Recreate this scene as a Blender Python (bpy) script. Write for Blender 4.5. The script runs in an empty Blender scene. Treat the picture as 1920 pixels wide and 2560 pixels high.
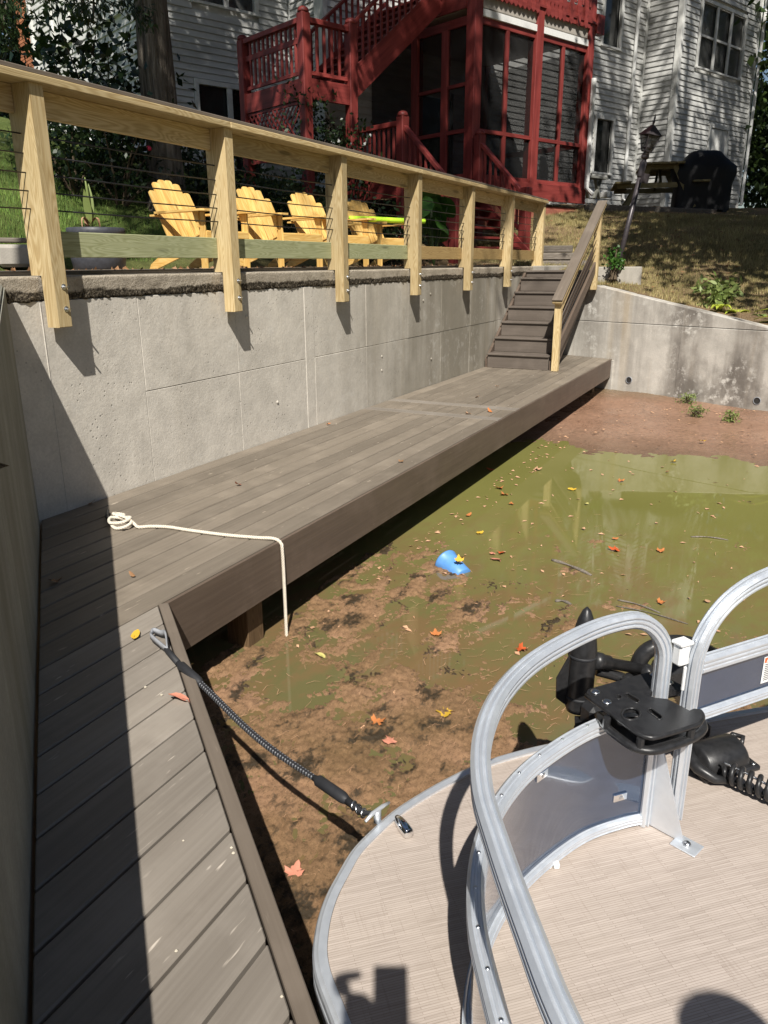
import bpy, math, random
import numpy as np
from mathutils import Vector, Matrix, noise as mnoise

# ---------------------------------------------------------------- camera, light, exposure
C = bpy.context.scene
COL = C.collection
CAM = Vector((0.0, -3.733, 1.4214)); FPX = 1933.8
YAW, PITCH, ROLL = math.radians(26.64), math.radians(17.83), math.radians(0.30)
def cam_axes():
    cy, sy, cp, sp = math.cos(YAW), math.sin(YAW), math.cos(PITCH), math.sin(PITCH)
    f = Vector((cp*cy, cp*sy, -sp)); r = Vector((sy, -cy, 0)); d = f.cross(r)
    cr, sr = math.cos(ROLL), math.sin(ROLL)
    return cr*r + sr*d, -sr*r + cr*d, f
RX, DX, FX = cam_axes()
cd = bpy.data.cameras.new('camera'); camo = bpy.data.objects.new('camera', cd); COL.objects.link(camo)
camo.matrix_world = Matrix(((RX.x, -DX.x, -FX.x, CAM.x), (RX.y, -DX.y, -FX.y, CAM.y), (RX.z, -DX.z, -FX.z, CAM.z), (0, 0, 0, 1)))
cd.sensor_fit = 'VERTICAL'; cd.sensor_height = 36.0; cd.lens = 36.0*FPX/2560.0
cd.clip_start = 0.01; cd.clip_end = 400
C.camera = camo
SUN_EL, SUN_AZ = math.radians(48.5), math.radians(27)      # travel azimuth, from +X towards +Y
w = bpy.data.worlds.new('World'); C.world = w; w.use_nodes = True
wn = w.node_tree
sky = wn.nodes.new('ShaderNodeTexSky'); sky.sky_type = 'NISHITA'; sky.sun_disc = False
sky.sun_elevation = SUN_EL; sky.sun_rotation = math.radians(243)
wn.links.new(sky.outputs[0], wn.nodes['Background'].inputs[0])
wn.nodes['Background'].inputs[1].default_value = 0.05
sl = bpy.data.lights.new('sun', 'SUN'); sl.energy = 5.0; sl.angle = math.radians(0.5); sl.color = (1.0, 0.955, 0.88)
so = bpy.data.objects.new('sun', sl); COL.objects.link(so)
STV = Vector((math.cos(SUN_EL)*math.cos(SUN_AZ), math.cos(SUN_EL)*math.sin(SUN_AZ), -math.sin(SUN_EL)))
so.rotation_mode = 'QUATERNION'; so.rotation_quaternion = STV.to_track_quat('-Z', 'Y'); so.location = (-8, -6, 20)
C.view_settings.view_transform = 'Standard'; C.view_settings.look = 'None'
C.view_settings.gamma = 1; C.view_settings.use_curve_mapping = False
C.view_settings.exposure = 0.50
C.render.engine = 'CYCLES'
C.cycles.max_bounces = 6; C.cycles.diffuse_bounces = 3; C.cycles.transparent_max_bounces = 16

rnd = random.Random(7)
def ray(px, py):
    return RX*((px-960)/FPX) + DX*((py-1280)/FPX) + FX
def on_z(px, py, z): d = ray(px, py); return CAM + d*((z-CAM.z)/d.z)
def on_r(px, py, r): d = ray(px, py); return CAM + d*(r/math.hypot(d.x, d.y))

# ---------------------------------------------------------------- node helpers
class N:
    def __init__(s, name, rough=0.6, spec=0.4, metal=0.0):
        s.m = bpy.data.materials.new(name); s.m.use_nodes = True
        s.t = s.m.node_tree; s.b = s.t.nodes['Principled BSDF']
        s.b.inputs['Roughness'].default_value = rough; s.b.inputs['Metallic'].default_value = metal
        s.b.inputs['Specular IOR Level'].default_value = spec
    def n(s, t): return s.t.nodes.new(t)
    def l(s, a, b): s.t.links.new(a, b)
    def coord(s, kind='Object', rand=True):
        o = s.n('ShaderNodeTexCoord').outputs[kind]
        if not rand: return o
        oi = s.n('ShaderNodeObjectInfo'); v = s.n('ShaderNodeVectorMath'); v.operation = 'MULTIPLY_ADD'
        cx = s.n('ShaderNodeCombineXYZ')
        for i, k in enumerate((37.0, 19.0, 53.0)):
            q = s.math('MULTIPLY', oi.outputs['Random'], k); s.l(q, cx.inputs[i])
        v.operation = 'ADD'; s.l(o, v.inputs[0]); s.l(cx.outputs[0], v.inputs[1]); return v.outputs[0]
    def orand(s): return s.n('ShaderNodeObjectInfo').outputs['Random']
    def map(s, v, sc=(1, 1, 1), rot=(0, 0, 0), loc=(0, 0, 0)):
        m = s.n('ShaderNodeMapping'); m.inputs['Scale'].default_value = sc; m.inputs['Rotation'].default_value = rot
        m.inputs['Location'].default_value = loc; s.l(v, m.inputs[0]); return m.outputs[0]
    def noise(s, v, sc=5, det=4, ro=0.55, dist=0.0):
        m = s.n('ShaderNodeTexNoise'); m.inputs['Scale'].default_value = sc; m.inputs['Detail'].default_value = det
        m.inputs['Roughness'].default_value = ro; m.inputs['Distortion'].default_value = dist
        s.l(v, m.inputs['Vector']); return m.outputs[0]
    def vor(s, v, sc=5, feat='F1'):
        m = s.n('ShaderNodeTexVoronoi'); m.feature = feat; m.inputs['Scale'].default_value = sc; s.l(v, m.inputs['Vector']); return m.outputs[0]
    def math(s, op, a, b=0.0, c=None):
        m = s.n('ShaderNodeMath'); m.operation = op
        for i, q in enumerate((a, b) if c is None else (a, b, c)):
            if isinstance(q, (int, float)): m.inputs[i].default_value = q
            else: s.l(q, m.inputs[i])
        return m.outputs[0]
    def rng(s, f, a, b, c=0.0, d=1.0):
        m = s.n('ShaderNodeMapRange'); s.l(f, m.inputs[0])
        for i, q in enumerate((a, b, c, d)): m.inputs[i+1].default_value = q
        return m.outputs[0]
    def ramp(s, f, stops):
        r = s.n('ShaderNodeValToRGB'); e = r.color_ramp.elements
        while len(e) < len(stops): e.new(0.5)
        for i, (p, c) in enumerate(stops): e[i].position = p; e[i].color = (c[0], c[1], c[2], 1)
        s.l(f, r.inputs[0]); return r.outputs[0]
    def mix(s, f, a, b, bl='MIX'):
        m = s.n('ShaderNodeMix'); m.data_type = 'RGBA'; m.blend_type = bl
        for i, q in ((0, f), (6, a), (7, b)):
            if isinstance(q, (int, float)): m.inputs[i].default_value = q
            elif isinstance(q, tuple): m.inputs[i].default_value = (*q[:3], 1)
            else: s.l(q, m.inputs[i])
        return m.outputs[2]
    def hue(s, c, val):
        m = s.n('ShaderNodeHueSaturation'); s.l(c, m.inputs['Color']); s.l(val, m.inputs['Value']); return m.outputs[0]
    def sep(s, v): q = s.n('ShaderNodeSeparateXYZ'); s.l(v, q.inputs[0]); return q.outputs
    def col(s, c):
        if isinstance(c, tuple): s.b.inputs['Base Color'].default_value = (*c[:3], 1)
        else: s.l(c, s.b.inputs['Base Color'])
        return s
    def rough(s, f): s.l(f, s.b.inputs['Roughness']); return s
    def bump(s, h, st=0.3, d=0.01):
        b = s.n('ShaderNodeBump'); b.inputs['Strength'].default_value = st; b.inputs['Distance'].default_value = d
        s.l(h, b.inputs['Height']); s.l(b.outputs[0], s.b.inputs['Normal']); return s

def plain(name, c, rough=0.5, metal=0.0, spec=0.4, var=0.15, bump=0.0, sc=25):
    m = N(name, rough, spec, metal); v = m.coord(); f = m.noise(v, sc, 4)
    lo = tuple(x*(1-var) for x in c); hi = tuple(min(1, x*(1+var)) for x in c)
    m.col(m.ramp(f, [(0.3, lo), (0.7, hi)]))
    m.rough(m.rng(f, 0.3, 0.7, max(0.02, rough-0.06), min(1, rough+0.06)))
    if bump: m.bump(m.noise(v, sc*3, 3), bump, 0.004)
    return m.m

def timber(name, c1, c2, c3, rough=0.65, ring=26, gs=(0.9, 9, 9), fine=(3, 90, 90), knots=False, var=0.18, bump=0.25):
    m = N(name, rough, 0.3); v = m.coord()
    big = m.noise(m.map(v, gs), 1.0, 2, 0.5, 0.3)
    rg = m.math('SINE', m.math('MULTIPLY', big, ring*6.28))
    fn = m.noise(m.map(v, fine), 1.0, 3, 0.6)
    c = m.ramp(m.rng(rg, -1, 1), [(0.0, c1), (0.55, c2), (1.0, c3)])
    c = m.mix(0.45, c, m.ramp(fn, [(0.3, c1), (0.7, c3)]))
    if knots:
        k = m.vor(m.map(v, (1.6, 9, 9)), 1.0); c = m.mix(m.rng(k, 0.10, 0.2, 0.75, 0.0), c, tuple(x*0.32 for x in c1))
    c = m.mix(m.rng(m.noise(v, 2.2, 2), 0.35, 0.7, 0, 0.35), c, tuple(x*0.75 for x in c2))
    c = m.hue(c, m.rng(m.orand(), 0, 1, 1-var, 1+var))
    m.col(c).bump(m.math('ADD', m.math('MULTIPLY', rg, 0.25), fn), bump, 0.002)
    return m.m

def composite(name, a, b, scratch=0.5, var=0.12):
    m = N(name, 0.55, 0.35); v = m.coord()
    g = m.noise(m.map(v, (1.5, 60, 30)), 1, 4, 0.65); g2 = m.noise(m.map(v, (0.7, 7, 3)), 1, 3, 0.6)
    c = m.mix(0.55, m.ramp(g, [(0.3, a), (0.7, b)]), m.ramp(g2, [(0.25, a), (0.75, b)]))
    d = m.noise(v, 3.0, 4, 0.6)
    c = m.mix(m.rng(d, 0.5, 0.8, 0, 0.45), c, tuple(min(1, x*1.45) for x in b))
    if scratch:
        s1 = m.noise(m.map(v, (9, 70, 10), (0, 0, 0.5)), 1, 2, 0.5)
        s2 = m.noise(v, 7, 3)
        f = m.math('MULTIPLY', m.rng(s1, 0.66, 0.74), m.rng(s2, 0.5, 0.62))
        c = m.mix(m.math('MULTIPLY', f, scratch), c, tuple(min(1, x*2.6) for x in b))
    c = m.hue(c, m.rng(m.orand(), 0, 1, 1-var, 1+var))
    m.col(c).bump(g, 0.25, 0.0015); m.rough(m.rng(d, 0.3, 0.7, 0.48, 0.66))
    return m.m

def concrete(name, base, stain, streak=0.5, pits=True, lime=0.3, seed=0.0, xr=None, warm=None):
    m = N(name, 0.85, 0.25); wp = m.n('ShaderNodeNewGeometry').outputs['Position']; v = m.map(wp, loc=(seed, seed, 0))
    L = m.noise(v, 0.9, 4, 0.6); Mi = m.noise(v, 5, 5, 0.62); F = m.noise(v, 75, 3, 0.7)
    c = m.ramp(L, [(0.25, tuple(x*0.70 for x in base)), (0.5, base), (0.78, tuple(min(1, x*1.2) for x in base))])
    c = m.mix(0.5, c, m.ramp(Mi, [(0.28, tuple(x*0.7 for x in base)), (0.72, tuple(min(1, x*1.22) for x in base))]))
    c = m.mix(m.rng(F, 0.35, 0.65, 0.25, 0.0), c, tuple(x*0.45 for x in base))
    st = m.noise(m.map(v, (2.6, 2.6, 0.22)), 1.0, 4, 0.65)
    sm = m.math('MULTIPLY', m.rng(st, 0.42, 0.68), streak)
    if xr:
        x = m.sep(wp)[0]; sm = m.math('MULTIPLY', sm, m.rng(x, xr[0], xr[1], 0.12, 1.0))
    c = m.mix(sm, c, stain)
    if warm: 
        wm = m.noise(m.map(v, (3.5, 3.5, 0.18), loc=(3, 1, 0)), 1, 3, 0.5)
        q = m.math('MULTIPLY', m.rng(wm, 0.55, 0.7), 0.45)
        if xr: q = m.math('MULTIPLY', q, m.rng(m.sep(wp)[0], xr[0], xr[1], 0.1, 1.0))
        c = m.mix(q, c, warm)
    if xr:      # old water staining along the far half
        wv = m.noise(m.map(v, (0.9, 0.9, 0.35)), 1.0, 4, 0.6); xx = m.sep(wp)[0]
        c = m.mix(m.math('MULTIPLY', m.rng(xx, 6.0, 8.2, 0.0, 0.92), m.rng(wv, 0.3, 0.58, 0.30, 1.0)), c, (0.20, 0.18, 0.14))
    elif lime > 0.8:
        bl = m.noise(m.map(v, (1.3, 1.3, 0.9)), 1.0, 5, 0.65); yy = m.sep(wp)[1]
        c = m.mix(m.math('MULTIPLY', m.rng(bl, 0.42, 0.6), m.rng(yy, -1.4, -2.6, 0.15, 0.85)), c, (0.13, 0.115, 0.10))
    if lime:
        lm = m.noise(v, 9, 6, 0.7); lm2 = m.noise(v, 1.3, 2)
        c = m.mix(m.math('MULTIPLY', m.math('MULTIPLY', m.rng(lm, 0.52, 0.66), m.rng(lm2, 0.45, 0.6)), lime), c, (0.62, 0.60, 0.55))
    h = m.math('ADD', m.math('MULTIPLY', Mi, 0.8), m.math('MULTIPLY', F, 0.22))
    if pits:
        p = m.vor(v, 26); pm = m.math('MULTIPLY', m.rng(p, 0.10, 0.2, 1, 0), m.rng(m.noise(v, 2.4, 3), 0.5, 0.66))
        c = m.mix(m.math('MULTIPLY', pm, 0.6), c, tuple(x*0.3 for x in base)); h = m.math('SUBTRACT', h, m.math('MULTIPLY', pm, 0.5))
    m.col(c).bump(h, 0.42, 0.018)
    return m.m

def leafmat(name, a, b, rough=0.45, trans=0.25):
    m = N(name, rough, 0.4); g = m.n('ShaderNodeNewGeometry')
    c = m.ramp(g.outputs['Random Per Island'], [(0.0, a), (1.0, b)])
    c = m.hue(c, m.rng(m.noise(m.coord('Object', False), 1.4, 2), 0.3, 0.7, 0.7, 1.3))
    m.col(c)
    if trans:
        tr = m.n('ShaderNodeBsdfTranslucent'); m.l(c, tr.inputs[0]); mx = m.n('ShaderNodeMixShader'); mx.inputs[0].default_value = trans
        out = m.t.nodes['Material Output']; m.l(m.b.outputs[0], mx.inputs[1]); m.l(tr.outputs[0], mx.inputs[2]); m.l(mx.outputs[0], out.inputs[0])
    return m.m

def build_materials():
    D = {}
    D['dock'] = composite('dock_composite', (0.135, 0.112, 0.086), (0.225, 0.19, 0.15), 0.6, 0.17)
    D['walk'] = composite('bleached_composite', (0.165, 0.142, 0.118), (0.27, 0.24, 0.205), 0.6, 0.15)
    D['fascia'] = composite('fascia_composite', (0.075, 0.054, 0.041), (0.145, 0.108, 0.082), 0.25, 0.05)
    D['stair'] = composite('stair_composite', (0.085, 0.070, 0.057), (0.145, 0.12, 0.10), 0.2, 0.05)
    D['railcap'] = composite('rail_composite', (0.11, 0.088, 0.068), (0.18, 0.148, 0.118), 0.15, 0.05)
    D['pine'] = timber('treated_pine', (0.36, 0.245, 0.105), (0.52, 0.40, 0.205), (0.62, 0.50, 0.29), knots=True)
    D['pine_green'] = timber('treated_pine_green', (0.26, 0.27, 0.13), (0.38, 0.40, 0.22), (0.45, 0.46, 0.28), knots=True, var=0.06)
    D['pine_tan'] = timber('treated_pine_tan', (0.27, 0.17, 0.065), (0.40, 0.27, 0.11), (0.46, 0.33, 0.15), knots=True, var=0.08)
    D['wet_post'] = timber('damp_post', (0.10, 0.06, 0.03), (0.16, 0.10, 0.05), (0.2, 0.13, 0.07))
    D['cedar'] = timber('stained_cedar', (0.57, 0.31, 0.075), (0.72, 0.46, 0.14), (0.80, 0.56, 0.21), rough=0.5, knots=True, var=0.12, ring=14)
    D['old_timber'] = timber('weathered_timber', (0.09, 0.075, 0.06), (0.17, 0.145, 0.12), (0.24, 0.21, 0.175), rough=0.85, bump=0.6)
    D['picnic'] = timber('picnic_wood', (0.17, 0.135, 0.06), (0.26, 0.21, 0.10), (0.32, 0.27, 0.15), rough=0.7)
    D['grey_wood'] = timber('grey_bench_wood', (0.12, 0.12, 0.105), (0.2, 0.2, 0.175), (0.25, 0.25, 0.22), rough=0.8)
    D['wall'] = concrete('poured_concrete', (0.63, 0.585, 0.51), (0.16, 0.135, 0.10), 0.9, True, 0.3, 0.0, (6.0, 9.5), (0.42, 0.33, 0.2))
    D['wall_far'] = concrete('stained_concrete', (0.56, 0.53, 0.475), (0.15, 0.13, 0.11), 0.65, False, 1.0, 7.0, None, (0.42, 0.32, 0.19))
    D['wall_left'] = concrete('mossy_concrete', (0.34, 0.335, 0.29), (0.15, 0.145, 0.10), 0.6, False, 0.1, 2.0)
    D['slab'] = concrete('slab_concrete', (0.42, 0.39, 0.34), (0.18, 0.16, 0.13), 0.4, False, 0.0, 9.0)
    m = N('coping_edge', 0.9, 0.2); v = m.n('ShaderNodeNewGeometry').outputs['Position']; Mi = m.noise(v, 6, 5, 0.65); F = m.noise(v, 70, 4, 0.75)
    c = m.ramp(Mi, [(0.25, (0.33, 0.285, 0.225)), (0.5, (0.52, 0.455, 0.36)), (0.75, (0.62, 0.55, 0.45))]); c = m.mix(m.rng(F, 0.35, 0.6, 0.4, 0.0), c, (0.14, 0.115, 0.085))
    zz = m.math('SUBTRACT', m.sep(v)[2], m.math('ADD', m.math('MULTIPLY', m.noise(v, 1.6, 3), 0.07), m.math('MULTIPLY', m.noise(v, 18, 4, 0.7), 0.055)))
    ag = m.ramp(F, [(0.40, (0.018, 0.014, 0.010)), (0.52, (0.08, 0.065, 0.045)), (0.68, (0.34, 0.29, 0.22))])
    m.col(m.mix(m.rng(zz, 1.212, 1.224, 1.0, 0.0), c, ag)).bump(m.math('ADD', F, m.math('MULTIPLY', Mi, 0.5)), 0.8, 0.02); D['coping'] = m.m
    # crushed dark aggregate under the coping
    m = N('rough_aggregate', 0.95, 0.15); v = m.coord('Object', False); f = m.noise(v, 60, 5, 0.75)
    m.col(m.ramp(f, [(0.38, (0.02, 0.016, 0.012)), (0.52, (0.10, 0.085, 0.06)), (0.72, (0.34, 0.30, 0.23))])).bump(f, 1.0, 0.03); D['aggregate'] = m.m
    # red painted wood, with flaking variation
    def red(name, a, b):
        m = N(name, 0.5, 0.35); v = m.coord(); f = m.noise(m.map(v, (1, 10, 10)), 1.5, 4, 0.6)
        c = m.ramp(f, [(0.3, a), (0.7, b)]); c = m.mix(m.rng(m.noise(v, 5, 4), 0.62, 0.75, 0, 0.5), c, tuple(x*0.6 for x in a))
        m.col(m.hue(c, m.rng(m.orand(), 0, 1, 0.85, 1.12))).bump(f, 0.2, 0.002); return m.m
    D['red'] = red('red_paint', (0.155, 0.024, 0.021), (0.28, 0.052, 0.044))
    D['red_base'] = concrete('red_washed_block', (0.36, 0.13, 0.085), (0.22, 0.07, 0.05), 0.4, False, 0.0, 3.0)
    # vinyl siding with grime
    m = N('white_siding', 0.5, 0.35); v = m.coord('Object', True); f = m.noise(m.map(v, (0.8, 3, 3)), 1.5, 5, 0.6)
    c = m.ramp(f, [(0.25, (0.36, 0.36, 0.34)), (0.5, (0.53, 0.53, 0.51)), (0.75, (0.62, 0.62, 0.60))])
    gr = m.noise(m.map(v, (2.0, 1, 6)), 1.5, 5, 0.7); c = m.mix(m.rng(gr, 0.55, 0.75, 0, 0.45), c, (0.24, 0.235, 0.20))
    m.col(c).bump(m.noise(m.map(v, (3, 30, 60)), 1, 3), 0.12, 0.002); D['siding'] = m.m
    D['trim'] = plain('white_trim', (0.66, 0.66, 0.63), 0.5, var=0.14, sc=6)
    D['gutter'] = plain('white_metal', (0.74, 0.74, 0.72), 0.35, var=0.06)
    D['beam_grey'] = plain('grey_beam_wrap', (0.36, 0.33, 0.29), 0.5, var=0.08)
    m = N('dark_glass', 0.06, 0.6); f = m.noise(m.coord(), 1.2, 2); m.col(m.ramp(f, [(0.3, (0.010, 0.011, 0.011)), (0.7, (0.03, 0.032, 0.030))])).bump(f, 0.05, 0.01); D['glass'] = m.m
    m = N('clear_pane', 0.05, 0.5); m.col((0.03, 0.032, 0.033)); tr = m.n('ShaderNodeBsdfTransparent'); mx = m.n('ShaderNodeMixShader'); mx.inputs[0].default_value = 0.55
    m.l(m.b.outputs[0], mx.inputs[1]); m.l(tr.outputs[0], mx.inputs[2]); m.l(mx.outputs[0], m.t.nodes['Material Output'].inputs[0]); D['pane'] = m.m
    m = N('insect_screen', 0.8, 0.2); m.col((0.016, 0.016, 0.016)); tr = m.n('ShaderNodeBsdfTransparent'); tr.inputs[0].default_value = (1, 1, 1, 1); mx = m.n('ShaderNodeMixShader'); mx.inputs[0].default_value = 0.55
    m.l(m.b.outputs[0], mx.inputs[1]); m.l(tr.outputs[0], mx.inputs[2]); m.l(mx.outputs[0], m.t.nodes['Material Output'].inputs[0]); D['screen'] = m.m
    D['blind'] = plain('blind_slat', (0.5, 0.5, 0.47), 0.6)
    D['cable'] = plain('black_cable', (0.012, 0.012, 0.013), 0.45, var=0.2)
    D['steel'] = plain('galvanised_steel', (0.62, 0.63, 0.64), 0.3, 1.0, var=0.12)
    D['shade_fill'] = plain('painted_shade', (0.03, 0.028, 0.026), 0.9)  # near-black colour painted in for the shade inside the drain pipes
    D['lamp_metal'] = plain('dark_lamp_metal', (0.058, 0.050, 0.054), 0.38, 0.25, var=0.15)
    D['black_plastic'] = plain('black_plastic', (0.020, 0.020, 0.021), 0.36, var=0.25, bump=0.06, sc=60)
    D['black_cover'] = plain('black_grill_cover', (0.006, 0.006, 0.0075), 0.6, var=0.3, bump=0.2, sc=5)
    D['foam'] = plain('dark_foam', (0.022, 0.023, 0.026), 0.6, var=0.15)
    D['noodle'] = plain('lime_foam', (0.50, 0.80, 0.04), 0.6, var=0.08)
    D['pot'] = plain('grey_resin_pot', (0.050, 0.052, 0.062), 0.5, var=0.2, bump=0.1)
    D['soil'] = plain('soil', (0.05, 0.035, 0.022), 0.95, var=0.4, bump=0.8, sc=40)
    D['gravel'] = plain('patio_gravel', (0.22, 0.18, 0.13), 0.95, var=0.5, bump=0.9, sc=30)
    # extruded aluminium with long fine scuffs
    m = N('brushed_aluminium', 0.30, 0.5, 0.6); v = m.coord('Object', False); f = m.noise(v, 14, 5, 0.7)
    m.col(m.ramp(f, [(0.3, (0.62, 0.655, 0.70)), (0.7, (0.70, 0.735, 0.78))])).rough(m.rng(m.noise(v, 40, 4), 0.3, 0.7, 0.28, 0.50)).bump(f, 0.06, 0.003); D['alu'] = m.m
    m = N('boat_panel', 0.13, 0.6, 0.2); v = m.coord('Object', False); f = m.noise(m.map(v, (3, 3, 9)), 2.0, 3, 0.5, 1.5)
    m.col(m.ramp(f, [(0.3, (0.026, 0.044, 0.085)), (0.7, (0.038, 0.060, 0.110))])).bump(m.math('SINE', m.math('MULTIPLY', f, 60)), 0.025, 0.003); m.b.inputs['Coat Weight'].default_value = 1.0; m.b.inputs['Coat Roughness'].default_value = 0.06; m.b.inputs['Coat IOR'].default_value = 1.65; D['panel'] = m.m
    # woven vinyl flooring: thin strands running across the boat
    m = N('woven_vinyl', 0.65, 0.3); v = m.map(m.coord('Object', False), rot=(0, 0, math.radians(-(-47.8))))
    br = m.n('ShaderNodeTexBrick'); m.l(v, br.inputs['Vector'])
    for k, q in (('Scale', 1.0), ('Mortar Size', 0.0006), ('Mortar Smooth', 0.3), ('Brick Width', 0.17), ('Row Height', 0.0062), ('Bias', 0.0)): br.inputs[k].default_value = q
    xx = m.noise(m.map(v, (140, 6, 1)), 1, 2, 0.6); br.offset = 0.37; br.offset_frequency = 2
    br.inputs['Color1'].default_value = (0.36, 0.305, 0.265, 1); br.inputs['Color2'].default_value = (0.46, 0.395, 0.35, 1); br.inputs['Mortar'].default_value = (0.17, 0.125, 0.10, 1)
    g = m.noise(m.map(v, (9, 190, 1)), 1, 4, 0.7)
    c = m.mix(0.38, br.outputs['Color'], m.ramp(g, [(0.34, (0.26, 0.215, 0.185)), (0.5, (0.40, 0.345, 0.305)), (0.65, (0.465, 0.40, 0.355))]))
    c = m.mix(m.rng(xx, 0.60, 0.70, 0, 0.28), c, (0.22, 0.17, 0.14)); c = m.mix(m.rng(m.noise(v, 2.2, 4), 0.4, 0.75, 0, 0.25), c, (0.48, 0.41, 0.33)); c = m.mix(m.rng(m.noise(v, 9, 5, 0.7), 0.55, 0.75, 0, 0.22), c, (0.28, 0.23, 0.19))
    m.col(c).bump(m.math('ADD', g, br.outputs['Fac']), 0.3, 0.001); D['vinyl'] = m.m
    D['sticker'] = plain('white_label', (0.78, 0.78, 0.76), 0.4, var=0.03)
    D['orange_ink'] = plain('orange_label', (0.75, 0.13, 0.03), 0.4, var=0.03)
    D['ink'] = plain('black_ink', (0.04, 0.04, 0.04), 0.5)
    D['white_latch'] = plain('white_latch', (0.72, 0.72, 0.71), 0.35, var=0.05)
    D['chrome'] = plain('chrome', (0.85, 0.85, 0.85), 0.08, 1.0, var=0.05)
    D['rope'] = plain('white_rope', (0.66, 0.60, 0.50), 0.85, var=0.2, bump=0.4, sc=160)
    D['frayed'] = plain('dark_rope_end', (0.10, 0.095, 0.085), 0.9, var=0.4)
    D['grey_loop'] = plain('grey_webbing', (0.25, 0.26, 0.28), 0.6, var=0.2)
    m = N('braided_cord', 0.6, 0.3); v = m.coord('UV', False); s_ = m.sep(v)
    a = m.math('SINE', m.math('MULTIPLY', s_[0], 520.0)); b = m.math('SINE', m.math('MULTIPLY', s_[1], 18.85))
    m.col(m.mix(m.math('MULTIPLY', m.rng(a, 0.2, 0.5), m.rng(b, 0.2, 0.5)), (0.018, 0.018, 0.021), (0.24, 0.25, 0.265))); D['braid'] = m.m
    D['blue'] = plain('blue_plastic', (0.10, 0.27, 0.60), 0.45, var=0.08)
    # brick
    m = N('brick', 0.85, 0.2); v = m.coord(); f = m.noise(v, 14, 4, 0.65); c = m.ramp(f, [(0.3, (0.30, 0.11, 0.055)), (0.7, (0.46, 0.19, 0.10))])
    m.col(m.hue(c, m.rng(m.orand(), 0, 1, 0.75, 1.2))).bump(f, 0.4, 0.004); D['brick'] = m.m
    D['mortar'] = plain('mortar', (0.36, 0.31, 0.25), 0.9, bump=0.3)
    # bark
    m = N('bark', 0.9, 0.2); v = m.coord('Object', False); f = m.noise(m.map(v, (11, 11, 1.3)), 1.6, 6, 0.7, 0.6)
    m.col(m.ramp(f, [(0.3, (0.045, 0.036, 0.027)), (0.5, (0.14, 0.118, 0.095)), (0.72, (0.27, 0.24, 0.20))])).bump(f, 1.0, 0.06); D['bark'] = m.m
    D['stem'] = plain('woody_stem', (0.09, 0.065, 0.04), 0.9, var=0.3)
    D['leaf_dark'] = leafmat('dark_leaf', (0.012, 0.026, 0.010), (0.035, 0.060, 0.018), 0.35)
    D['leaf_mid'] = leafmat('mid_leaf', (0.028, 0.055, 0.014), (0.075, 0.115, 0.030))
    D['leaf_oak'] = leafmat('oak_leaf', (0.030, 0.055, 0.014), (0.070, 0.095, 0.030))
    D['leaf_light'] = leafmat('light_leaf', (0.14, 0.20, 0.05), (0.30, 0.36, 0.12), 0.5, 0.3)
    D['leaf_lime'] = leafmat('lime_leaf', (0.28, 0.36, 0.03), (0.50, 0.55, 0.08), 0.4, 0.3)
    D['leaf_big'] = leafmat('broad_leaf', (0.03, 0.09, 0.012), (0.06, 0.15, 0.02), 0.55, 0.2)
    D['camellia'] = leafmat('glossy_leaf', (0.010, 0.024, 0.010), (0.030, 0.055, 0.020), 0.25, 0.12)
    D['flower'] = plain('red_flower', (0.5, 0.02, 0.06), 0.6)
    # lawn: dry grass, moss and clay
    m = N('lawn', 0.95, 0.15); v = m.coord('Object', False); s_ = m.sep(v)
    a = m.noise(v, 0.7, 4, 0.6); b = m.noise(v, 5, 5, 0.7); f = m.noise(v, 60, 4, 0.8)
    c = m.ramp(b, [(0.3, (0.13, 0.125, 0.04)), (0.5, (0.26, 0.22, 0.09)), (0.72, (0.42, 0.33, 0.17))])
    clay = m.ramp(f, [(0.3, (0.22, 0.13, 0.075)), (0.7, (0.42, 0.29, 0.18))])
    c = m.mix(m.rng(m.math('ADD', a, m.math('MULTIPLY', b, 0.3)), 0.52, 0.70, 0, 0.9), c, clay)
    left = m.rng(m.math('SUBTRACT', s_[1], m.math('MULTIPLY', s_[0], 0.42)), -2.5, 0.5)
    c = m.mix(m.math('MULTIPLY', left, 0.85), c, m.ramp(b, [(0.3, (0.05, 0.10, 0.018)), (0.7, (0.16, 0.24, 0.05))]))
    c = m.mix(m.rng(f, 0.3, 0.6, 0.6, 0.0), c, (0.05, 0.05, 0.018)); m.col(c).bump(f, 0.9, 0.05); D['lawn'] = m.m
    D['grass'] = leafmat('grass_blade', (0.19, 0.17, 0.055), (0.52, 0.43, 0.21), 0.7, 0.2)
    D['grass_green'] = leafmat('green_blade', (0.06, 0.12, 0.02), (0.20, 0.30, 0.06), 0.7, 0.2)
    # mud
    m = N('mud', 0.36, 0.4); v = m.coord('Object', False); a = m.noise(m.map(v, (1, 1, 1)), 1.2, 5, 0.62); f = m.noise(v, 22, 5, 0.75)
    c = m.ramp(a, [(0.25, (0.24, 0.135, 0.085)), (0.55, (0.35, 0.205, 0.135)), (0.8, (0.42, 0.265, 0.18))])
    x = m.sep(v)[0]; c = m.mix(m.rng(m.math('ADD', x, m.math('MULTIPLY', m.noise(v, 3, 3), 0.8)), 11.9, 12.9, 0, 0.7), c, (0.10, 0.095, 0.045))
    c = m.mix(m.rng(f, 0.33, 0.55, 0.45, 0.0), c, (0.05, 0.032, 0.02))
    sk = m.noise(m.map(v, (0.9, 3.2, 1)), 2.2, 5, 0.7); c = m.mix(m.rng(sk, 0.58, 0.72, 0, 0.45), c, (0.12, 0.075, 0.05)); wet = m.noise(v, 0.9, 4, 0.6)
    c = m.mix(m.rng(m.math('SUBTRACT', x, m.math('MULTIPLY', wet, 1.6)), 7.6, 8.9, 0.55, 0.0), c, (0.085, 0.06, 0.035))
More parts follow.
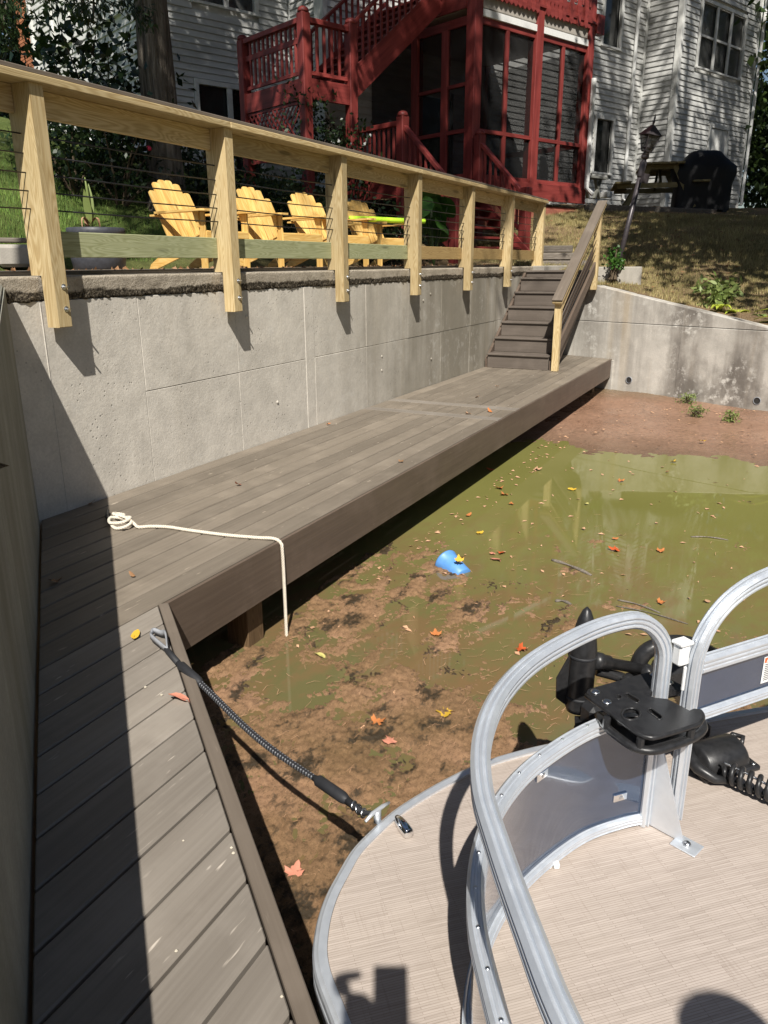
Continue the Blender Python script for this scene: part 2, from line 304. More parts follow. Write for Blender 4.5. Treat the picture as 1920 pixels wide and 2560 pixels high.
    m.col(c).bump(f, 0.8, 0.03).rough(m.rng(wet, 0.42, 0.6, 0.14, 0.6)); D['mud'] = m.m
    # murky pond water: suspended matter gives it its own colour
    m = N('pond_water', 0.03, 0.5); v = m.coord('Object', False)
    a = m.noise(v, 0.5, 3, 0.5); s2 = m.noise(v, 90, 2, 0.5)
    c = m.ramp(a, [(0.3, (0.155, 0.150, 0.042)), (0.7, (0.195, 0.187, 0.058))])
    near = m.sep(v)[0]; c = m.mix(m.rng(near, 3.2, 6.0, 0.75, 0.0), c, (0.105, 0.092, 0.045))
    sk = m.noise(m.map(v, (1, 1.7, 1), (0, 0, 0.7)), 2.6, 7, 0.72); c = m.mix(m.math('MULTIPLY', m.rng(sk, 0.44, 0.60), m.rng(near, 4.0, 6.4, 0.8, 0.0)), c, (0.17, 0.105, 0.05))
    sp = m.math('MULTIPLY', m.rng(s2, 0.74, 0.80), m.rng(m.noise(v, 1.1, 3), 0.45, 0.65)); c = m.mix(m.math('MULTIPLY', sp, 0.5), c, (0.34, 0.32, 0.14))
    m.col(c); m.b.inputs['IOR'].default_value = 1.33
    m.bump(m.noise(v, 1.6, 2, 0.4), 0.02, 0.05); m.rough(m.rng(m.noise(v, 0.8, 3), 0.4, 0.7, 0.015, 0.07)); D['water'] = m.m
    # floating weed
    m = N('algae_mat', 0.85, 0.2); v = m.coord('Object', False); f = m.math('ADD', m.math('MULTIPLY', m.noise(v, 150, 5, 0.85), 0.6), m.math('MULTIPLY', m.noise(m.map(v, (1, 1.9, 1), (0, 0, 0.7)), 34, 5, 0.8), 0.4)); a = m.noise(v, 2.2, 4, 0.6)
    c = m.ramp(a, [(0.25, (0.18, 0.11, 0.052)), (0.5, (0.27, 0.16, 0.085)), (0.75, (0.37, 0.215, 0.13))])
    c = m.mix(m.rng(f, 0.38, 0.50, 0.85, 0.0), c, (0.055, 0.040, 0.018)); c = m.mix(m.rng(f, 0.54, 0.66, 0, 0.6), c, (0.46, 0.31, 0.18)); pd = m.noise(m.map(v, (1, 1.6, 1), (0, 0, 0.7)), 4.2, 6, 0.7); c = m.mix(m.rng(pd, 0.52, 0.60, 0, 0.88), c, (0.028, 0.024, 0.016))
    m.col(c).bump(f, 0.8, 0.012).rough(m.rng(pd, 0.45, 0.62, 0.8, 0.35)); D['algae'] = m.m
    for nm, a, b in (('leaf_orange', (0.36, 0.10, 0.03), (0.58, 0.24, 0.08)), ('leaf_yellow', (0.48, 0.27, 0.02), (0.72, 0.48, 0.06)), ('leaf_brown', (0.20, 0.10, 0.045), (0.32, 0.18, 0.09)), ('leaf_tan', (0.45, 0.25, 0.14), (0.58, 0.36, 0.22)), ('leaf_red', (0.40, 0.06, 0.02), (0.55, 0.12, 0.03)), ('leaf_pink', (0.48, 0.17, 0.11), (0.62, 0.28, 0.19)), ('leaf_olive', (0.42, 0.38, 0.12), (0.55, 0.50, 0.18))):
        m = N(nm, 0.6, 0.3); v = m.coord(); f = m.noise(v, 40, 4, 0.6); m.col(m.ramp(f, [(0.3, a), (0.7, b)])).bump(f, 0.3, 0.004); D[nm] = m.m
    D['skin'] = plain('skin', (0.45, 0.26, 0.18), 0.55); D['shirt'] = plain('grey_shirt', (0.12, 0.14, 0.18), 0.85); D['shorts'] = plain('tan_shorts', (0.27, 0.22, 0.15), 0.85)
    D['hair'] = plain('brown_hair', (0.05, 0.03, 0.02), 0.7); D['shoe'] = plain('dark_shoe', (0.03, 0.03, 0.032), 0.7)
    D['roof'] = plain('roof_shingle', (0.10, 0.095, 0.09), 0.9, var=0.3, bump=0.5)
    D['pebble'] = plain('pale_chip', (0.5, 0.45, 0.36), 0.8)
    return D
MT = build_materials()

# ---------------------------------------------------------------- geometry helpers
WM = {}
def link(o, M=None, parent=None):
    COL.objects.link(o)
    M = M or Matrix.Identity(4)
    if parent is not None:
        o.parent = parent; o.matrix_parent_inverse = WM[parent].inverted()
    o.matrix_basis = M; WM[o] = M.copy(); return o
def mesh(name, V, F, mat, smooth=False):
    me = bpy.data.meshes.new(name); me.from_pydata([tuple(v) for v in V], [], [tuple(f) for f in F])
    if mat: me.materials.append(MT[mat] if isinstance(mat, str) else mat)
    if smooth: me.polygons.foreach_set('use_smooth', [True]*len(me.polygons))
    me.update(); return me
def obj(name, me, parent=None, M=None): return link(bpy.data.objects.new(name, me), M, parent)
def thing(name, label, cat, loc=(0, 0, 0), rz=0.0, group=None):
    o = bpy.data.objects.new(name, None); o.empty_display_size = 0.1
    link(o, Matrix.Translation(Vector(loc)) @ Matrix.Rotation(rz, 4, 'Z')); return tag(o, label, cat, group)
def tag(o, label, cat, group=None):
    o['label'] = label; o['category'] = cat
    if group: o['group'] = group
    return o
def kind(o, k): o['kind'] = k; return o

class B:
    """collects simple solids into one mesh"""
    def __init__(s): s.V = []; s.F = []; s.uv = None
    def add(s, V, F, M=None):
        b = len(s.V); s.V += [(M @ Vector(v)) if M else Vector(v) for v in V]; s.F += [tuple(i+b for i in f) for f in F]; return s
    def box(s, a, b, M=None):
        x0, y0, z0 = a; x1, y1, z1 = b
        V = [(x0, y0, z0), (x1, y0, z0), (x1, y1, z0), (x0, y1, z0), (x0, y0, z1), (x1, y0, z1), (x1, y1, z1), (x0, y1, z1)]
        return s.add(V, [(3, 2, 1, 0), (4, 5, 6, 7), (0, 1, 5, 4), (1, 2, 6, 5), (2, 3, 7, 6), (3, 0, 4, 7)], M)
    def prism(s, poly, h0, h1, M=None):
        n = len(poly); V = [(x, y, h0) for x, y in poly] + [(x, y, h1) for x, y in poly]
        F = [tuple(range(n-1, -1, -1)), tuple(range(n, 2*n))] + [(i, (i+1) % n, n+(i+1) % n, n+i) for i in range(n)]
        return s.add(V, F, M)
    def tube(s, path, r, seg=8, cap=True, M=None):
        P = [Vector(p) for p in path]; n = len(P); R = r if hasattr(r, '__len__') else [r]*n
        V = []; F = []; up = Vector((0, 0, 1)); prev = None
        for i, p in enumerate(P):
            t = (P[min(i+1, n-1)]-P[max(i-1, 0)]).normalized()
            if prev is None:
                a = up if abs(t.z) < 0.9 else Vector((1, 0, 0)); x = t.cross(a).normalized()
            else:
                x = (prev - t*prev.dot(t)); x = x.normalized() if x.length > 1e-6 else t.orthogonal().normalized()
            prev = x; y = t.cross(x)
            V += [p + (x*math.cos(2*math.pi*k/seg)+y*math.sin(2*math.pi*k/seg))*R[i] for k in range(seg)]
        for i in range(n-1):
            for k in range(seg):
                k2 = (k+1) % seg; F.append((i*seg+k, i*seg+k2, (i+1)*seg+k2, (i+1)*seg+k))
        if cap: F += [tuple(range(seg-1, -1, -1)), tuple(range((n-1)*seg, n*seg))]
        return s.add(V, F, M)
    def lathe(s, prof, seg=20, M=None):
        V = []; F = []
        for r, z in prof: V += [(r*math.cos(2*math.pi*k/seg), r*math.sin(2*math.pi*k/seg), z) for k in range(seg)]
        for i in range(len(prof)-1):
            for k in range(seg):
                k2 = (k+1) % seg; F.append((i*seg+k, i*seg+k2, (i+1)*seg+k2, (i+1)*seg+k))
        F += [tuple(range(seg-1, -1, -1)), tuple(range((len(prof)-1)*seg, len(prof)*seg))]
        return s.add(V, F, M)
    def sweep(s, path, prof, nrm, M=None):
        """prof: list of (n, w); nrm: horizontal normal per path point; w = nrm x tangent"""
        n = len(path); P = [Vector(p) for p in path]; k = len(prof); V = []; F = []
        for i, p in enumerate(P):
            t = (P[min(i+1, n-1)]-P[max(i-1, 0)]).normalized(); b = Vector(nrm[i]).normalized(); b = (b-t*b.dot(t)).normalized(); c = b.cross(t)
            V += [p+b*a+c*q for a, q in prof]
        for i in range(n-1):
            for j in range(k):
                j2 = (j+1) % k; F.append((i*k+j, i*k+j2, (i+1)*k+j2, (i+1)*k+j))
        F += [tuple(range(k-1, -1, -1)), tuple(range((n-1)*k, n*k))]
        return s.add(V, F, M)
    def build(s, name, mat, parent=None, M=None, smooth=False): return obj(name, mesh(name, s.V, s.F, mat, smooth), parent, M)

def chbox(L, Wd, T, c):
    hx, hy, hz = L/2, Wd/2, T/2; V = []; idx = {}
    for sx in (-1, 1):
        for sy in (-1, 1):
            for sz in (-1, 1):
                for ax in range(3):
                    p = [sx*(hx-c), sy*(hy-c), sz*(hz-c)]; p[ax] = (sx, sy, sz)[ax]*(hx, hy, hz)[ax]
                    idx[(sx, sy, sz, ax)] = len(V); V.append(tuple(p))
    F = []
    def q(*k): F.append(tuple(idx[x] for x in k))
    for s in (-1, 1):
        q((s, -1, -1, 0), (s, 1, -1, 0), (s, 1, 1, 0), (s, -1, 1, 0)); q((-1, s, -1, 1), (-1, s, 1, 1), (1, s, 1, 1), (1, s, -1, 1)); q((-1, -1, s, 2), (1, -1, s, 2), (1, 1, s, 2), (-1, 1, s, 2))
    for a in (-1, 1):
        for b in (-1, 1):
            q((a, b, -1, 0), (a, b, 1, 0), (a, b, 1, 1), (a, b, -1, 1)); q((a, -1, b, 0), (a, 1, b, 0), (a, 1, b, 2), (a, -1, b, 2)); q((-1, a, b, 1), (1, a, b, 1), (1, a, b, 2), (-1, a, b, 2))
            for c_ in (-1, 1): q((a, b, c_, 0), (a, b, c_, 1), (a, b, c_, 2))
    out = []
    for f in F:      # outward winding
        ps = [Vector(V[i]) for i in f]; nn = (ps[1]-ps[0]).cross(ps[2]-ps[0]); cen = sum(ps, Vector())/len(ps)
        out.append(f if nn.dot(cen) > 0 else f[::-1])
    return V, out
CACHE = {}
def bmesh_board(name, L, Wd, T, mat, c):
    k = (round(L, 4), round(Wd, 4), round(T, 4), mat, round(c, 4))
    if k not in CACHE: V, F = chbox(L, Wd, T, c); CACHE[k] = mesh(name, V, F, mat)
    return CACHE[k]
def frame(o, x, y, z):
    return Matrix(((x[0], y[0], z[0], o[0]), (x[1], y[1], z[1], o[1]), (x[2], y[2], z[2], o[2]), (0, 0, 0, 1)))
def board(name, a, b, width, thick, mat, parent, up=(0, 0, 1), c=0.003):
    """straight piece from a to b; thick is measured along `up`"""
    a, b = Vector(a), Vector(b); x = (b-a); L = x.length; x.normalize(); z = Vector(up); z = (z-x*z.dot(x)).normalized(); y = z.cross(x)
    return obj(name, bmesh_board(name, L, width, thick, mat, min(c, thick*0.3, width*0.3)), parent, frame((a+b)/2, x, y, z))
def block(name, mn, mx, mat, parent, F=None, c=0.003):
    F = F or Matrix.Identity(4); mn, mx = Vector(mn), Vector(mx); d = mx-mn; order = sorted(range(3), key=lambda i: -abs(d[i]))
    ax = [Vector([1 if j == i else 0 for j in range(3)]) for i in order]
    if ax[0].cross(ax[1]).dot(ax[2]) < 0: ax[2] = -ax[2]
    dm = [abs(d[i]) for i in order]
    return obj(name, bmesh_board(name, dm[0], dm[1], dm[2], mat, min(c, dm[2]*0.3)), parent, F @ frame((mn+mx)/2, *ax))
def crv(pts, n=8):
    P = [Vector(p) for p in pts]; P = [2*P[0]-P[1]] + P + [2*P[-1]-P[-2]]; out = []
    for i in range(1, len(P)-2):
        for k in range(n):
            t = k/n; a, b, c_, d = P[i-1], P[i], P[i+1], P[i+2]
            out.append(0.5*((2*b)+(c_-a)*t+(2*a-5*b+4*c_-d)*t*t+(-a+3*b-3*c_+d)*t**3))
    out.append(P[-2]); return out
def fbm(x, y, z=0.0, o=4): return mnoise.fractal(Vector((x, y, z)), 1.0, 2.0, o)

ZW = -0.55            # water level
ZB = -0.08            # boat floor

# ================================================================ SETTING: ground, mud, water
ctl = [(2.6, 0.3, 1.20), (0.9, -1.8, 0.72), (-1, -4, 0.25), (-4, -7, -0.3), (-8, -10, -0.9), (0, 2, 1.15), (-4, 0, 0.9), (-6, 6, 1.6),
       (3.2, 0.4, 1.30), (6, 0.4, 1.30), (9, 0.4, 1.30), (12, 0.4, 1.30), (4, 2.2, 1.32), (7, 2.6, 1.33), (10, 2.4, 1.33), (12.4, 1.6, 1.36),
       (4.8, 3.2, 1.42), (5.6, 3.9, 1.80), (8.5, 4.6, 2.02), (9.8, 5.0, 2.25), (11, 4, 1.75), (9, 8, 3.25), (13, 7, 3.2), (9.3, 10.5, 4.0), (12, 18, 5.2), (18, 9, 3.2),
       (12.7, -1.1, 1.08), (12.0, -3.2, 0.66), (11.0, -6, 0.2), (9.8, -9, -0.5), (13.4, 0.1, 1.36), (14.7, 0.8, 1.62), (18.7, 0.5, 2.50), (17, 3, 2.7), (15, 4, 2.6),
       (16, -2, 1.84), (20, -1.5, 2.50), (27, -0.8, 2.90), (24, 1, 2.90), (15, -7, 1.2), (20, -7, 2.1), (28, -6, 2.85), (35, -4, 3.1), (30, 6, 3.2), (22, 16, 3.4), (10, 20, 4), (-10, 20, 3.4), (-15, 5, 1.4), (40, 20, 4), (45, -15, 3.2), (20, -16, 0.6), (25, -25, 0.2), (0, 40, 5), (40, 45, 6)]
CP = np.array(ctl, float)
def _tps(r): return np.where(r > 1e-9, r*r*np.log(np.maximum(r, 1e-9)), 0)
_n = len(CP); _K = _tps(np.linalg.norm(CP[:, None, :2]-CP[None, :, :2], axis=2)) + np.eye(_n)*0.02
_P = np.c_[np.ones(_n), CP[:, :2]]; _A = np.block([[_K, _P], [_P.T, np.zeros((3, 3))]])
_W = np.linalg.solve(_A, np.r_[CP[:, 2], 0, 0, 0])
def ground(x, y):
    x = np.atleast_1d(np.asarray(x, float)); y = np.atleast_1d(np.asarray(y, float))
    r = np.hypot(x[:, None]-CP[None, :, 0], y[:, None]-CP[None, :, 1])
    return _tps(r) @ _W[:_n] + _W[_n] + _W[_n+1]*x + _W[_n+2]*y
def gz(x, y): return float(ground(x, y)[0])
LD = Vector((-0.655, -0.756, 0)).normalized()     # direction of the left wall and walkway, corner towards the lake
LN = Vector((0.756, -0.655, 0)).normalized()      # towards the pond
LC = Vector((2.93, 0.0, 0))
ED = Vector((-0.349, -0.937, 0)).normalized(); EP = Vector((12.492, -1.121, 0)); EN = Vector((-0.937, 0.349, 0))   # far wall: direction, point, normal to the pond
EC = Vector((12.86, -0.14, 0))
def in_pond(x, y, m=0.0):
    p = Vector((x, y, 0))
    return (p.y < -m) and ((p-LC).dot(LN) > m) and ((p-EP).dot(EN) > m)
def build_ground():
    xs = np.concatenate([np.arange(-40, -6, 2.0), np.arange(-6, 2, 0.4), np.arange(2, 20, 0.2), np.arange(20, 30, 0.5), np.arange(30, 72, 3.0)])
    ys = np.concatenate([np.arange(-40, -10, 2.0), np.arange(-10, -4.4, 0.4), np.arange(-4.4, 9, 0.2), np.arange(9, 20, 0.7), np.arange(20, 70, 3.0)])
    X, Y = np.meshgrid(xs, ys); Z = ground(X.ravel(), Y.ravel()).reshape(X.shape)
    V = []; nx = len(xs)
    for j in range(len(ys)):
        for i in range(nx):
            x, y = X[j, i], Y[j, i]; patio = (0.0 < y < 3.0 and 2.6 < x < 12.6)
            z = Z[j, i] + (0 if patio else 0.05*fbm(x*0.9, y*0.9, 0, 3))
            if patio: z = min(z, 1.30)
            if -0.3 < y <= 0.3 and 2.6 < x < 12.9: z = min(z, 1.1)
            V.append((x, y, z))
    F = []
    for j in range(len(ys)-1):
        for i in range(nx-1):
            cx, cy = (xs[i]+xs[i+1])/2, (ys[j]+ys[j+1])/2
            if in_pond(cx, cy, -0.16): continue
            a = j*nx+i; F.append((a, a+1, a+nx+1, a+nx))
    kind(obj('lawn', mesh('lawn', V, F, 'lawn', True)), 'structure')
build_ground()
def build_water():
    e1 = EP + ED*14; e0 = EP - ED*0.9 - EN*0.1
    P = [LC+LN*-0.1+Vector((0, 0.1, 0)), LC+LD*12-LN*0.1, Vector((-30, -30, 0)), Vector((-30, -90, 0)), Vector((40, -90, 0)), e1-EN*0.1, e0, Vector((12.9, 0.1, 0))]
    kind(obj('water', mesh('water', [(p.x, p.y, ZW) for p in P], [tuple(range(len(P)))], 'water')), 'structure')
build_water()
def build_mud():
    nx, ny = 150, 150; V = []; F = []
    for j in range(ny+1):
        for i in range(nx+1):
            x = 7.0+6.1*i/nx; y = 0.05-7.0*j/ny
            edge = 8.55+0.30*fbm(y*1.1, 3.0)+0.08*fbm(y*5, 1.0)+max(0, (-y-3.5))*0.35
            if y > -1.3: edge -= 0.5*(y+1.3)
            d = x-edge
            h = max(-0.12, min(d*0.02, 0.035)) if d < 2.2 else 0.035+min(0.12, max(0, d-2.6)*0.05)
            V.append((x, y, ZW+h+0.004*fbm(x*6, y*6)+0.003*fbm(x*22, y*22)))
    for j in range(ny):
        for i in range(nx): a = j*(nx+1)+i; F.append((a, a+nx+1, a+nx+2, a+1))
    kind(obj('mud_bank', mesh('mud_bank', V, F, 'mud', True)), 'structure')
build_mud()

# ================================================================ CONCRETE WALLS
def retaining_wall():
    t = thing('retaining_wall', 'long sunlit poured concrete retaining wall behind the lower dock, with form joints', 'wall', (7.9, 0.1, ZW))
    block('wall_core', (2.6, 0.012, -1.6), (13.3, 0.22, 1.235), 'wall', t, c=0.0)
    xs = [2.93, 3.90, 4.92, 5.90, 6.05, 7.05, 8.05, 9.02, 10.03, 11.04, 12.0, 12.95]
    r = random.Random(3)
    for i in range(len(xs)-1):
        whole = i in (0, 3); zz = [(-0.35, 1.228)] if whole else [(-0.35, 0.613), (0.617, 1.228)]
        for z0, z1 in zz:
            block('concrete_panel', (xs[i]+0.0018, -0.006+r.uniform(-0.003, 0.003), z0), (xs[i+1]-0.0018, 0.03, z1), 'wall', t, c=0.0025)
    # wooden formwork leaves two narrow ribs in the shaded corner
    for x in (3.14,): block('form_rib', (x, -0.0105, 0.0), (x+0.010, 0.0, 1.22), 'wall', t)
    # form tie stubs
    rr = random.Random(11)
    for k in range(7):
        x, z = rr.uniform(4.0, 11.5), rr.choice([rr.uniform(0.95, 1.1), rr.uniform(0.3, 0.5)])
        b = B(); b.lathe([(0.016, 0), (0.013, 0.006), (0.004, 0.010)], 8); b.build('form_tie', 'wall', t, Matrix.Translation((x, -0.006, z)) @ Matrix.Rotation(math.pi/2, 4, 'X'), True)
    # coping beam: smooth top, ragged honeycombed underside
    nx, nz = 700, 12; V = []; F = []; x0, x1 = 2.75, 13.4
    for i in range(nx+1):
        x = x0+(x1-x0)*i/nx; bot = 1.232+0.012*fbm(x*3.1, 1.0)+0.012*fbm(x*22, 2.0)
        for k in range(nz+1):
            f = k/nz; z = bot+(1.36-bot)*f
            amp = max(0, 1-f*1.7)
            y = -0.026 + 0.014*(1-f) - amp*0.010*fbm(x*24, z*26, 5.0) - amp*0.008*fbm(x*8, z*9, 2.0)
            if f > 0.93: y += 0.004
            V.append((x, y, z))
        V.append((x, 0.20, 1.362)); V.append((x, 0.05, bot-0.012))
    st = nz+3
    for i in range(nx):
        a = i*st
        for k in range(nz+1): F.append((a+k, a+st+k, a+st+k+1, a+k+1))
        F.append((a+st+nz+2, a+st, a, a+nz+2))
    o = obj('coping', mesh('coping', V, F, 'coping', True), t)
retaining_wall()
def far_wall():
    t = thing('far_wall', 'sloping concrete wall at the far end of the pond, streaked with dark and lime stains', 'wall', (11.8, -3, ZW))
    def top(s): return 1.085-0.187*s if s > 0 else 1.085
    def pt(s, n, z): p = EP+ED*s+EN*n; return (p.x, p.y, z)
    segs = [(-1.0, 0.02), (0.02, 1.45), (1.45, 3.0), (3.0, 4.6), (4.6, 7.0), (7.0, 10.5)]
    for i, (a, b) in enumerate(segs):
        for lo, hi in ((None, 0.55), (0.55, None)):
            za = (lambda s: -1.5) if lo is None else (lambda s: min(0.555, top(s)-0.02))
            zb = (lambda s: min(0.55, top(s)-0.025)) if hi is not None else top
            g = 0.0015; a2, b2 = a+g, b-g; m = 10; V = []; F = []
            pr = 0.004*((i*7+(0 if lo is None else 3)) % 3)
            for k in range(m+1):
                s = a2+(b2-a2)*k/m
                w_ = 0.006*fbm(s*2, 3) if hi is None else 0
                V += [pt(s, pr, za(s)), pt(s, pr, zb(s)-0.012), pt(s, pr-0.012, zb(s)+w_), pt(s, -0.17, zb(s)+w_), pt(s, -0.17, za(s))]
            for k in range(m):
                for q in range(5): q2 = (q+1) % 5; F.append((k*5+q, k*5+q2, (k+1)*5+q2, (k+1)*5+q))
            F += [(4, 3, 2, 1, 0), tuple(m*5+q for q in range(5))]
            obj('concrete_panel', mesh('concrete_panel', V, F, 'wall_far'), t)
    # drain pipes through the wall
    for px, py in ((1573, 950), (1893, 1002)):
        d = ray(px, py); tt = (EP-CAM).dot(EN)/d.dot(EN); p = CAM+d*tt
        b = B(); prof = [(0.052, -0.05), (0.052, 0.014), (0.044, 0.016), (0.044, -0.04)]; b.lathe(prof, 20)
        x = ED; z = EN; y = z.cross(x)
        pp = b.build('drain_pipe', 'grey_loop', t, frame(p, x, y, z), True)
        b = B(); b.lathe([(0.0435, 0.0), (0.0435, 0.009)], 16); b.build('pipe_shade_disc', 'shade_fill', pp, frame(p, x, y, z))  # dark disc stands in for the shade inside the pipe
    # thin footing ledge and corner pilaster by the dock
    a = EP+ED*0.03; bq = EP+ED*0.40
    block('pilaster', (0.03, -0.1, -1.5), (0.42, 0.03, -0.02), 'wall_far', t, frame(EP, ED, EN.cross(ED) if False else Vector((0, 0, 1)).cross(ED), Vector((0, 0, 1))) @ Matrix.Scale(-1, 4, (0, 1, 0)) if False else frame(EP, ED, EN, ED.cross(EN)) @ Matrix.Rotation(0, 4, 'X') if False else frame(EP, -ED, EN, Vector((0, 0, 1))) @ Matrix.Translation((-0.45, 0, 0)))
far_wall()
def left_wall():
    t = thing('side_wall', 'shaded mossy concrete wall along the walkway at the left edge', 'wall', (1.6, -1.6, 0))
    V = []; F = []; m = 40; Lm = 11.0
    for k in range(m+1):
        s = -0.35+(Lm+0.35)*k/m; top = 1.34-0.150*max(0, s); p = LC+LD*s
        for n, z in ((0.0, -1.6), (0.0, top-0.012), (-0.012, top), (-0.2, top), (-0.2, -1.6)):
            q = p+LN*n; V.append((q.x, q.y, z))
    for k in range(m):
        for q in range(5): q2 = (q+1) % 5; F.append((k*5+q2, k*5+q, (k+1)*5+q, (k+1)*5+q2))
    F += [(0, 1, 2, 3, 4), tuple(m*5+q for q in (4, 3, 2, 1, 0))]
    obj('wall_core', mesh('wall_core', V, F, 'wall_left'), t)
    s = 0.02; r = random.Random(5)
    while s < 10:           # board marks of the formwork
        s2 = s+r.uniform(2.2, 2.6); a, b = LC+LD*(s+0.003), LC+LD*(s2-0.003); ta, tb = 1.34-0.150*s-0.03, 1.34-0.150*s2-0.03; pr = r.uniform(0.004, 0.010)
        V = []
        for p, tp in ((a, ta), (b, tb)):
            for n in (-0.02, pr):
                q = p+LN*n; V += [(q.x, q.y, -0.4), (q.x, q.y, tp)]
        obj('concrete_panel', mesh('concrete_panel', V, [(2, 3, 7, 6), (1, 0, 4, 5), (3, 1, 5, 7), (0, 2, 6, 4), (0, 1, 3, 2), (6, 7, 5, 4)], 'wall_left'), t)
        s = s2
left_wall()

# ================================================================ DOCKS
PITCHB = 0.1445; BW = 0.1362; TB = 0.025
def lerp_x_on_left(y, n=0.0):         # x of the line parallel to the left wall at distance n, for a given y
    p0 = LC+LN*n; k = (y-p0.y)/LD.y; return p0.x+LD.x*k
WALKW = 0.545
def docks():
    t = thing('dock', 'long grey brown composite dock along the foot of the concrete wall', 'dock', (7.5, -0.75, 0))
    FX1 = 12.78
    def farx(y): return EP.x+ED.x*((y-EP.y)/ED.y)-0.012
    yb = -0.012
    seamA, seamB = (6.95, 7.09), (7.52, 7.66)
    for i in range(10):
        y0 = yb-PITCHB*i; y1 = y0-BW; ym = (y0+y1)/2
        xa = lerp_x_on_left(ym, 0.02); xe = farx(ym)
        for a, b in ((xa, seamA[0]-0.003), (seamA[1]+0.003, seamB[0]-0.003), (seamB[1]+0.003, xe)):
            # ends follow the walls they meet
            V, F = chbox(b-a, BW, TB, 0.0045)
            if a == xa: V = [(v[0]+((v[1])*LD.x/LD.y if v[0] < 0 else 0), v[1], v[2]) for v in V]
            if b == xe: V = [(v[0]+((v[1])*ED.x/ED.y if v[0] > 0 else 0), v[1], v[2]) for v in V]
            obj('deck_board', mesh('deck_board', V, F, 'dock'), t, Matrix.Translation(((a+b)/2, ym, -TB/2+rnd.uniform(-0.0008, 0.0008))))
    for a, b in (seamA, seamB): block('breaker_board', (a, yb-PITCHB*10+0.004, -TB), (b, yb, 0.0006), 'walk', t)
    # fascia along the pond edge
    xj = 2.36
    block('fascia_board', (xj, -1.476, -0.276), (12.40, -1.4585, -0.0005), 'fascia', t)
    block('rim_joist', (xj+0.06, -1.455, -0.25), (12.35, -1.415, -0.03), 'wet_post', t)
    for x in np.arange(3.4, 12.4, 1.15): block('joist', (x, -1.41, -0.25), (x+0.04, -0.02, -0.03), 'wet_post', t)
    for x, y in ((3.02, -1.40), (5.35, -0.95), (8.15, -0.95), (10.4, -0.95), (11.95, -1.30)): block('support_post', (x, y, -1.6), (x+0.14, y+0.14, -0.252), 'wet_post', t)
    # walkway
    t2 = thing('walkway', 'narrow composite walkway in the foreground, half in the shade of the side wall', 'dock', (1.2, -2.4, 0))
    i = 10
    while True:
        y0 = yb-PITCHB*i; y1 = y0-BW; ym = (y0+y1)/2
        if ym < -7.3: break
        sh = LD.x/LD.y
        xa, xb = lerp_x_on_left(ym, 0.02), lerp_x_on_left(ym, WALKW-0.048)
        V, F = chbox(xb-xa, BW, TB, 0.0045)
        V = [(v[0]+v[1]*sh, v[1], v[2]) for v in V]
        obj('deck_board', mesh('deck_board', V, F, 'walk'), t2, Matrix.Translation(((xa+xb)/2, ym, -TB/2+rnd.uniform(-0.0008, 0.0008))))
        i += 1
    a = LC+LN*(WALKW-0.022)
    s0 = (-1.462-a.y)/LD.y
    p0, p1 = a+LD*s0, a+LD*9.4
    board('edge_trim', (p0.x, p0.y, -0.0125), (p1.x, p1.y, -0.0125), 0.042, 0.026, 'railcap', t2)
    q = LC+LN*(WALKW-0.006); p0, p1 = q+LD*(s0-0.0), q+LD*9.4
    board('fascia_board', (p0.x, p0.y, -0.155), (p1.x, p1.y, -0.155), 0.016, 0.255, 'fascia', t2)
    for s in (2.7, 4.4, 6.1, 7.8):
        p = LC+LN*(WALKW-0.12)+LD*s; block('support_post', (-0.06, -0.06, -1.6), (0.06, 0.06, -0.03), 'wet_post', t2, Matrix.Translation((p.x, p.y, 0)))
docks()

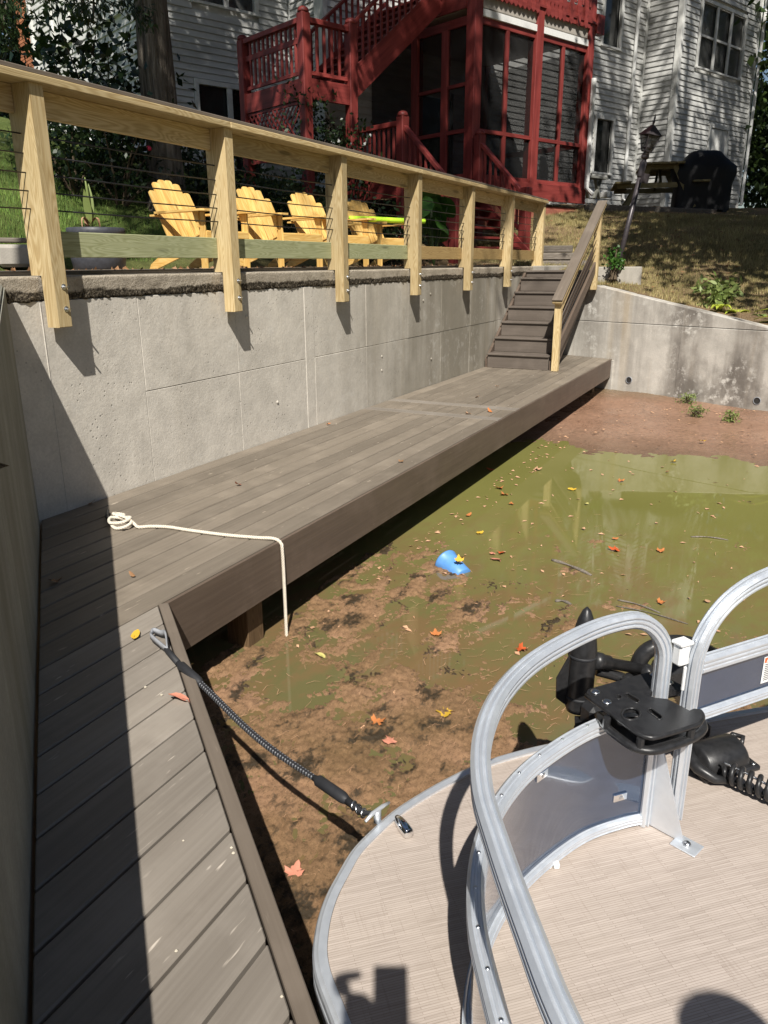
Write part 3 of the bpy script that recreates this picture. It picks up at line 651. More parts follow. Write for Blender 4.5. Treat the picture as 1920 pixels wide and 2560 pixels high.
# ================================================================ RAILING ALONG THE WALL TOP
def railing():
    t = thing('wall_railing', 'new yellow pine railing with black cables bolted along the top of the concrete wall', 'railing', (8, -0.1, 1.08))
    XP = [3.15, 4.755, 6.39, 8.03, 9.65, 11.27, 12.90]; XP = [1.55] + XP
    for k, x in enumerate(XP):
        if k == 0: z0 = 1.08
        else: z0 = 1.265 if k == 7 else 1.086
        dpt = 0.036
        b = B(); b.prism([(-0.130, z0), (-0.134, z0+0.004), (-0.134, 2.3135), (dpt, 2.3135), (dpt, 1.3655), (-0.042, 1.3655), (-0.042, z0)][::-1], x, x+0.089)
        # grain runs along local X, so build lying down and stand it up
        S = frame((x+0.0445, -0.05, (z0+2.31)/2), (0, 0, 1), (0, 1, 0), (-1, 0, 0)); b.V = [S.inverted() @ Vector((v.z, v.x, v.y)) for v in b.V]
        p = b.build('post', 'pine', t, S)
        for z in (1.305, 1.185):
            if k == 7: continue
            b = B(); b.lathe([(0.017, 0), (0.017, 0.003), (0.010, 0.0035), (0.010, 0.012), (0.0055, 0.0125), (0.0055, 0.035)], 8)
            b.build('bolt', 'steel', p, Matrix.Translation((x+0.055+0.006*(k % 2), -0.134, z)) @ Matrix.Rotation(math.pi/2, 4, 'X'))
    for k in range(len(XP)-1):
        a, b = XP[k], XP[k+1]
        block('top_rail', (a+0.0905, -0.012, 2.178), (b-0.0015, 0.026, 2.3132), 'pine', t)
        if k: block('bottom_rail', (a+0.0905, -0.010, 1.462), (b-0.0015, 0.028, 1.602), 'pine_green' if k < 5 and k != 4 else 'pine_tan', t)
        for z in (1.71, 1.80, 1.89, 1.985, 2.08):
            c = B(); c.tube([(a+0.045, -0.030, z), ((a+b)/2+0.045, -0.030, z-0.006), (b+0.045, -0.030, z)], 0.0046 if k else 0.004, 6); c.build('cable', 'cable', t, None, True)
        if k and k > 2:
            c = B(); c.tube([(b-0.06, -0.030, 1.60), (b-0.06, -0.030, 1.86)], 0.004, 6); c.build('cable_brace', 'cable', t)
    for a, b in ((1.4, 4.80), (4.802, 8.07), (8.072, 11.31), (11.312, 13.06)):
        block('cap_board', (a, -0.160, 2.3145), (b, 0.062, 2.3525), 'pine', t, c=0.004)
    for a, b in ((1.4, 6.43), (6.433, 13.05)): block('cap_rail', (a, -0.148, 2.3535), (b, 0.066, 2.3785), 'railcap', t, c=0.004)
railing()

# ================================================================ STAIRS FROM THE DOCK
def stairs():
    t = thing('dock_stairs', 'seven grey brown composite steps from the dock up to the patio', 'stairs', (10.62, -0.5, 0))
    n = 6; run = 0.285; rise = 0.2; x0 = 10.62; yl, yr = -0.065, -0.945
    for i in range(n+1):
        z1 = rise*(i+1) if i < n else 1.335; z0 = rise*i; x = x0+run*i
        if i == n: z1 = 1.30
        block('riser', (x, yr, z0+0.002), (x+0.016, yl, z1-0.026), 'stair', t)
        xe = x+run+0.012 if i < n else x+1.25
        w_ = (xe-x+0.024)/2-0.003
        block('tread', (x-0.024, yr-0.004, z1-0.025), (x-0.024+w_, yl+0.004, z1), 'stair', t, c=0.005)
        block('tread', (x-0.024+w_+0.006, yr-0.004, z1-0.025), (xe-0.002, yl+0.004, z1), 'stair', t, c=0.005)
    for y, mat in ((yr-0.045, 'fascia'), (yl+0.006, 'fascia')):
        P = [(x0+0.02, 0.0), (x0+0.30, 0.0), (x0+run*n+0.25, 1.02), (x0+run*n+0.25, 1.27), (x0+run*n, 1.27), (x0+0.02, 0.12)]
        b = B(); b.prism([(p[0], p[1]) for p in P], 0, 0.038); b.build('stringer', mat, t, frame((0, y+0.038, 0), (1, 0, 0), (0, 0, 1), (0, -1, 0)))
    # hand rail on the pond side
    h = thing('stair_railing', 'short stair railing with a wide brown cap and a pale yellow lower post', 'railing', (10.62, -1.03, 0))
    lo, hi = Vector((10.60, -1.035, 0)), Vector((12.40, -1.105, 0))
    lp = block('post', (10.575, -1.085, 0.001), (10.664, -0.996, 0.90), 'pine', h)
    up = block('post', (12.36, -1.15, 1.02), (12.449, -1.061, 2.10), 'pine', h)
    A, Z = Vector((10.50, -1.04, 0.885)), Vector((12.56, -1.11, 2.235))
    board('cap_rail', A+Vector((0, 0, 0.052)), Z+Vector((0, 0, 0.052)), 0.142, 0.025, 'railcap', h, c=0.004)
    board('cap_board', A+Vector((0.02, 0, 0.018)), Z+Vector((0, 0, 0.018)), 0.13, 0.036, 'pine', h, c=0.004)
    up_v = (Z-A).normalized()
    board('top_rail', A+Vector((0.12, 0.0, -0.09)), Z+Vector((-0.12, 0, -0.09)), 0.036, 0.13, 'pine', h)
    for k in range(5):
        d = 0.22+0.105*k
        c = B(); c.tube([lo+Vector((0.04, -0.005, 0.93-d)), hi+Vector((0, 0, 2.10-d-0.02))], 0.0042, 6); c.build('cable', 'cable', h, None, True)
    board('bottom_rail', lo+Vector((0.05, 0.0, 0.24)), hi+Vector((0, 0, 1.36)), 0.036, 0.15, 'fascia', h)
    board('bottom_rail', lo+Vector((0.05, 0.045, 0.44)), hi+Vector((0, 0.045, 1.54)), 0.02, 0.16, 'fascia', h)
    # landing and its edging blocks
    for mn, mx in (((12.98, -0.30, 1.0), (13.75, -0.02, 1.352)), ((13.02, -1.05, 0.9), (13.22, -0.34, 1.30))):
        pass
    b1 = block('concrete_block', (-0.42, -0.1, -0.15), (0.42, 0.1, 0.125), 'slab', None, Matrix.Translation((13.22, -0.20, 1.245)) @ Matrix.Rotation(math.radians(-12), 4, 'Z'), 0.01)
    tag(b1, 'low grey concrete block at the head of the dock steps', 'block')
    b2 = block('concrete_block', (-0.36, -0.1, -0.2), (0.36, 0.1, 0.13), 'slab', None, Matrix.Translation((13.17, -1.30, 1.22)) @ Matrix.Rotation(math.radians(-72), 4, 'Z'), 0.01)
    tag(b2, 'tan concrete block at the lamp post foot', 'block')
    # stacked landscape timbers
    for i, (dx, dy, dz, L, lab) in enumerate(((0.0, 0.0, 0.06, 0.95, 'lowest weathered timber of the little stack behind the concrete block'), (0.10, 0.10, 0.19, 0.8, 'middle weathered timber of the little stack behind the concrete block'), (0.22, 0.12, 0.31, 0.55, 'topmost weathered timber of the little stack behind the concrete block'))):
        o = block('landscape_timber', (-L/2, -0.08, -0.058), (L/2, 0.08, 0.058), 'old_timber', None, Matrix.Translation((13.85+dx, -0.18+dy, 1.33+dz)) @ Matrix.Rotation(math.radians(-62-5*i), 4, 'Z'), 0.012)
        tag(o, lab, 'timber')
stairs()

# ================================================================ PATIO
def patio():
    pt = thing('patio', 'patio strip behind the railing: grey boards and gravel under the orange chairs', 'patio', (8, 1.2, 1.3))
    for i in range(4):
        y = 0.222+PITCHB*i; block('deck_board', (2.9, y, 1.362), (12.25, y+BW, 1.387), 'dock', pt)
    V = []; F = []; nx, ny = 120, 30
    for j in range(ny+1):
        for i in range(nx+1):
            x = 2.7+10.2*i/nx; y = 0.8+2.4*j/ny
            V.append((x, y, 1.352+0.012*fbm(x*4, y*4)+0.03*max(0, j/ny-0.8)))
    for j in range(ny):
        for i in range(nx): a = j*(nx+1)+i; F.append((a, a+1, a+nx+2, a+nx+1))
    kind(obj('gravel', mesh('gravel', V, F, 'gravel', True), pt), 'stuff')
    # litter of dry leaf scraps along the boards
    r = random.Random(21); b = B()
    for k in range(420):
        x, y = r.uniform(3.0, 13.0), r.choice([r.uniform(0.25, 0.9), r.uniform(0.6, 2.6)]); s = r.uniform(0.008, 0.03); a = r.uniform(0, 6.28); z = 1.385 if y < 0.8 else 1.372
        c_, s_ = math.cos(a)*s, math.sin(a)*s
        b.add([(x-c_, y-s_, z), (x+s_*0.5, y-c_*0.5, z+r.uniform(0.004, 0.03)), (x+c_, y+s_, z+r.uniform(0, 0.012)), (x-s_*0.5, y+c_*0.5, z+r.uniform(0, 0.008))], [(0, 1, 2, 3)])
    kind(b.build('leaf_litter', 'leaf_brown', pt), 'stuff')
patio()

def adirondack():
    t = thing('adirondack_chair', 'x', 'chair', (0, 0, 0), 0, 'orange cedar chairs on the patio')
    W2 = 0.27
    # back slats, fanned, rounded tops
    tops = [0.70, 0.80, 0.835, 0.835, 0.80, 0.70]; n = 6; wd = 0.088
    base = Vector((0, 0.16, 0.17)); ang = math.radians(30)
    for i in range(n):
        k = i-(n-1)/2; L = tops[i]; fan = k*0.012
        pts = [(-wd*0.40, 0), (wd*0.40, 0), (wd/2, L*0.6), (wd/2, L-wd*0.30)]
        for q in range(1, 8): a = math.pi*q/8; pts.append((wd/2*math.copysign(abs(math.cos(a))**0.6, math.cos(a)), L-wd*0.30+wd*0.30*math.sin(a)**0.8))
        pts += [(-wd/2, L-wd*0.30), (-wd/2, L*0.6)]
        b = B(); b.prism(pts, -0.009, 0.009)
        M = Matrix.Translation(base+Vector((k*0.094, 0, 0))) @ Matrix.Rotation(-fan*1.0, 4, 'Y') @ Matrix.Rotation(math.pi/2-ang, 4, 'X')
        # swap so that grain runs along the slat
        S = Matrix(((0, 1, 0, 0), (-1, 0, 0, 0), (0, 0, 1, 0), (0, 0, 0, 1)))
        b.V = [S.inverted() @ v for v in b.V]
        b.build('back_slat', 'cedar', t, M @ S)
    for i in range(6):
        f = i/5; y = -0.30+0.46*f; z = 0.355-0.125*f
        board('seat_slat', (-W2-0.01, y, z), (W2+0.01, y, z), 0.078, 0.018, 'cedar', t, up=(0, 0.26, 0.96))
    board('front_apron', (-W2-0.01, -0.345, 0.315), (W2+0.01, -0.345, 0.315), 0.018, 0.10, 'cedar', t)
    for s in (-1, 1):
        b = B(); b.prism([(-0.34, 0.36), (-0.34, 0.245), (0.52, 0.0), (0.60, 0.0), (0.56, 0.06), (0.20, 0.245)], -0.011, 0.011)
        b.build('side_rail', 'cedar', t, frame((s*(W2-0.012), 0, 0), (0, 1, 0), (0, 0, 1), (1, 0, 0)))
        board('front_leg', (s*(W2+0.012), -0.30, 0.0), (s*(W2+0.012), -0.30, 0.545), 0.085, 0.02, 'cedar', t, up=(1, 0, 0))
        b = B(); b.prism([(-0.43, 0.055), (-0.40, 0.085), (-0.1, 0.075), (0.36, 0.03), (0.36, -0.04), (-0.1, -0.05), (-0.40, -0.06), (-0.43, -0.03)], -0.01, 0.01)
        b.build('arm_rest', 'cedar', t, frame((s*(W2+0.03), 0, 0.556), (0, 1, 0), (-1, 0, 0), (0, 0, 1)))
        b = B(); b.prism([(-0.3, 0.545), (-0.3, 0.40), (-0.28, 0.40), (-0.22, 0.545)], -0.009, 0.009)
        b.build('arm_bracket', 'cedar', t, frame((s*(W2+0.034), 0.02, 0), (0, 1, 0), (0, 0, 1), (1, 0, 0)))
    board('back_brace', (-W2-0.06, 0.40, 0.53), (W2+0.06, 0.40, 0.53), 0.07, 0.02, 'cedar', t)
    board('back_brace', (-0.22, 0.515, 0.74), (0.22, 0.515, 0.74), 0.06, 0.018, 'cedar', t, up=(0, -0.9, 0.4))
    return t
def copy_tree(t, M):
    def cp(o, par):
        c = o.copy(); COL.objects.link(c)
        if par: c.parent = par
        for ch in list(o.children): cp(ch, c)
        return c
    kids = list(t.children); r = cp(t, None); r.matrix_basis = M; WM[r] = M; return r
def chairs():
    ch = adirondack()
    spots = [((6.37, 1.40), -10, 'orange cedar chair at the left end of the row, beside the grey planter'),
             ((7.30, 1.12), -16, 'orange cedar chair second from the planter, half hidden by a railing post'),
             ((8.10, 0.98), -20, 'orange cedar chair third from the planter, left of the one with the lime noodle'),
             ((9.42, 1.00), -24, 'orange cedar chair at the right end of the row, lime noodle across its arms')]
    for i, ((x, y), a, lab) in enumerate(spots):
        M = Matrix.Translation((x, y, 1.365)) @ Matrix.Rotation(math.radians(a), 4, 'Z') @ Matrix.Scale(0.95, 4)
        o = ch if i == 0 else copy_tree(ch, M)
        if i == 0: o.matrix_basis = M
        o['label'] = lab
    r = Matrix.Rotation(math.radians(-24), 4, 'Z'); c0 = Vector((9.42, 1.00, 1.365))
    P = crv([c0+r @ (Vector(p)*0.95) for p in ((-0.62, -0.10, 0.606), (-0.3, -0.16, 0.606), (0.05, -0.2, 0.60), (0.34, -0.27, 0.602), (0.5, -0.30, 0.60))], 6)
    b = B(); b.tube(P, 0.033, 12)
    tag(b.build('pool_noodle', 'noodle', None, None, True), 'lime green foam noodle lying across the arms of the rightmost orange chair', 'pool noodle')
chairs()

def planter():
    x, y = 5.70, 2.14; t = thing('planter', 'round dark grey resin planter standing left of the orange chairs', 'planter', (x, y, 1.36))
    M = Matrix.Translation((x, y, 1.36))
    b = B(); b.lathe([(0.20, 0), (0.235, 0.03), (0.25, 0.12), (0.245, 0.30), (0.25, 0.32), (0.262, 0.335), (0.262, 0.385), (0.252, 0.39), (0.235, 0.385), (0.232, 0.34), (0.1, 0.335)], 32); b.build('pot', 'pot', t, M, True)
    b = B(); b.lathe([(0.231, 0.30), (0.231, 0.345), (0.12, 0.36), (0.01, 0.362)], 24); b.build('soil', 'soil', t, M, True)
    s = thing('potted_stalk', 'single pale green corn like stalk with withered leaves in the grey planter', 'plant', (x-0.05, y, 1.72))
    M2 = Matrix.Translation((x-0.05, y, 1.715))
    b = B(); b.tube([(0, 0, 0), (0.005, 0, 0.2), (0.0, 0, 0.36), (-0.01, 0, 0.47)], [0.016, 0.014, 0.012, 0.004], 8); b.build('stem', 'leaf_light', s, M2, True)
    for a, L, dr, mat in ((0.5, 0.40, 0.02, 'leaf_light'), (3.5, 0.34, 0.03, 'leaf_light'), (1.2, 0.17, -0.22, 'leaf_tan'), (5.2, 0.16, -0.24, 'leaf_tan'), (2.6, 0.15, -0.2, 'leaf_tan')):
        V = []; F = []; n = 7
        for i in range(n+1):
            f = i/n; out = (0.02+0.10*f if dr > 0 else 0.16*math.sin(f*2.0)); z = 0.06+(L*f*(1-0.1*f) if dr > 0 else 0.09*math.sin(f*3.0)+dr*f*f*0.5)
            wv = 0.035*math.sin(math.pi*min(1, f*0.9+0.1))+0.002; p = Vector((math.cos(a)*out*0.5, math.sin(a)*out*0.5, z)); sdr = Vector((-math.sin(a), math.cos(a), 0))*wv
            V += [p-sdr, p+Vector((math.cos(a), math.sin(a), 0))*-0.006, p+sdr]
        for i in range(n): F += [(3*i, 3*i+1, 3*i+4, 3*i+3), (3*i+1, 3*i+2, 3*i+5, 3*i+4)]
        obj('leaf', mesh('leaf', V, F, mat, True), s, M2)
planter()
def left_edging():
    a = Vector((5.05, 3.12, 0)); d = Vector((0.80, -0.60, 0)).normalized()
    o = board('landscape_timber', (a-d*1.2)+Vector((0, 0, 1.645)), a+d*0.55+Vector((0, 0, 1.645)), 0.12, 0.045, 'old_timber', None, c=0.01)
    tag(o, 'dark weathered edging timber on the stone row at the far left', 'timber')
    for k, (s, L) in enumerate(((-0.45, 0.42), (0.02, 0.40), (0.42, 0.34))):
        b = B(); V, F = chbox(L, 0.2, 0.2, 0.03); V = [Vector(v)+Vector((fbm(v[0]*9, v[1]*9, k)*0.012, 0, fbm(v[1]*9, v[2]*9, k+3)*0.012)) for v in V]; b.add(V, F)
        p = a+d*s; o = b.build('edging_stone', 'slab', None, Matrix.Translation((p.x, p.y, 1.505)) @ Matrix.Rotation(math.atan2(d.y, d.x), 4, 'Z'))
        tag(o, ('rough edging stone at the left frame edge under the dark timber', 'middle rough edging stone under the dark timber, left of the first railing post', 'rough edging stone next to the first railing post, under the timber')[k], 'stone')
left_edging()

# ================================================================ HOUSE (own frame: u along the front, v into the house)
HA = math.radians(-22.2); E1 = Vector((math.cos(HA), math.sin(HA), 0)); E2 = Vector((-math.sin(HA), math.cos(HA), 0))
HO = Vector((24.654, 1.451, 0)); MH = frame(HO, E1, E2, Vector((0, 0, 1)))
def hw(u, v, z): return MH @ Vector((u, v, z))
def hb(name, u0, u1, v0, v1, z0, z1, mat, par, c=0.004): return block(name, (u0, v0, z0), (u1, v1, z1), mat, par, MH, c)
PL = {}
def plank_mesh(L, h, mat='siding'):
    k = (round(L, 3), round(h, 3))
    if k not in PL:
        pr = [(0.0, 0.0), (0.028, 0.0), (0.028, 0.010), (0.004, h), (0.0, h)]   # (out, up): dutch lap with a faint mid line
        V = [(-L/2, a, b) for a, b in pr] + [(L/2, a, b) for a, b in pr]; n = len(pr)
        F = [tuple(range(n)), tuple(range(2*n-1, n-1, -1))] + [(i, n+i, n+(i+1) % n, (i+1) % n) for i in range(n)]
        F = [f[::-1] for f in F]
        PL[k] = mesh('siding_plank', V, F, mat)
    return PL[k]
def siding(wall, org, X, Y, x0, x1, z0, z1, lap, holes=(), join=0.0):
    """holes: (xa, xb, za, zb) in wall coordinates; each course is split round them"""
    z = z0; Fm = frame(org, X, Y, Vector((0, 0, 1)))
    while z < z1-0.01:
        spans = [(x0, x1)]
        for a, b, c_, d in holes:
            if z+lap*0.6 > c_ and z+lap*0.4 < d:
                ns = []
                for p, q in spans:
                    if b <= p or a >= q: ns.append((p, q)); continue
                    if a > p: ns.append((p, a))
                    if b < q: ns.append((b, q))
                spans = ns
        for p, q in spans:
            if q-p > 0.03: obj('siding_plank', plank_mesh(q-p, lap), wall, Fm @ Matrix.Translation(((p+q)/2, 0, z)))
        z += lap
def window(par, org, X, Y, x0, x1, z0, z1, cols=1, blinds=(), sill=True, tw=0.09, meet=True, pane='glass'):
    F = frame(org, X, Y, Vector((0, 0, 1)))
    wdw = block('window', (x0-tw, 0.0, z1), (x1+tw, 0.05, z1+tw), 'trim', par, F)
    block('window_sill', (x0-tw-0.02, 0.0, z0-0.05), (x1+tw+0.02, 0.075, z0), 'trim', wdw, F)
    for a in (x0-tw, x1): block('window_frame', (a, 0.0, z0+0.001), (a+tw, 0.05, z1-0.001), 'trim', wdw, F)
    cw = (x1-x0)/cols
    for k in range(cols):
        a, b = x0+cw*k, x0+cw*(k+1)
        if k: block('mullion', (a-0.055, 0.0, z0+0.001), (a+0.055, 0.045, z1-0.001), 'trim', wdw, F)
        block('pane', (a, -0.055, z0), (b, -0.045, z1), pane, wdw, F, 0)
        if meet: block('meeting_rail', (a+(0.056 if k else 0.001), -0.04, (z0+z1)/2-0.03), (b-(0.056 if k < cols-1 else 0.001), 0.0, (z0+z1)/2+0.03), 'trim', wdw, F)
        if k in blinds:
            zz = z1-0.05
            while zz > z0+0.04: block('blind_slat', (a+0.06, -0.12, zz-0.022), (b-0.06, -0.08, zz-0.016), 'blind', wdw, F, 0); zz -= 0.06
    return wdw
def house():
    h = thing('house', 'big white clapboard house on the slope behind the red porch', 'house', hw(-4, 3, 3.0))
    NX, NY = -E1, -E2                 # front faces: wall x runs towards -u
    SX, SY = E2, -E1                  # left-facing faces: wall x runs towards +v
    ZT = 9.0
    LAP = 0.142
    org = hw(0, 0, 0)
    # --- main front F0, u -10.08 .. 1.575  (x' = -u)
    w0 = hb('wall', -10.08, 1.575, 0.06, 0.3, 2.2, 11.6, 'trim', h, 0)
    holes0 = [(-0.02-0.70, 0.90, 6.93, 8.6), (-0.55, 0.75, 3.80, 5.40)]
    holes0 = [(-0.36, 0.62, 6.98, 8.9), (-0.34, 0.66, 3.78, 5.36), (6.3, 7.4, 3.0, 5.1), (2.6, 3.9, 6.9, 8.9)]
    siding(w0, org, NX, NY, -1.56, 10.06, 2.616, ZT, LAP, holes0)
    window(w0, org, NX, NY, -0.26, 0.54, 7.08, 8.7, 1, meet=False)
    window(w0, org, NX, NY, -0.24, 0.56, 3.88, 5.26, 1, meet=False)
    window(w0, org, NX, NY, 2.7, 3.8, 7.0, 8.8, 1)
    d = block('door', (6.38, -0.06, 2.95), (7.32, 0.02, 5.02), 'glass', w0, frame(org, NX, NY, Vector((0, 0, 1))))
    # --- right wing
    vr = -1.096; uo = 1.575; ue = 6.2
    w1 = hb('wall', uo+0.06, ue, vr+0.06, 3.0, 2.2, 11.6, 'trim', h, 0)
    org1 = hw(0, vr, 0)
    holes1 = [(-5.35, -2.48, 6.60, 8.60), (-4.95, -3.70, 2.9, 5.42)]
    siding(w1, org1, NX, NY, -ue, -uo-0.0, 2.666, ZT, LAP, holes1)
    window(w1, org1, NX, NY, -5.22, -2.62, 6.80, 8.44, 3, blinds=(2, 1), pane='pane')
    for a, b, z0, z1 in ((-5.25, -2.6, 6.78, 8.46),):
        pass
    block('door', (-4.86, -0.03, 2.95), (-3.82, 0.03, 5.30), 'trim', w1, frame(org1, NX, NY, Vector((0, 0, 1))))
    block('door_frame', (-4.95, 0.0, 5.31), (-3.72, 0.06, 5.42), 'trim', w1, frame(org1, NX, NY, Vector((0, 0, 1))))
    for a in (-4.95, -3.82): block('door_frame', (a, 0.0, 2.95), (a+0.09, 0.06, 5.31), 'trim', w1, frame(org1, NX, NY, Vector((0, 0, 1))))
    # wing's left cheek
    w2 = hb('wall', uo+0.055, uo+0.16, vr+0.17, -0.0, 2.2, 11.6, 'trim', h, 0)
    siding(w2, hw(uo+0.055, 0, 0), SX, SY, vr+0.05, -0.03, 2.666, ZT, LAP)
    # --- left part F1 set back
    v1 = 1.229; ul = -13.03
    w3 = hb('wall', ul+0.06, -10.0, v1+0.06, v1+0.3, 2.2, 11.6, 'trim', h, 0)
    org3 = hw(0, v1, 0)
    holes3 = [(10.80, 12.32, 6.15, 8.7), (10.80, 12.40, 3.0, 4.92)]
    siding(w3, org3, NX, NY, 10.09, -ul, 2.9, ZT, 0.119, holes3)
    window(w3, org3, NX, NY, 10.90, 12.22, 6.27, 8.3, 2, blinds=(0, 1), pane='pane', meet=False)
    window(w3, org3, NX, NY, 10.90, 12.30, 3.1, 4.82, 2, meet=False)
    w4 = hb('wall', -10.08+0.055, -9.9, 0.2, v1+0.06, 2.2, 11.6, 'trim', h, 0)
    siding(w4, hw(-10.08+0.055, 0, 0), SX, SY, 0.0, v1, 2.9, ZT, 0.119)
    # --- left gable side
    w5 = hb('wall', ul+0.06, ul+0.3, v1+0.301, 8.0, 2.2, 11.6, 'trim', h, 0)
    org5 = hw(ul+0.06, 0, 0)
    siding(w5, org5, SX, SY, v1, 8.0, 2.9, ZT, 0.142, [(5.55, 6.75, 6.2, 8.9), (2.9, 4.3, 6.2, 8.9)])
    window(w5, org5, SX, SY, 5.65, 6.65, 6.3, 8.2, 1); window(w5, org5, SX, SY, 3.0, 4.2, 6.3, 8.2, 1)
    # corner boards
    for u, v in ((uo-0.005, vr-0.03), (ue-0.10, vr-0.03)): hb('corner_board', u, u+0.13, v, v+0.16, 2.8, 11.6, 'trim', h)
    hb('corner_board', -10.11, -9.98, -0.03, 0.1, 2.8, 11.6, 'trim', h); hb('corner_board', ul-0.02, ul+0.10, v1-0.03, v1+0.10, 2.8, 11.6, 'trim', h)
    hb('corner_board', ul-0.02, ul+0.10, 7.90, 8.03, 2.8, 11.6, 'trim', h); hb('corner_board', uo-0.06, uo+0.03, -0.05, 0.04, 2.8, 11.6, 'trim', h)
    hb('corner_board', -10.06, -9.99, v1-0.05, v1+0.04, 2.8, 11.6, 'trim', h)
    # downpipes on the front and the wing corner
    for P in ([(0.98, -0.09, 10), (0.98, -0.09, 3.22), (1.05, -0.22, 3.12)], [(ue+0.10, vr-0.08, 10.5), (ue+0.10, vr-0.08, 3.2)]):
        c = B(); c.tube([hw(*p) for p in P], 0.048, 8); c.build('downpipe', 'gutter', h, None, False)
    # roof
    b = B(); zr, zp = 11.6, 14.6
    b.add([hw(-13.6, -1.6, zr), hw(6.8, -1.6, zr), hw(6.8, 8.8, zr), hw(-13.6, 8.8, zr), hw(-9, 3.5, zp), hw(2.5, 3.5, zp)], [(0, 1, 5, 4), (1, 2, 5), (2, 3, 4, 5), (3, 0, 4), (3, 2, 1, 0)])
    b.build('roof', 'roof', h)
    hb('wall', -12.9, 6.0, 3.1, 8.0, 2.2, 11.5, 'trim', h, 0)
    # brick chimney beyond the left corner board
    ch = hb('chimney', ul+0.02, ul+1.2, 8.06, 8.98, 2.4, 13.4, 'mortar', h, 0)
    bm = {}
    z = 4.2; i = 0
    Fm = frame(hw(ul+0.02, 8.06, 0), SX, SY, Vector((0, 0, 1)))
    while z < 9.4:
        x = -0.0 if i % 2 == 0 else -0.105
        while x < 0.92:
            a, b_ = max(0.0, x), min(0.92, x+0.2)
            if b_-a > 0.04: block('brick', (a, 0.0, z), (b_, 0.016, z+0.063), 'brick', ch, Fm, 0.003)
            x += 0.21
        z += 0.074; i += 1
    Ff = frame(hw(ul+0.02, 8.06, 0), -E1, -E2, Vector((0, 0, 1)))
    return h
house()

# ================================================================ RED PORCH AND STAIRS
def baluster_run(par, a, b, z_off0, z_off1, step=0.125, wd=0.045, mat='red', name='baluster', flat=False):
    """upright bars under a rail from a to b (rail height points)"""
    a, b = Vector(a), Vector(b); L = math.hypot(b.x-a.x, b.y-a.y); n = max(2, int(L/step))
    d = Vector((b.x-a.x, b.y-a.y, 0)).normalized()
    for i in range(1, n):
        p = a.lerp(b, i/n); board(name, (p.x, p.y, p.z+z_off0), (p.x, p.y, p.z+z_off1), wd, 0.035, mat, par, up=(-d.y, d.x, 0), c=0.003)
def round_post(par, u, v, z0, z1, w_=0.14, cap=True):
    p = hb('post', u-w_/2, u+w_/2, v-w_/2, v+w_/2, z0, z1, 'red', par, 0.012)
    if cap:
        b = B(); b.lathe([(w_*0.56, 0), (w_*0.57, 0.02), (w_*0.53, 0.05), (w_*0.40, 0.075), (w_*0.2, 0.088), (0.01, 0.09)], 14); b.build('post_cap', 'red', p, MH @ Matrix.Translation((u, v, z1)), True)
    return p
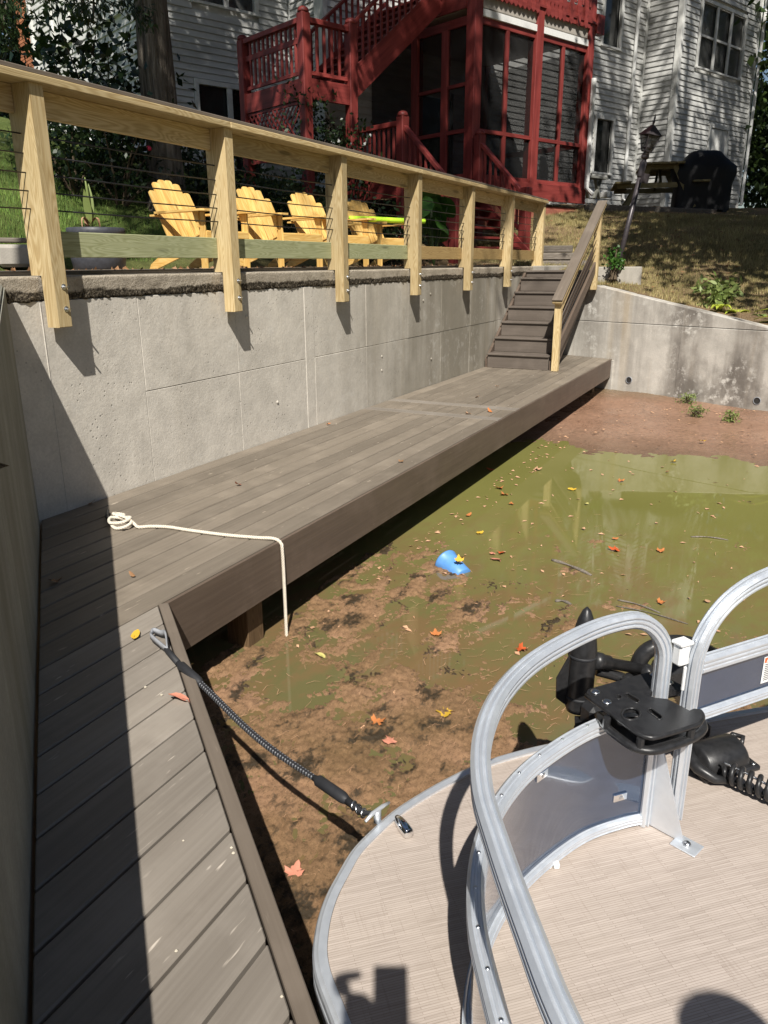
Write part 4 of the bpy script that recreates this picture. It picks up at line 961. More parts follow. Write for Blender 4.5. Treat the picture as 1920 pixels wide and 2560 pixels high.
def porch():
    t = thing('screened_porch', 'two storey dark red porch with insect screens below and a railed balcony above', 'porch', hw(-7, -1.5, 2.6))
    uL, uR, vF, zf, zb = -8.97, -5.25, -3.08, 2.93, 5.73
    hb('floor', uL, uR, vF+0.05, -0.02, zf-0.06, zf, 'red', t)
    hb('skirt_board', uL-0.02, uR+0.02, vF-0.03, vF+0.03, 2.66, zf+0.06, 'red', t)
    hb('skirt_board', uL-0.03, uL+0.03, vF+0.031, 0, 2.5, zf+0.06, 'red', t)
    hb('foundation', uL+0.2, uR-0.12, vF+0.06, -0.05, 1.6, 2.56, 'red_base', t)
    hb('foundation', uL+0.6, uR+0.35, vF-0.02, vF+0.04, 1.4, 2.50, 'red_base', t)
    zt = 8.4
    for u, v in ((uL+0.11, vF+0.10), (-7.07, vF+0.10), (uR-0.11, vF+0.10), (uL+0.09, -1.47)):
        w_ = 0.21 if v < -2 else 0.17
        hb('post', u-w_/2, u+w_/2, v-w_/2-0.012, v+w_/2, zf-0.2, zt, 'red', t, 0.006)
    hb('post', uR-0.17, uR, -0.2, -0.03, zf, zt, 'red', t)
    # front frame members and screens
    bays = [(uL+0.215, -7.175), (-6.965, uR-0.215)]
    for a, b in bays:
        m_ = (a+b)/2-0.06
        for z0, z1 in ((zf+0.061, zf+0.14), (3.80, 3.87), (5.62, zb)): hb('screen_rail', a, b, vF+0.03, vF+0.11, z0, z1, 'red', t)
        for z0, z1 in ((zf+0.141, 3.799), (3.871, 5.619)): hb('mullion', m_, m_+0.09, vF+0.032, vF+0.108, z0, z1, 'red', t)
        for c0, c1 in ((a, m_), (m_+0.09, b)):
            for z0, z1 in ((zf+0.14, 3.80), (3.87, 5.62)): hb('screen', c0, c1, vF+0.068, vF+0.072, z0, z1, 'screen', t, 0)
        hb('beam', a, b, vF+0.02, vF+0.14, 5.88, 6.14, 'beam_grey', t)
        hb('light_strip', a, b, vF-0.01, vF+0.12, zb+0.001, 5.85, 'gutter', t)
    # left face: screens, rail and door
    for z0, z1 in ((zf+0.061, zf+0.14), (3.80, 3.87), (4.6, 4.66), (5.6, 5.75)): hb('screen_rail', uL+0.03, uL+0.11, -2.9, -1.56, z0, z1, 'red', t)
    for z0, z1 in ((zf+0.14, 3.80), (3.87, 4.60), (4.66, 5.6)): hb('screen', uL+0.068, uL+0.072, -2.9, -1.56, z0, z1, 'screen', t, 0)
    for v in (-2.30,): hb('mullion', uL+0.02, uL+0.12, v-0.08, v+0.08, zf+0.061, 5.6, 'red', t)
    hb('screen', uL+0.068, uL+0.072, -1.38, -0.1, zf+0.06, 5.7, 'screen', t, 0)
    hb('screen', uR-0.072, uR-0.068, vF+0.2, -0.2, zf+0.06, 5.7, 'screen', t, 0)
    hb('screen_rail', uR-0.11, uR-0.03, vF+0.2, -0.2, 3.80, 3.90, 'red', t)
    hb('ceiling', uL+0.05, uR-0.05, vF+0.15, -0.03, 5.86, 5.93, 'beam_grey', t)
    # balcony deck and its picket apron
    hb('balcony_floor', uL-0.05, uR+0.15, vF-0.05, -0.02, 6.15, 6.20, 'red', t)
    PK = {}
    def picket(u, full):
        z0, z1 = 6.02, 7.3; wd = 0.118
        if 'p' not in PK:
            h = z1-z0; pts = [(-wd/2, 0.05), (0, 0.0), (wd/2, 0.05), (wd/2, 0.15), (wd/2-0.035, 0.20), (wd/2-0.03, 0.235), (wd/2, 0.275), (wd/2, h), (-wd/2, h), (-wd/2, 0.275), (-wd/2+0.006, 0.235), (-wd/2+0.004, 0.2), (-wd/2, 0.15)]
            b = B(); b.prism(pts, -0.011, 0.011); PK['p'] = mesh('picket', b.V, b.F, 'red')
        obj('picket', PK['p'], t, MH @ frame((u, vF-0.045, z0), (1, 0, 0), (0, 0, 1), (0, -1, 0)))
    for a, b in bays:
        n = int((b-a)/0.122); ex = (b-a)/n
        for i in range(n): 
            if b > -6 and i > 4 and i % 2: 
                board('baluster', hw(a+ex*(i+0.5), vF-0.04, 6.42), hw(a+ex*(i+0.5), vF-0.04, 7.25), 0.045, 0.03, 'red', t, up=E2); continue
            picket(a+ex*(i+0.5), True)
        hb('balcony_rail', a, b, vF-0.07, vF+0.07, 7.30, 7.36, 'red', t); hb('rim_board', a, b, vF-0.03, vF-0.0, 6.05, 6.40, 'red', t)
    for v in np.arange(-2.9, -1.5, 0.13): hb('baluster', uL, uL+0.035, v, v+0.045, 6.21, 7.25, 'red', t)
    hb('balcony_rail', uL-0.03, uL+0.08, -2.95, -1.4, 7.26, 7.32, 'red', t); hb('rim_board', uL-0.02, uL+0.02, vF+0.2, 0.0, 5.86, 6.18, 'red', t)
    for z in (6.0, 6.75): hb('bracket', uR+0.0, uR+0.26, vF-0.05, vF+0.10, z, z+0.36, 'red', t)
    # white downpipe at the right corner
    c = B(); P = [hw(uR-0.02, vF-0.07, 5.15), hw(uR-0.02, vF-0.07, 2.98), hw(uR+0.10, vF-0.16, 2.86)]
    c.tube(P, 0.055, 8); c.build('downpipe', 'gutter', t)
    return t
porch()
def deck_stairs():
    t = thing('deck_stairs', 'dark red landing on posts with a stair climbing right to the balcony', 'stairs', hw(-11.5, -1.4, 3.0))
    u0, u1, vf, vb, zf = -12.2, -11.2, -2.24, -0.35, 4.40
    for u, v, z0, z1 in ((u0, vf, 2.2, 5.36), (u0, vb, 2.4, 5.30), (u1, vf, 2.2, 5.36)): round_post(t, u, v, z0, z1, 0.17)
    hb('landing_floor', u0, u1+0.1, vf, vb, zf-0.05, zf, 'red', t)
    hb('rim_board', u0-0.05, u0, vf, vb, zf-0.32, zf-0.0, 'red', t); hb('rim_board', u0, u1, vf-0.05, vf, zf-0.32, zf-0.0, 'red', t)
    hb('top_rail', u0-0.06, u0+0.06, vf+0.09, vb-0.09, 5.22, 5.30, 'red', t); hb('top_rail', u0+0.09, u1-0.09, vf-0.06, vf+0.06, 5.22, 5.30, 'red', t)
    hb('mid_rail', u0-0.02, u0+0.02, vf+0.09, vb-0.09, 4.93, 5.02, 'red', t)
    hb('bottom_rail', u0-0.02, u0+0.02, vf+0.09, vb-0.09, 4.46, 4.52, 'red', t); hb('bottom_rail', u0+0.09, u1-0.09, vf-0.02, vf+0.02, 4.46, 4.52, 'red', t)
    baluster_run(t, hw(u0, vb-0.1, 5.22), hw(u0, vf+0.1, 5.22), -0.72, 0.0, 0.135)
    baluster_run(t, hw(u0+0.1, vf, 5.22), hw(u1-0.1, vf, 5.22), -0.72, 0.0, 0.135)
    # flight up to the balcony
    ua, ub, za, zz = u1, -9.02, 4.40, 6.18
    for v in (vf+0.02, vb-0.35):
        a, b = hw(ua, v, za-0.06), hw(ub, v, zz-0.06); board('stringer', a, b, 0.045, 0.34, 'red', t)
        a2, b2 = hw(ua, v, za+0.94), hw(ub, v, zz+0.94); board('hand_rail', a2, b2, 0.11, 0.05, 'red', t)
        board('bottom_rail', hw(ua, v, za+0.2), hw(ub, v, zz+0.2), 0.05, 0.07, 'red', t)
        baluster_run(t, a2, b2, -0.72, -0.02, 0.14)
    n = 9
    for i in range(n):
        u = ua+(ub-ua)*(i+0.5)/n; z = za+(zz-za)*(i+1)/n; hb('tread', u-0.13, u+0.15, vf+0.05, vb-0.38, z-0.04, z, 'red', t)
    # lattice below the landing's left side
    lt = hb('lattice', u0-0.03, u0+0.0, vf+0.1, vb-0.1, 4.02, 4.07, 'red', t)
    for k in range(16):
        v = vf+0.1+k*0.125
        for s in (-1, 1):
            a = Vector((u0-0.012*(s+2), v, 3.30 if s > 0 else 4.02)); b = Vector((u0-0.012*(s+2), min(v+0.62, vb-0.05), (3.30 if s > 0 else 4.02)+s*min(0.72, (min(v+0.62, vb-0.05)-v)*1.16)))
            if b.y-a.y > 0.1: board('lattice_strip', MH @ a, MH @ b, 0.008, 0.035, 'red', lt, c=0.001)
    hb('rim_board', u0-0.03, u0+0.0, vf+0.1, vb-0.1, 3.20, 3.28, 'red', t)
deck_stairs()
def porch_steps():
    t = thing('porch_steps', 'lower dark red stair running down from the porch landing to the lawn', 'stairs', hw(-9.8, -3.4, 2.0))
    ua, ub, vt, vb, zt = -10.74, -8.97, -3.08, -4.42, 2.93
    hb('landing_floor', ua, ub-0.05, vt, -1.4, zt-0.06, zt, 'red', t)
    for v in (vt, ): round_post(t, ua, v, 1.5, 3.86, 0.17)
    round_post(t, ub+0.06, vt-0.16, 1.5, 3.72, 0.17); round_post(t, ua, -1.45, 1.6, 3.80, 0.15)
    round_post(t, ub+0.05, vb, 1.55, 2.72, 0.17, False); round_post(t, ua, vb, 1.4, 2.68, 0.17, False)
    hb('top_rail', ua-0.05, ua+0.05, vt+0.09, -1.52, 3.72, 3.80, 'red', t); hb('bottom_rail', ua-0.02, ua+0.02, vt+0.09, -1.52, 3.02, 3.09, 'red', t)
    baluster_run(t, hw(ua, vt+0.1, 3.72), hw(ua, -1.52, 3.72), -0.68, 0, 0.13)
    hb('rim_board', ua-0.03, ua+0.0, vt, -1.4, 2.55, 2.90, 'red', t); hb('rim_board', ua, ub-0.06, vt-0.03, vt, 2.60, 2.90, 'red', t)
    for u in (ua, ub+0.05):
        a, b = hw(u, vt-0.05, 3.70), hw(u, vb+0.06, 2.62); board('hand_rail', a, b, 0.10, 0.06, 'red', t)
        board('bottom_rail', hw(u, vt-0.05, 3.02), hw(u, vb+0.06, 1.96), 0.05, 0.07, 'red', t)
        baluster_run(t, a, b, -0.66, -0.02, 0.13)
    for u in (ua+0.06, ub-0.03): board('stringer', hw(u, vt, 2.72), hw(u, vb-0.15, 1.52), 0.045, 0.26, 'red', t)
    n = 7
    for i in range(n):
        v = vt-(i+0.5)*(vt-vb)/n-0.02; z = zt-(i+1)*(zt-1.62)/(n+0.4); hb('tread', ua+0.09, ub-0.06, v-0.13, v+0.11, z-0.04, z, 'red', t)
porch_steps()

# ================================================================ THINGS ON THE LAWN
def lamp_post():
    p0, p1 = on_r(1538, 690, 13.3), on_r(1612, 395, 13.3); ax = (p1-p0).normalized(); L = (p1-p0).length
    t = thing('lamp_post', 'leaning dark lamp post with a four sided lantern behind the far wall', 'lamp', p0)
    x = ax.orthogonal().normalized(); M = frame(p0, x, ax.cross(x), ax)
    b = B(); b.lathe([(0.039, -0.35), (0.039, L-0.25)], 16); b.build('pole', 'lamp_metal', t, M, True)
    b = B(); b.lathe([(0.03, L-0.02), (0.055, L+0.0), (0.06, L+0.02), (0.048, L+0.05), (0.055, L-0.25+0.30), (0.03, L+0.09), (0.03, L+0.12), (0.09, L+0.15)], 12); b.build('neck', 'lamp_metal', t, M, True)
    b = B(); b.lathe([(0.045, L-0.27), (0.05, L-0.25), (0.05, L-0.06), (0.03, L-0.03), (0.03, L)], 14); b.build('fitter', 'lamp_metal', t, M, True)
    b = B(); b.box((-0.14, -0.02, L-0.33), (-0.02, 0.02, L-0.30)); b.box((-0.16, -0.05, L-0.35), (-0.10, 0.05, L-0.22)); b.build('photocell_box', 'lamp_metal', t, M)
    z0, z1, r0, r1 = L+0.10, L+0.31, 0.056, 0.104
    ln = B(); ln.box((-r0, -r0, z0-0.015), (r0, r0, z0)); ln = ln.build('lantern', 'lamp_metal', t, M)
    for sx, sy in ((1, 1), (1, -1), (-1, 1), (-1, -1)):
        b = B(); b.tube([(sx*r0, sy*r0, z0), (sx*r1, sy*r1, z1)], 0.009, 4); b.build('frame_bar', 'lamp_metal', ln, M)
    b = B(); 
    for q in range(4):
        R = Matrix.Rotation(q*math.pi/2, 4, 'Z'); b.add([R @ Vector(v) for v in ((-r0, -r0, z0), (r0, -r0, z0), (r1, -r1, z1), (-r1, -r1, z1), (-r0, -r0+0.003, z0), (r0, -r0+0.003, z0), (r1, -r1+0.003, z1), (-r1, -r1+0.003, z1))], [(0, 1, 2, 3), (7, 6, 5, 4)])
    b.build('glass', 'pane', ln, M)
    b = B(); b.add([(-0.125, -0.125, z1), (0.125, -0.125, z1), (0.125, 0.125, z1), (-0.125, 0.125, z1), (-0.02, -0.02, z1+0.14), (0.02, -0.02, z1+0.14), (0.02, 0.02, z1+0.14), (-0.02, 0.02, z1+0.14)], [(3, 2, 1, 0), (4, 5, 6, 7), (0, 1, 5, 4), (1, 2, 6, 5), (2, 3, 7, 6), (3, 0, 4, 7)]); b.build('roof', 'lamp_metal', ln, M)
    b = B(); b.lathe([(0.012, z1+0.14), (0.022, z1+0.19), (0.010, z1+0.21), (0.016, z1+0.23), (0.003, z1+0.29)], 8); b.build('finial', 'lamp_metal', ln, M, True)
    b = B(); b.lathe([(0.03, z0+0.02), (0.042, z0+0.09), (0.04, z0+0.13), (0.02, z0+0.15)], 10); b.build('bulb', 'sticker', ln, M, True)
lamp_post()
def picnic():
    p = on_r(1640, 498, 21); z = gz(p.x, p.y); base = Vector((p.x, p.y, min(z, 2.9)))
    t = thing('picnic_table', 'wooden picnic table with attached benches left of the covered grill', 'table', base, math.radians(14))
    M = WM[t] @ Matrix.Scale(1.22, 4)
    def bd(n, a, b, w_, th, up=(0, 0, 1)): board(n, M @ Vector(a), M @ Vector(b), w_*1.22, th*1.22, 'picnic', t, up=(M.to_3x3() @ Vector(up)))
    for i in range(5): bd('table_board', (-0.85, -0.30+0.15*i, 0.75), (0.85, -0.30+0.15*i, 0.75), 0.14, 0.035)
    for s in (-1, 1):
        for k in range(2): bd('bench_board', (-0.85, s*(0.62+0.15*k), 0.43), (0.85, s*(0.62+0.15*k), 0.43), 0.14, 0.035)
        bd('cross_beam', (s*0.62, -0.78, 0.385), (s*0.62, 0.78, 0.385), 0.04, 0.09); bd('cross_beam', (s*0.62, -0.34, 0.70), (s*0.62, 0.34, 0.70), 0.04, 0.08)
        for q in (-1, 1): bd('leg', (s*0.66, q*0.22, 0.72), (s*0.66, q*0.62, -0.02), 0.04, 0.09, (0, 1, 0.5)); bd('brace', (s*0.60, 0, 0.40), (s*0.12, 0, 0.70), 0.04, 0.08)
    # covered grill
    g = on_r(1748, 520, 20.6); gb = Vector((g.x, g.y, min(gz(g.x, g.y), 2.72)))
    b = B(); 
    prof = [(0.0, 0.62, 0.30), (0.55, 0.62, 0.31), (0.78, 0.70, 0.33), (0.92, 0.69, 0.33), (0.98, 0.60, 0.31), (1.12, 0.44, 0.27), (1.24, 0.33, 0.20), (1.27, 0.25, 0.14)]
    V = []; F = []; seg = 24
    for z, a, c_ in prof:
        for k in range(seg):
            an = 2*math.pi*k/seg; cx, sx = math.cos(an), math.sin(an); e = 0.45
            wob = 1+0.03*fbm(an*2, z*4)+0.02*math.sin(an*9+z*7)
            V.append((a*math.copysign(abs(cx)**e, cx)*wob, c_*math.copysign(abs(sx)**e, sx)*wob, z))
    for i in range(len(prof)-1):
        for k in range(seg): k2 = (k+1) % seg; F.append((i*seg+k, i*seg+k2, (i+1)*seg+k2, (i+1)*seg+k))
    F.append(tuple(range((len(prof)-1)*seg, len(prof)*seg)))
    gr = thing('covered_grill', 'barbecue grill under a black cover against the white house wing', 'grill', gb, math.radians(-72))
    obj('cover', mesh('cover', V, F, 'black_cover', True), gr, WM[gr])
    for sx in (-0.5, 0.5):
        for sy in (-0.22, 0.22):
            b = B(); b.lathe([(0.05, -0.03), (0.06, 0.0), (0.05, 0.03)], 12); b.build('wheel', 'black_plastic', gr, WM[gr] @ Matrix.Translation((sx, sy, -0.03)) @ Matrix.Rotation(math.pi/2, 4, 'X'), True)
    # small trestle bench under the lower window
    q = hw(-2.05*1.4+0.95, -0.9, 3.05); 
    bt = thing('garden_bench', 'small grey trestle bench under the ground floor window right of the porch', 'bench', hw(-2.55, -1.4, 3.06))
    Mb = MH @ Matrix.Translation((-2.55, -1.4, 3.0))
    block('seat', (-0.48, -0.16, 0.47), (0.48, 0.16, 0.52), 'grey_wood', bt, Mb)
    for s in (-0.25, 0.25):
        for k in (-1, 1): board('leg', Mb @ Vector((s+k*0.12, 0, 0.47)), Mb @ Vector((s-k*0.12, 0, 0.0)), 0.09, 0.05, 'grey_wood', bt, up=E1)
    b = block('stone_block', (-0.12, -0.1, 0), (0.12, 0.1, 0.14), 'sticker', None, MH @ Matrix.Translation((-2.4, -1.75, 3.0)), 0.01); tag(b, 'small white block on the ground in front of the trestle bench', 'block')
    # timber edging along the upper terrace in front of the table
    a, c_ = on_r(1462, 512, 19.2), on_r(1790, 520, 20.0)
    o = board('terrace_edging', a+Vector((0, 0, -0.1)), c_+Vector((0, 0, -0.14)), 0.16, 0.22, 'old_timber', None, c=0.01); tag(o, 'long dark timber edging below the picnic table and grill', 'timber')
picnic()

# ================================================================ VEGETATION
def leaf_quads(P, size, r, stretch=1.6, droop=0.3, nrm=None):
    n = len(P); d = r.normal(size=(n, 3)); d[:, 2] -= droop; d /= np.linalg.norm(d, axis=1)[:, None]
    q = r.normal(size=(n, 3)); s = np.cross(d, q); s /= np.linalg.norm(s, axis=1)[:, None]
    L = (size*r.uniform(0.7, 1.3, n))[:, None]; Wd = L/stretch/2
    nn = np.cross(d, s)
    V = np.stack([P, P+d*L*0.5+s*Wd+nn*L*0.08, P+d*L, P+d*L*0.5-s*Wd+nn*L*0.08], 1).reshape(-1, 3)
    return V, np.arange(4*n).reshape(-1, 4)
def npmesh(name, V, F, mat):
    me = bpy.data.meshes.new(name); me.vertices.add(len(V)); me.vertices.foreach_set('co', np.asarray(V, np.float32).ravel())
    m = len(F); k = F.shape[1]; me.loops.add(m*k); me.loops.foreach_set('vertex_index', F.astype(np.int32).ravel())
    me.polygons.add(m); me.polygons.foreach_set('loop_start', np.arange(0, m*k, k, dtype=np.int32)); me.polygons.foreach_set('loop_total', np.full(m, k, np.int32))
    me.materials.append(MT[mat]); me.update(calc_edges=True); return me
def clumps(r, centre, rad, n, shell=0.55):
    d = r.normal(size=(n, 3)); d /= np.linalg.norm(d, axis=1)[:, None]; k = (shell+(1-shell)*r.uniform(0, 1, n)**0.7)[:, None]
    return np.array(centre)+d*k*np.array(rad)
def crown_points(r, cl, per, spread):
    return (cl[:, None, :]+r.normal(size=(len(cl), per, 3))*np.array([spread, spread, spread*0.75])).reshape(-1, 3)
def tree(name, label, x, y, H, rad, crown_z, n_cl, per, size, mat, seed, tr=0.25, group=None, spread=0.5, lean=(0, 0), off=(0, 0), hang=None, z=None, limbs=7, cat='tree', shell=0.55):
    r = np.random.default_rng(seed); z = gz(x, y) if z is None else z
    t = thing(name, label, cat, (x, y, z), 0, group)
    P = [(x, y, z-0.3), (x+lean[0]*0.1, y+lean[1]*0.1, z+H*0.1), (x+lean[0]*0.4, y+lean[1]*0.4, z+H*0.4), (x+lean[0]*0.75, y+lean[1]*0.75, z+H*0.72), (x+lean[0], y+lean[1], z+H*0.95)]
    P = crv(P, 10); m = len(P); R = [tr*(1.35-0.35*min(1, i/6) if i < 6 else 1-0.85*(i-6)/(m-6)) for i in range(m)]
    b = B(); b.tube(P, R, 24); b.V = [v+Vector((fbm(v.x*7, v.y*7, v.z*0.8), fbm(v.y*7, v.x*7, v.z*0.8+9), 0))*tr*0.12 for v in b.V]
    b.build('trunk', 'bark', t, None, True)
    cz0, cz1 = crown_z; c0 = (x+lean[0]*0.7+off[0], y+lean[1]*0.7+off[1], z+(cz0+cz1)/2)
    cl = clumps(r, c0, (rad, rad, (cz1-cz0)/2), n_cl, shell)
    for k in range(limbs):
        f = 0.45+0.45*k/max(1, limbs); p = P[int(f*(m-1))]; e = Vector(cl[int(r.integers(len(cl)))]); mid = p.lerp(e, 0.5)+Vector((0, 0, 0.12*(e-p).length))
        b = B(); b.tube(crv([p, mid, e], 5), [tr*0.38*(1-0.09*i) for i in range(11)], 7); b.build('branch', 'bark', t, None, True)
    V, F = leaf_quads(crown_points(r, cl, per, spread), size, r)
    obj('crown', npmesh('crown', V, F, mat), t)
    if hang is not None:      # drooping sprays low on the camera side
        V, F = leaf_quads(crown_points(r, hang, 42, 0.07), 0.085, r, 4.0, 1.2); obj('hanging_spray', npmesh('hanging_spray', V, F, 'leaf_dark'), t)
        for k in range(0, len(hang), 3):
            e = Vector(hang[k]); p = P[int(0.5*(m-1))]; b = B(); b.tube(crv([p, p.lerp(e, 0.5)+Vector((0, 0, 0.9)), e], 5), [0.05-0.004*i for i in range(11)], 6); b.build('branch', 'bark', t, None, True)
    return t
def shrub(name, label, x, y, rad, h, n_cl, per, size, mat, seed, z=None, group=None, spread=0.16, cat='shrub', stretch=1.8):
    r = np.random.default_rng(seed); z = gz(x, y) if z is None else z
    t = thing(name, label, cat, (x, y, z), 0, group)
    cl = clumps(r, (x, y, z+h*0.52), (rad, rad, h*0.5), n_cl, 0.35)
    b = B()
    for k in range(min(9, n_cl)):
        e = cl[k]; b.tube([(x+0.05*math.cos(k), y+0.05*math.sin(k), z-0.1), ((x+e[0])/2, (y+e[1])/2, z+(e[2]-z)*0.6), tuple(e)], [0.02, 0.014, 0.006], 5)
    b.build('stem', 'stem', t)
    V, F = leaf_quads(crown_points(r, cl, per, spread), size, r, stretch)
    obj('foliage', npmesh('foliage', V, F, mat), t); return t
def vegetation():
    ex = np.array([tuple(on_r(px, py, rr)) for px, py, rr in ((4, 10, 9.2), (12, 45, 9.4), (30, 25, 9.3), (6, 75, 9.4), (26, 70, 9.5), (40, 5, 9.4), (115, 2, 9.6), (150, 10, 9.8), (190, 4, 9.6), (205, 32, 9.8), (222, 15, 9.9), (262, 8, 10), (233, 55, 10), (318, 2, 10), (335, 12, 10.2), (358, 30, 10.2), (362, 55, 10.2), (20, 100, 9.6), (60, -20, 9), (160, -20, 9.2), (250, -25, 9.4))])
    tree('oak_tree', 'tall oak with a grey furrowed trunk standing behind the orange chairs', 9.72, 4.75, 17, 3.9, (6.8, 15), 120, 70, 0.20, 'leaf_oak', 1, 0.27, spread=0.5, hang=ex, z=1.9, limbs=10)
    # trees of the right-hand bank and the near shore: they throw the dappled shade on the house and the lawn
    g = 'shade trees beyond the frame'
    tree('oak_tree', 'broad oak on the right bank beyond the far wall, outside the frame', 13.6, -7.2, 17, 4.7, (4.6, 16), 230, 60, 0.26, 'leaf_oak', 2, 0.34, g, 0.5, lean=(0.3, 0.9), z=0.9, limbs=9)
    tree('oak_tree', 'thin tall oak beside the broad one on the right bank, outside the frame', 12.4, -8.6, 27, 4.6, (15, 28.5), 175, 60, 0.26, 'leaf_oak', 12, 0.3, g, 0.5, lean=(0.3, 1.5), z=0.7, limbs=7)
    tree('oak_tree', 'oak further up the right bank, outside the frame', 18.2, -9.6, 19, 4.6, (4.5, 18), 150, 60, 0.26, 'leaf_oak', 3, 0.3, g, 0.5, z=2.0, limbs=9)
    tree('oak_tree', 'oak leaning over the pond from the right bank, outside the frame', 11.6, -10.4, 21, 5.2, (7.6, 20), 190, 60, 0.26, 'leaf_oak', 13, 0.3, g, 0.5, lean=(0, 1.0), z=0.2, limbs=8)
    tree('oak_tree', 'tall oak on the left bank behind the side wall, outside the frame', 0.14, 0.40, 22.5, 4.5, (13.0, 22.4), 215, 60, 0.26, 'leaf_oak', 4, 0.27, g, 0.5, lean=(0.5, -1.2), off=(0.4, -1.0), z=0.9, limbs=8)
    tree('dogwood_tree', 'small round dogwood close behind the far wall, outside the frame', 11.45, -6.8, 10.5, 3.7, (4.2, 10.2), 190, 60, 0.22, 'leaf_mid', 14, 0.14, g, 0.42, z=0.2, limbs=8)
    bg = 'trees behind the house'
    for i, (x, y, H, rad, lab) in enumerate(((32.0, -3.4, 11, 2.6, 'leafy green tree right of the house, nearest to its corner'), (35.5, -6.0, 13, 3.2, 'dark leafy tree at the right frame edge behind the house'), (39, -1.0, 14, 3.4, 'tall tree behind the right corner of the house'), (30.5, -6.4, 6, 2.0, 'low bushy tree right of the grill at the frame edge'),
                                              (20.5, 24.0, 13, 3.2, 'dark tree far behind the brick chimney at the left edge'), (17.8, 20.4, 9, 2.0, 'bushy grey green tree at the left frame edge behind the house'), (24, 24, 20, 5.5, 'tall tree behind the middle of the house roof'), (34, 18, 20, 5.5, 'tall tree behind the right end of the house roof'))):
        tree('broadleaf_tree', lab, x, y, H, rad, (0.5, H), 70, 40, 0.36, 'leaf_mid' if i % 2 == 0 else 'leaf_dark', 20+i, 0.2, bg, 0.5, limbs=4)
    for i, (x, y, rad, h, lab) in enumerate(((31.6, -3.0, 1.4, 3.2, 'dense dark bush right behind the corner of the house wing'), (32.6, -4.9, 1.6, 3.6, 'dense dark bush at the right frame edge beyond the grill'), (30.4, -5.6, 1.2, 2.2, 'low dark bush in front of the others at the right frame edge'), (34.5, -3.6, 2.4, 9.5, 'tall dark bush filling the gap right of the house'))):
        shrub('dense_bush', lab, x, y, rad, h, 60, 60, 0.24, 'leaf_dark' if i % 2 else 'leaf_mid', 90+i, spread=0.34, group='bushes right of the house')
    r2 = np.random.default_rng(99); pts = []
    for k in range(150):
        a = r2.uniform(math.radians(165), math.radians(345)); R_ = r2.uniform(42, 60); pts.append((R_*math.cos(a), R_*math.sin(a)-4, r2.uniform(0, 12)**1.0))
    pts = np.array(pts); V, F = leaf_quads(crown_points(r2, pts, 90, 2.2), 1.5, r2, 1.5); kind(obj('sky_block_woods', npmesh('sky_block_woods', V, F, 'leaf_mid')), 'stuff')  # unseen tree belt behind the camera, added to block low sky light
    for i, (x, y, rad, h, lab) in enumerate(((19.2, 20.8, 2.2, 7.0, 'dense dark bush at the left frame edge, nearer the lawn'), (21.5, 22.6, 2.4, 8.0, 'dense dark bush just left of the brick chimney'))):
        shrub('dense_bush', lab, x, y, rad, h, 70, 60, 0.24, 'leaf_dark', 96+i, spread=0.4, group='bushes left of the house')
    # camellia beside the trunk
    r0 = on_r(250, 200, 13.4)
    shrub('camellia_bush', 'large dark glossy leaved camellia left of the oak trunk against the white wall', r0.x, r0.y, 0.9, 2.5, 50, 30, 0.15, 'camellia', 31, z=gz(r0.x, r0.y), spread=0.26, stretch=1.9)
    # dark planting behind the chairs
    for i, (px, py, rr, rad, h, lab) in enumerate(((175, 390, 12.6, 0.85, 1.25, 'dark shrub behind the planter, left of the oak trunk'), (290, 400, 12.6, 0.85, 1.35, 'dark shrub with a red bloom just left of the oak trunk'), (540, 470, 13.4, 0.95, 1.0, 'dark shrub right of the oak trunk behind the second chair'),
                                                   (620, 500, 13.6, 0.8, 0.8, 'dark shrub between the second and third orange chairs'), (700, 480, 14.0, 0.9, 0.9, 'dark shrub under the lattice of the red landing'), (810, 500, 14.2, 0.85, 0.9, 'dark shrub behind the third orange chair'), (905, 520, 14.0, 0.8, 0.8, 'dark shrub behind the chair with the lime noodle'), (985, 560, 13.8, 0.6, 0.6, 'low dark shrub at the foot of the red porch steps'),
                                                   (770, 330, 15.0, 0.5, 2.1, 'climbing vine on the middle post of the red landing'), (860, 400, 15.2, 0.55, 1.7, 'dark vine beside the red stair newel'), (470, 430, 14.0, 0.8, 1.2, 'dark shrub below the basement window right of the oak'))):
        p = on_r(px, py, rr); shrub('shrub', lab, p.x, p.y, rad, h, 26, 40, 0.085, 'leaf_dark', 40+i, z=p.z-h*0.6 if i in (8, 9) else None, group='dark planting behind the chairs')
    p = on_r(372, 372, 11.9)
    b = B(); 
    for k in range(5): b.lathe([(0.004, 0), (0.028, 0.01), (0.02, 0.022), (0.002, 0.025)], 7, Matrix.Translation((p.x, p.y, p.z)) @ Matrix.Rotation(k*1.2, 4, 'X') @ Matrix.Rotation(k*0.9, 4, 'Y') @ Matrix.Translation((0, 0, 0.012)))
    tag(b.build('red_flower', 'flower', None, None, True), 'single red bloom on the dark shrub left of the oak trunk', 'flower')
    # broad leaved plant behind the railing
    c = on_r(1085, 600, 12.6); gzv = 1.36
    t = thing('broadleaf_plant', 'tall plant with big bright green leaves behind the railing near the porch steps', 'plant', (c.x, c.y, gzv))
    r = random.Random(8)
    for k in range(11):
        a = r.uniform(0, 6.28); h = r.uniform(0.35, 1.05); o = r.uniform(0.08, 0.34); R = r.uniform(0.15, 0.23); e = Vector((c.x+math.cos(a)*o, c.y+math.sin(a)*o, gzv+h))
        V = [e]; n = 12
        for q in range(n):
            an = 2*math.pi*q/n; rr = R*(1+0.1*math.cos(2*an)); V.append(e+Vector((math.cos(an)*rr, math.sin(an)*rr*0.85, 0)) @ Matrix.Rotation(0.9, 3, Vector((math.sin(a+r.uniform(-.1, .1)), -math.cos(a), 0)))+Vector((0, 0, 0.02*math.cos(3*an))))
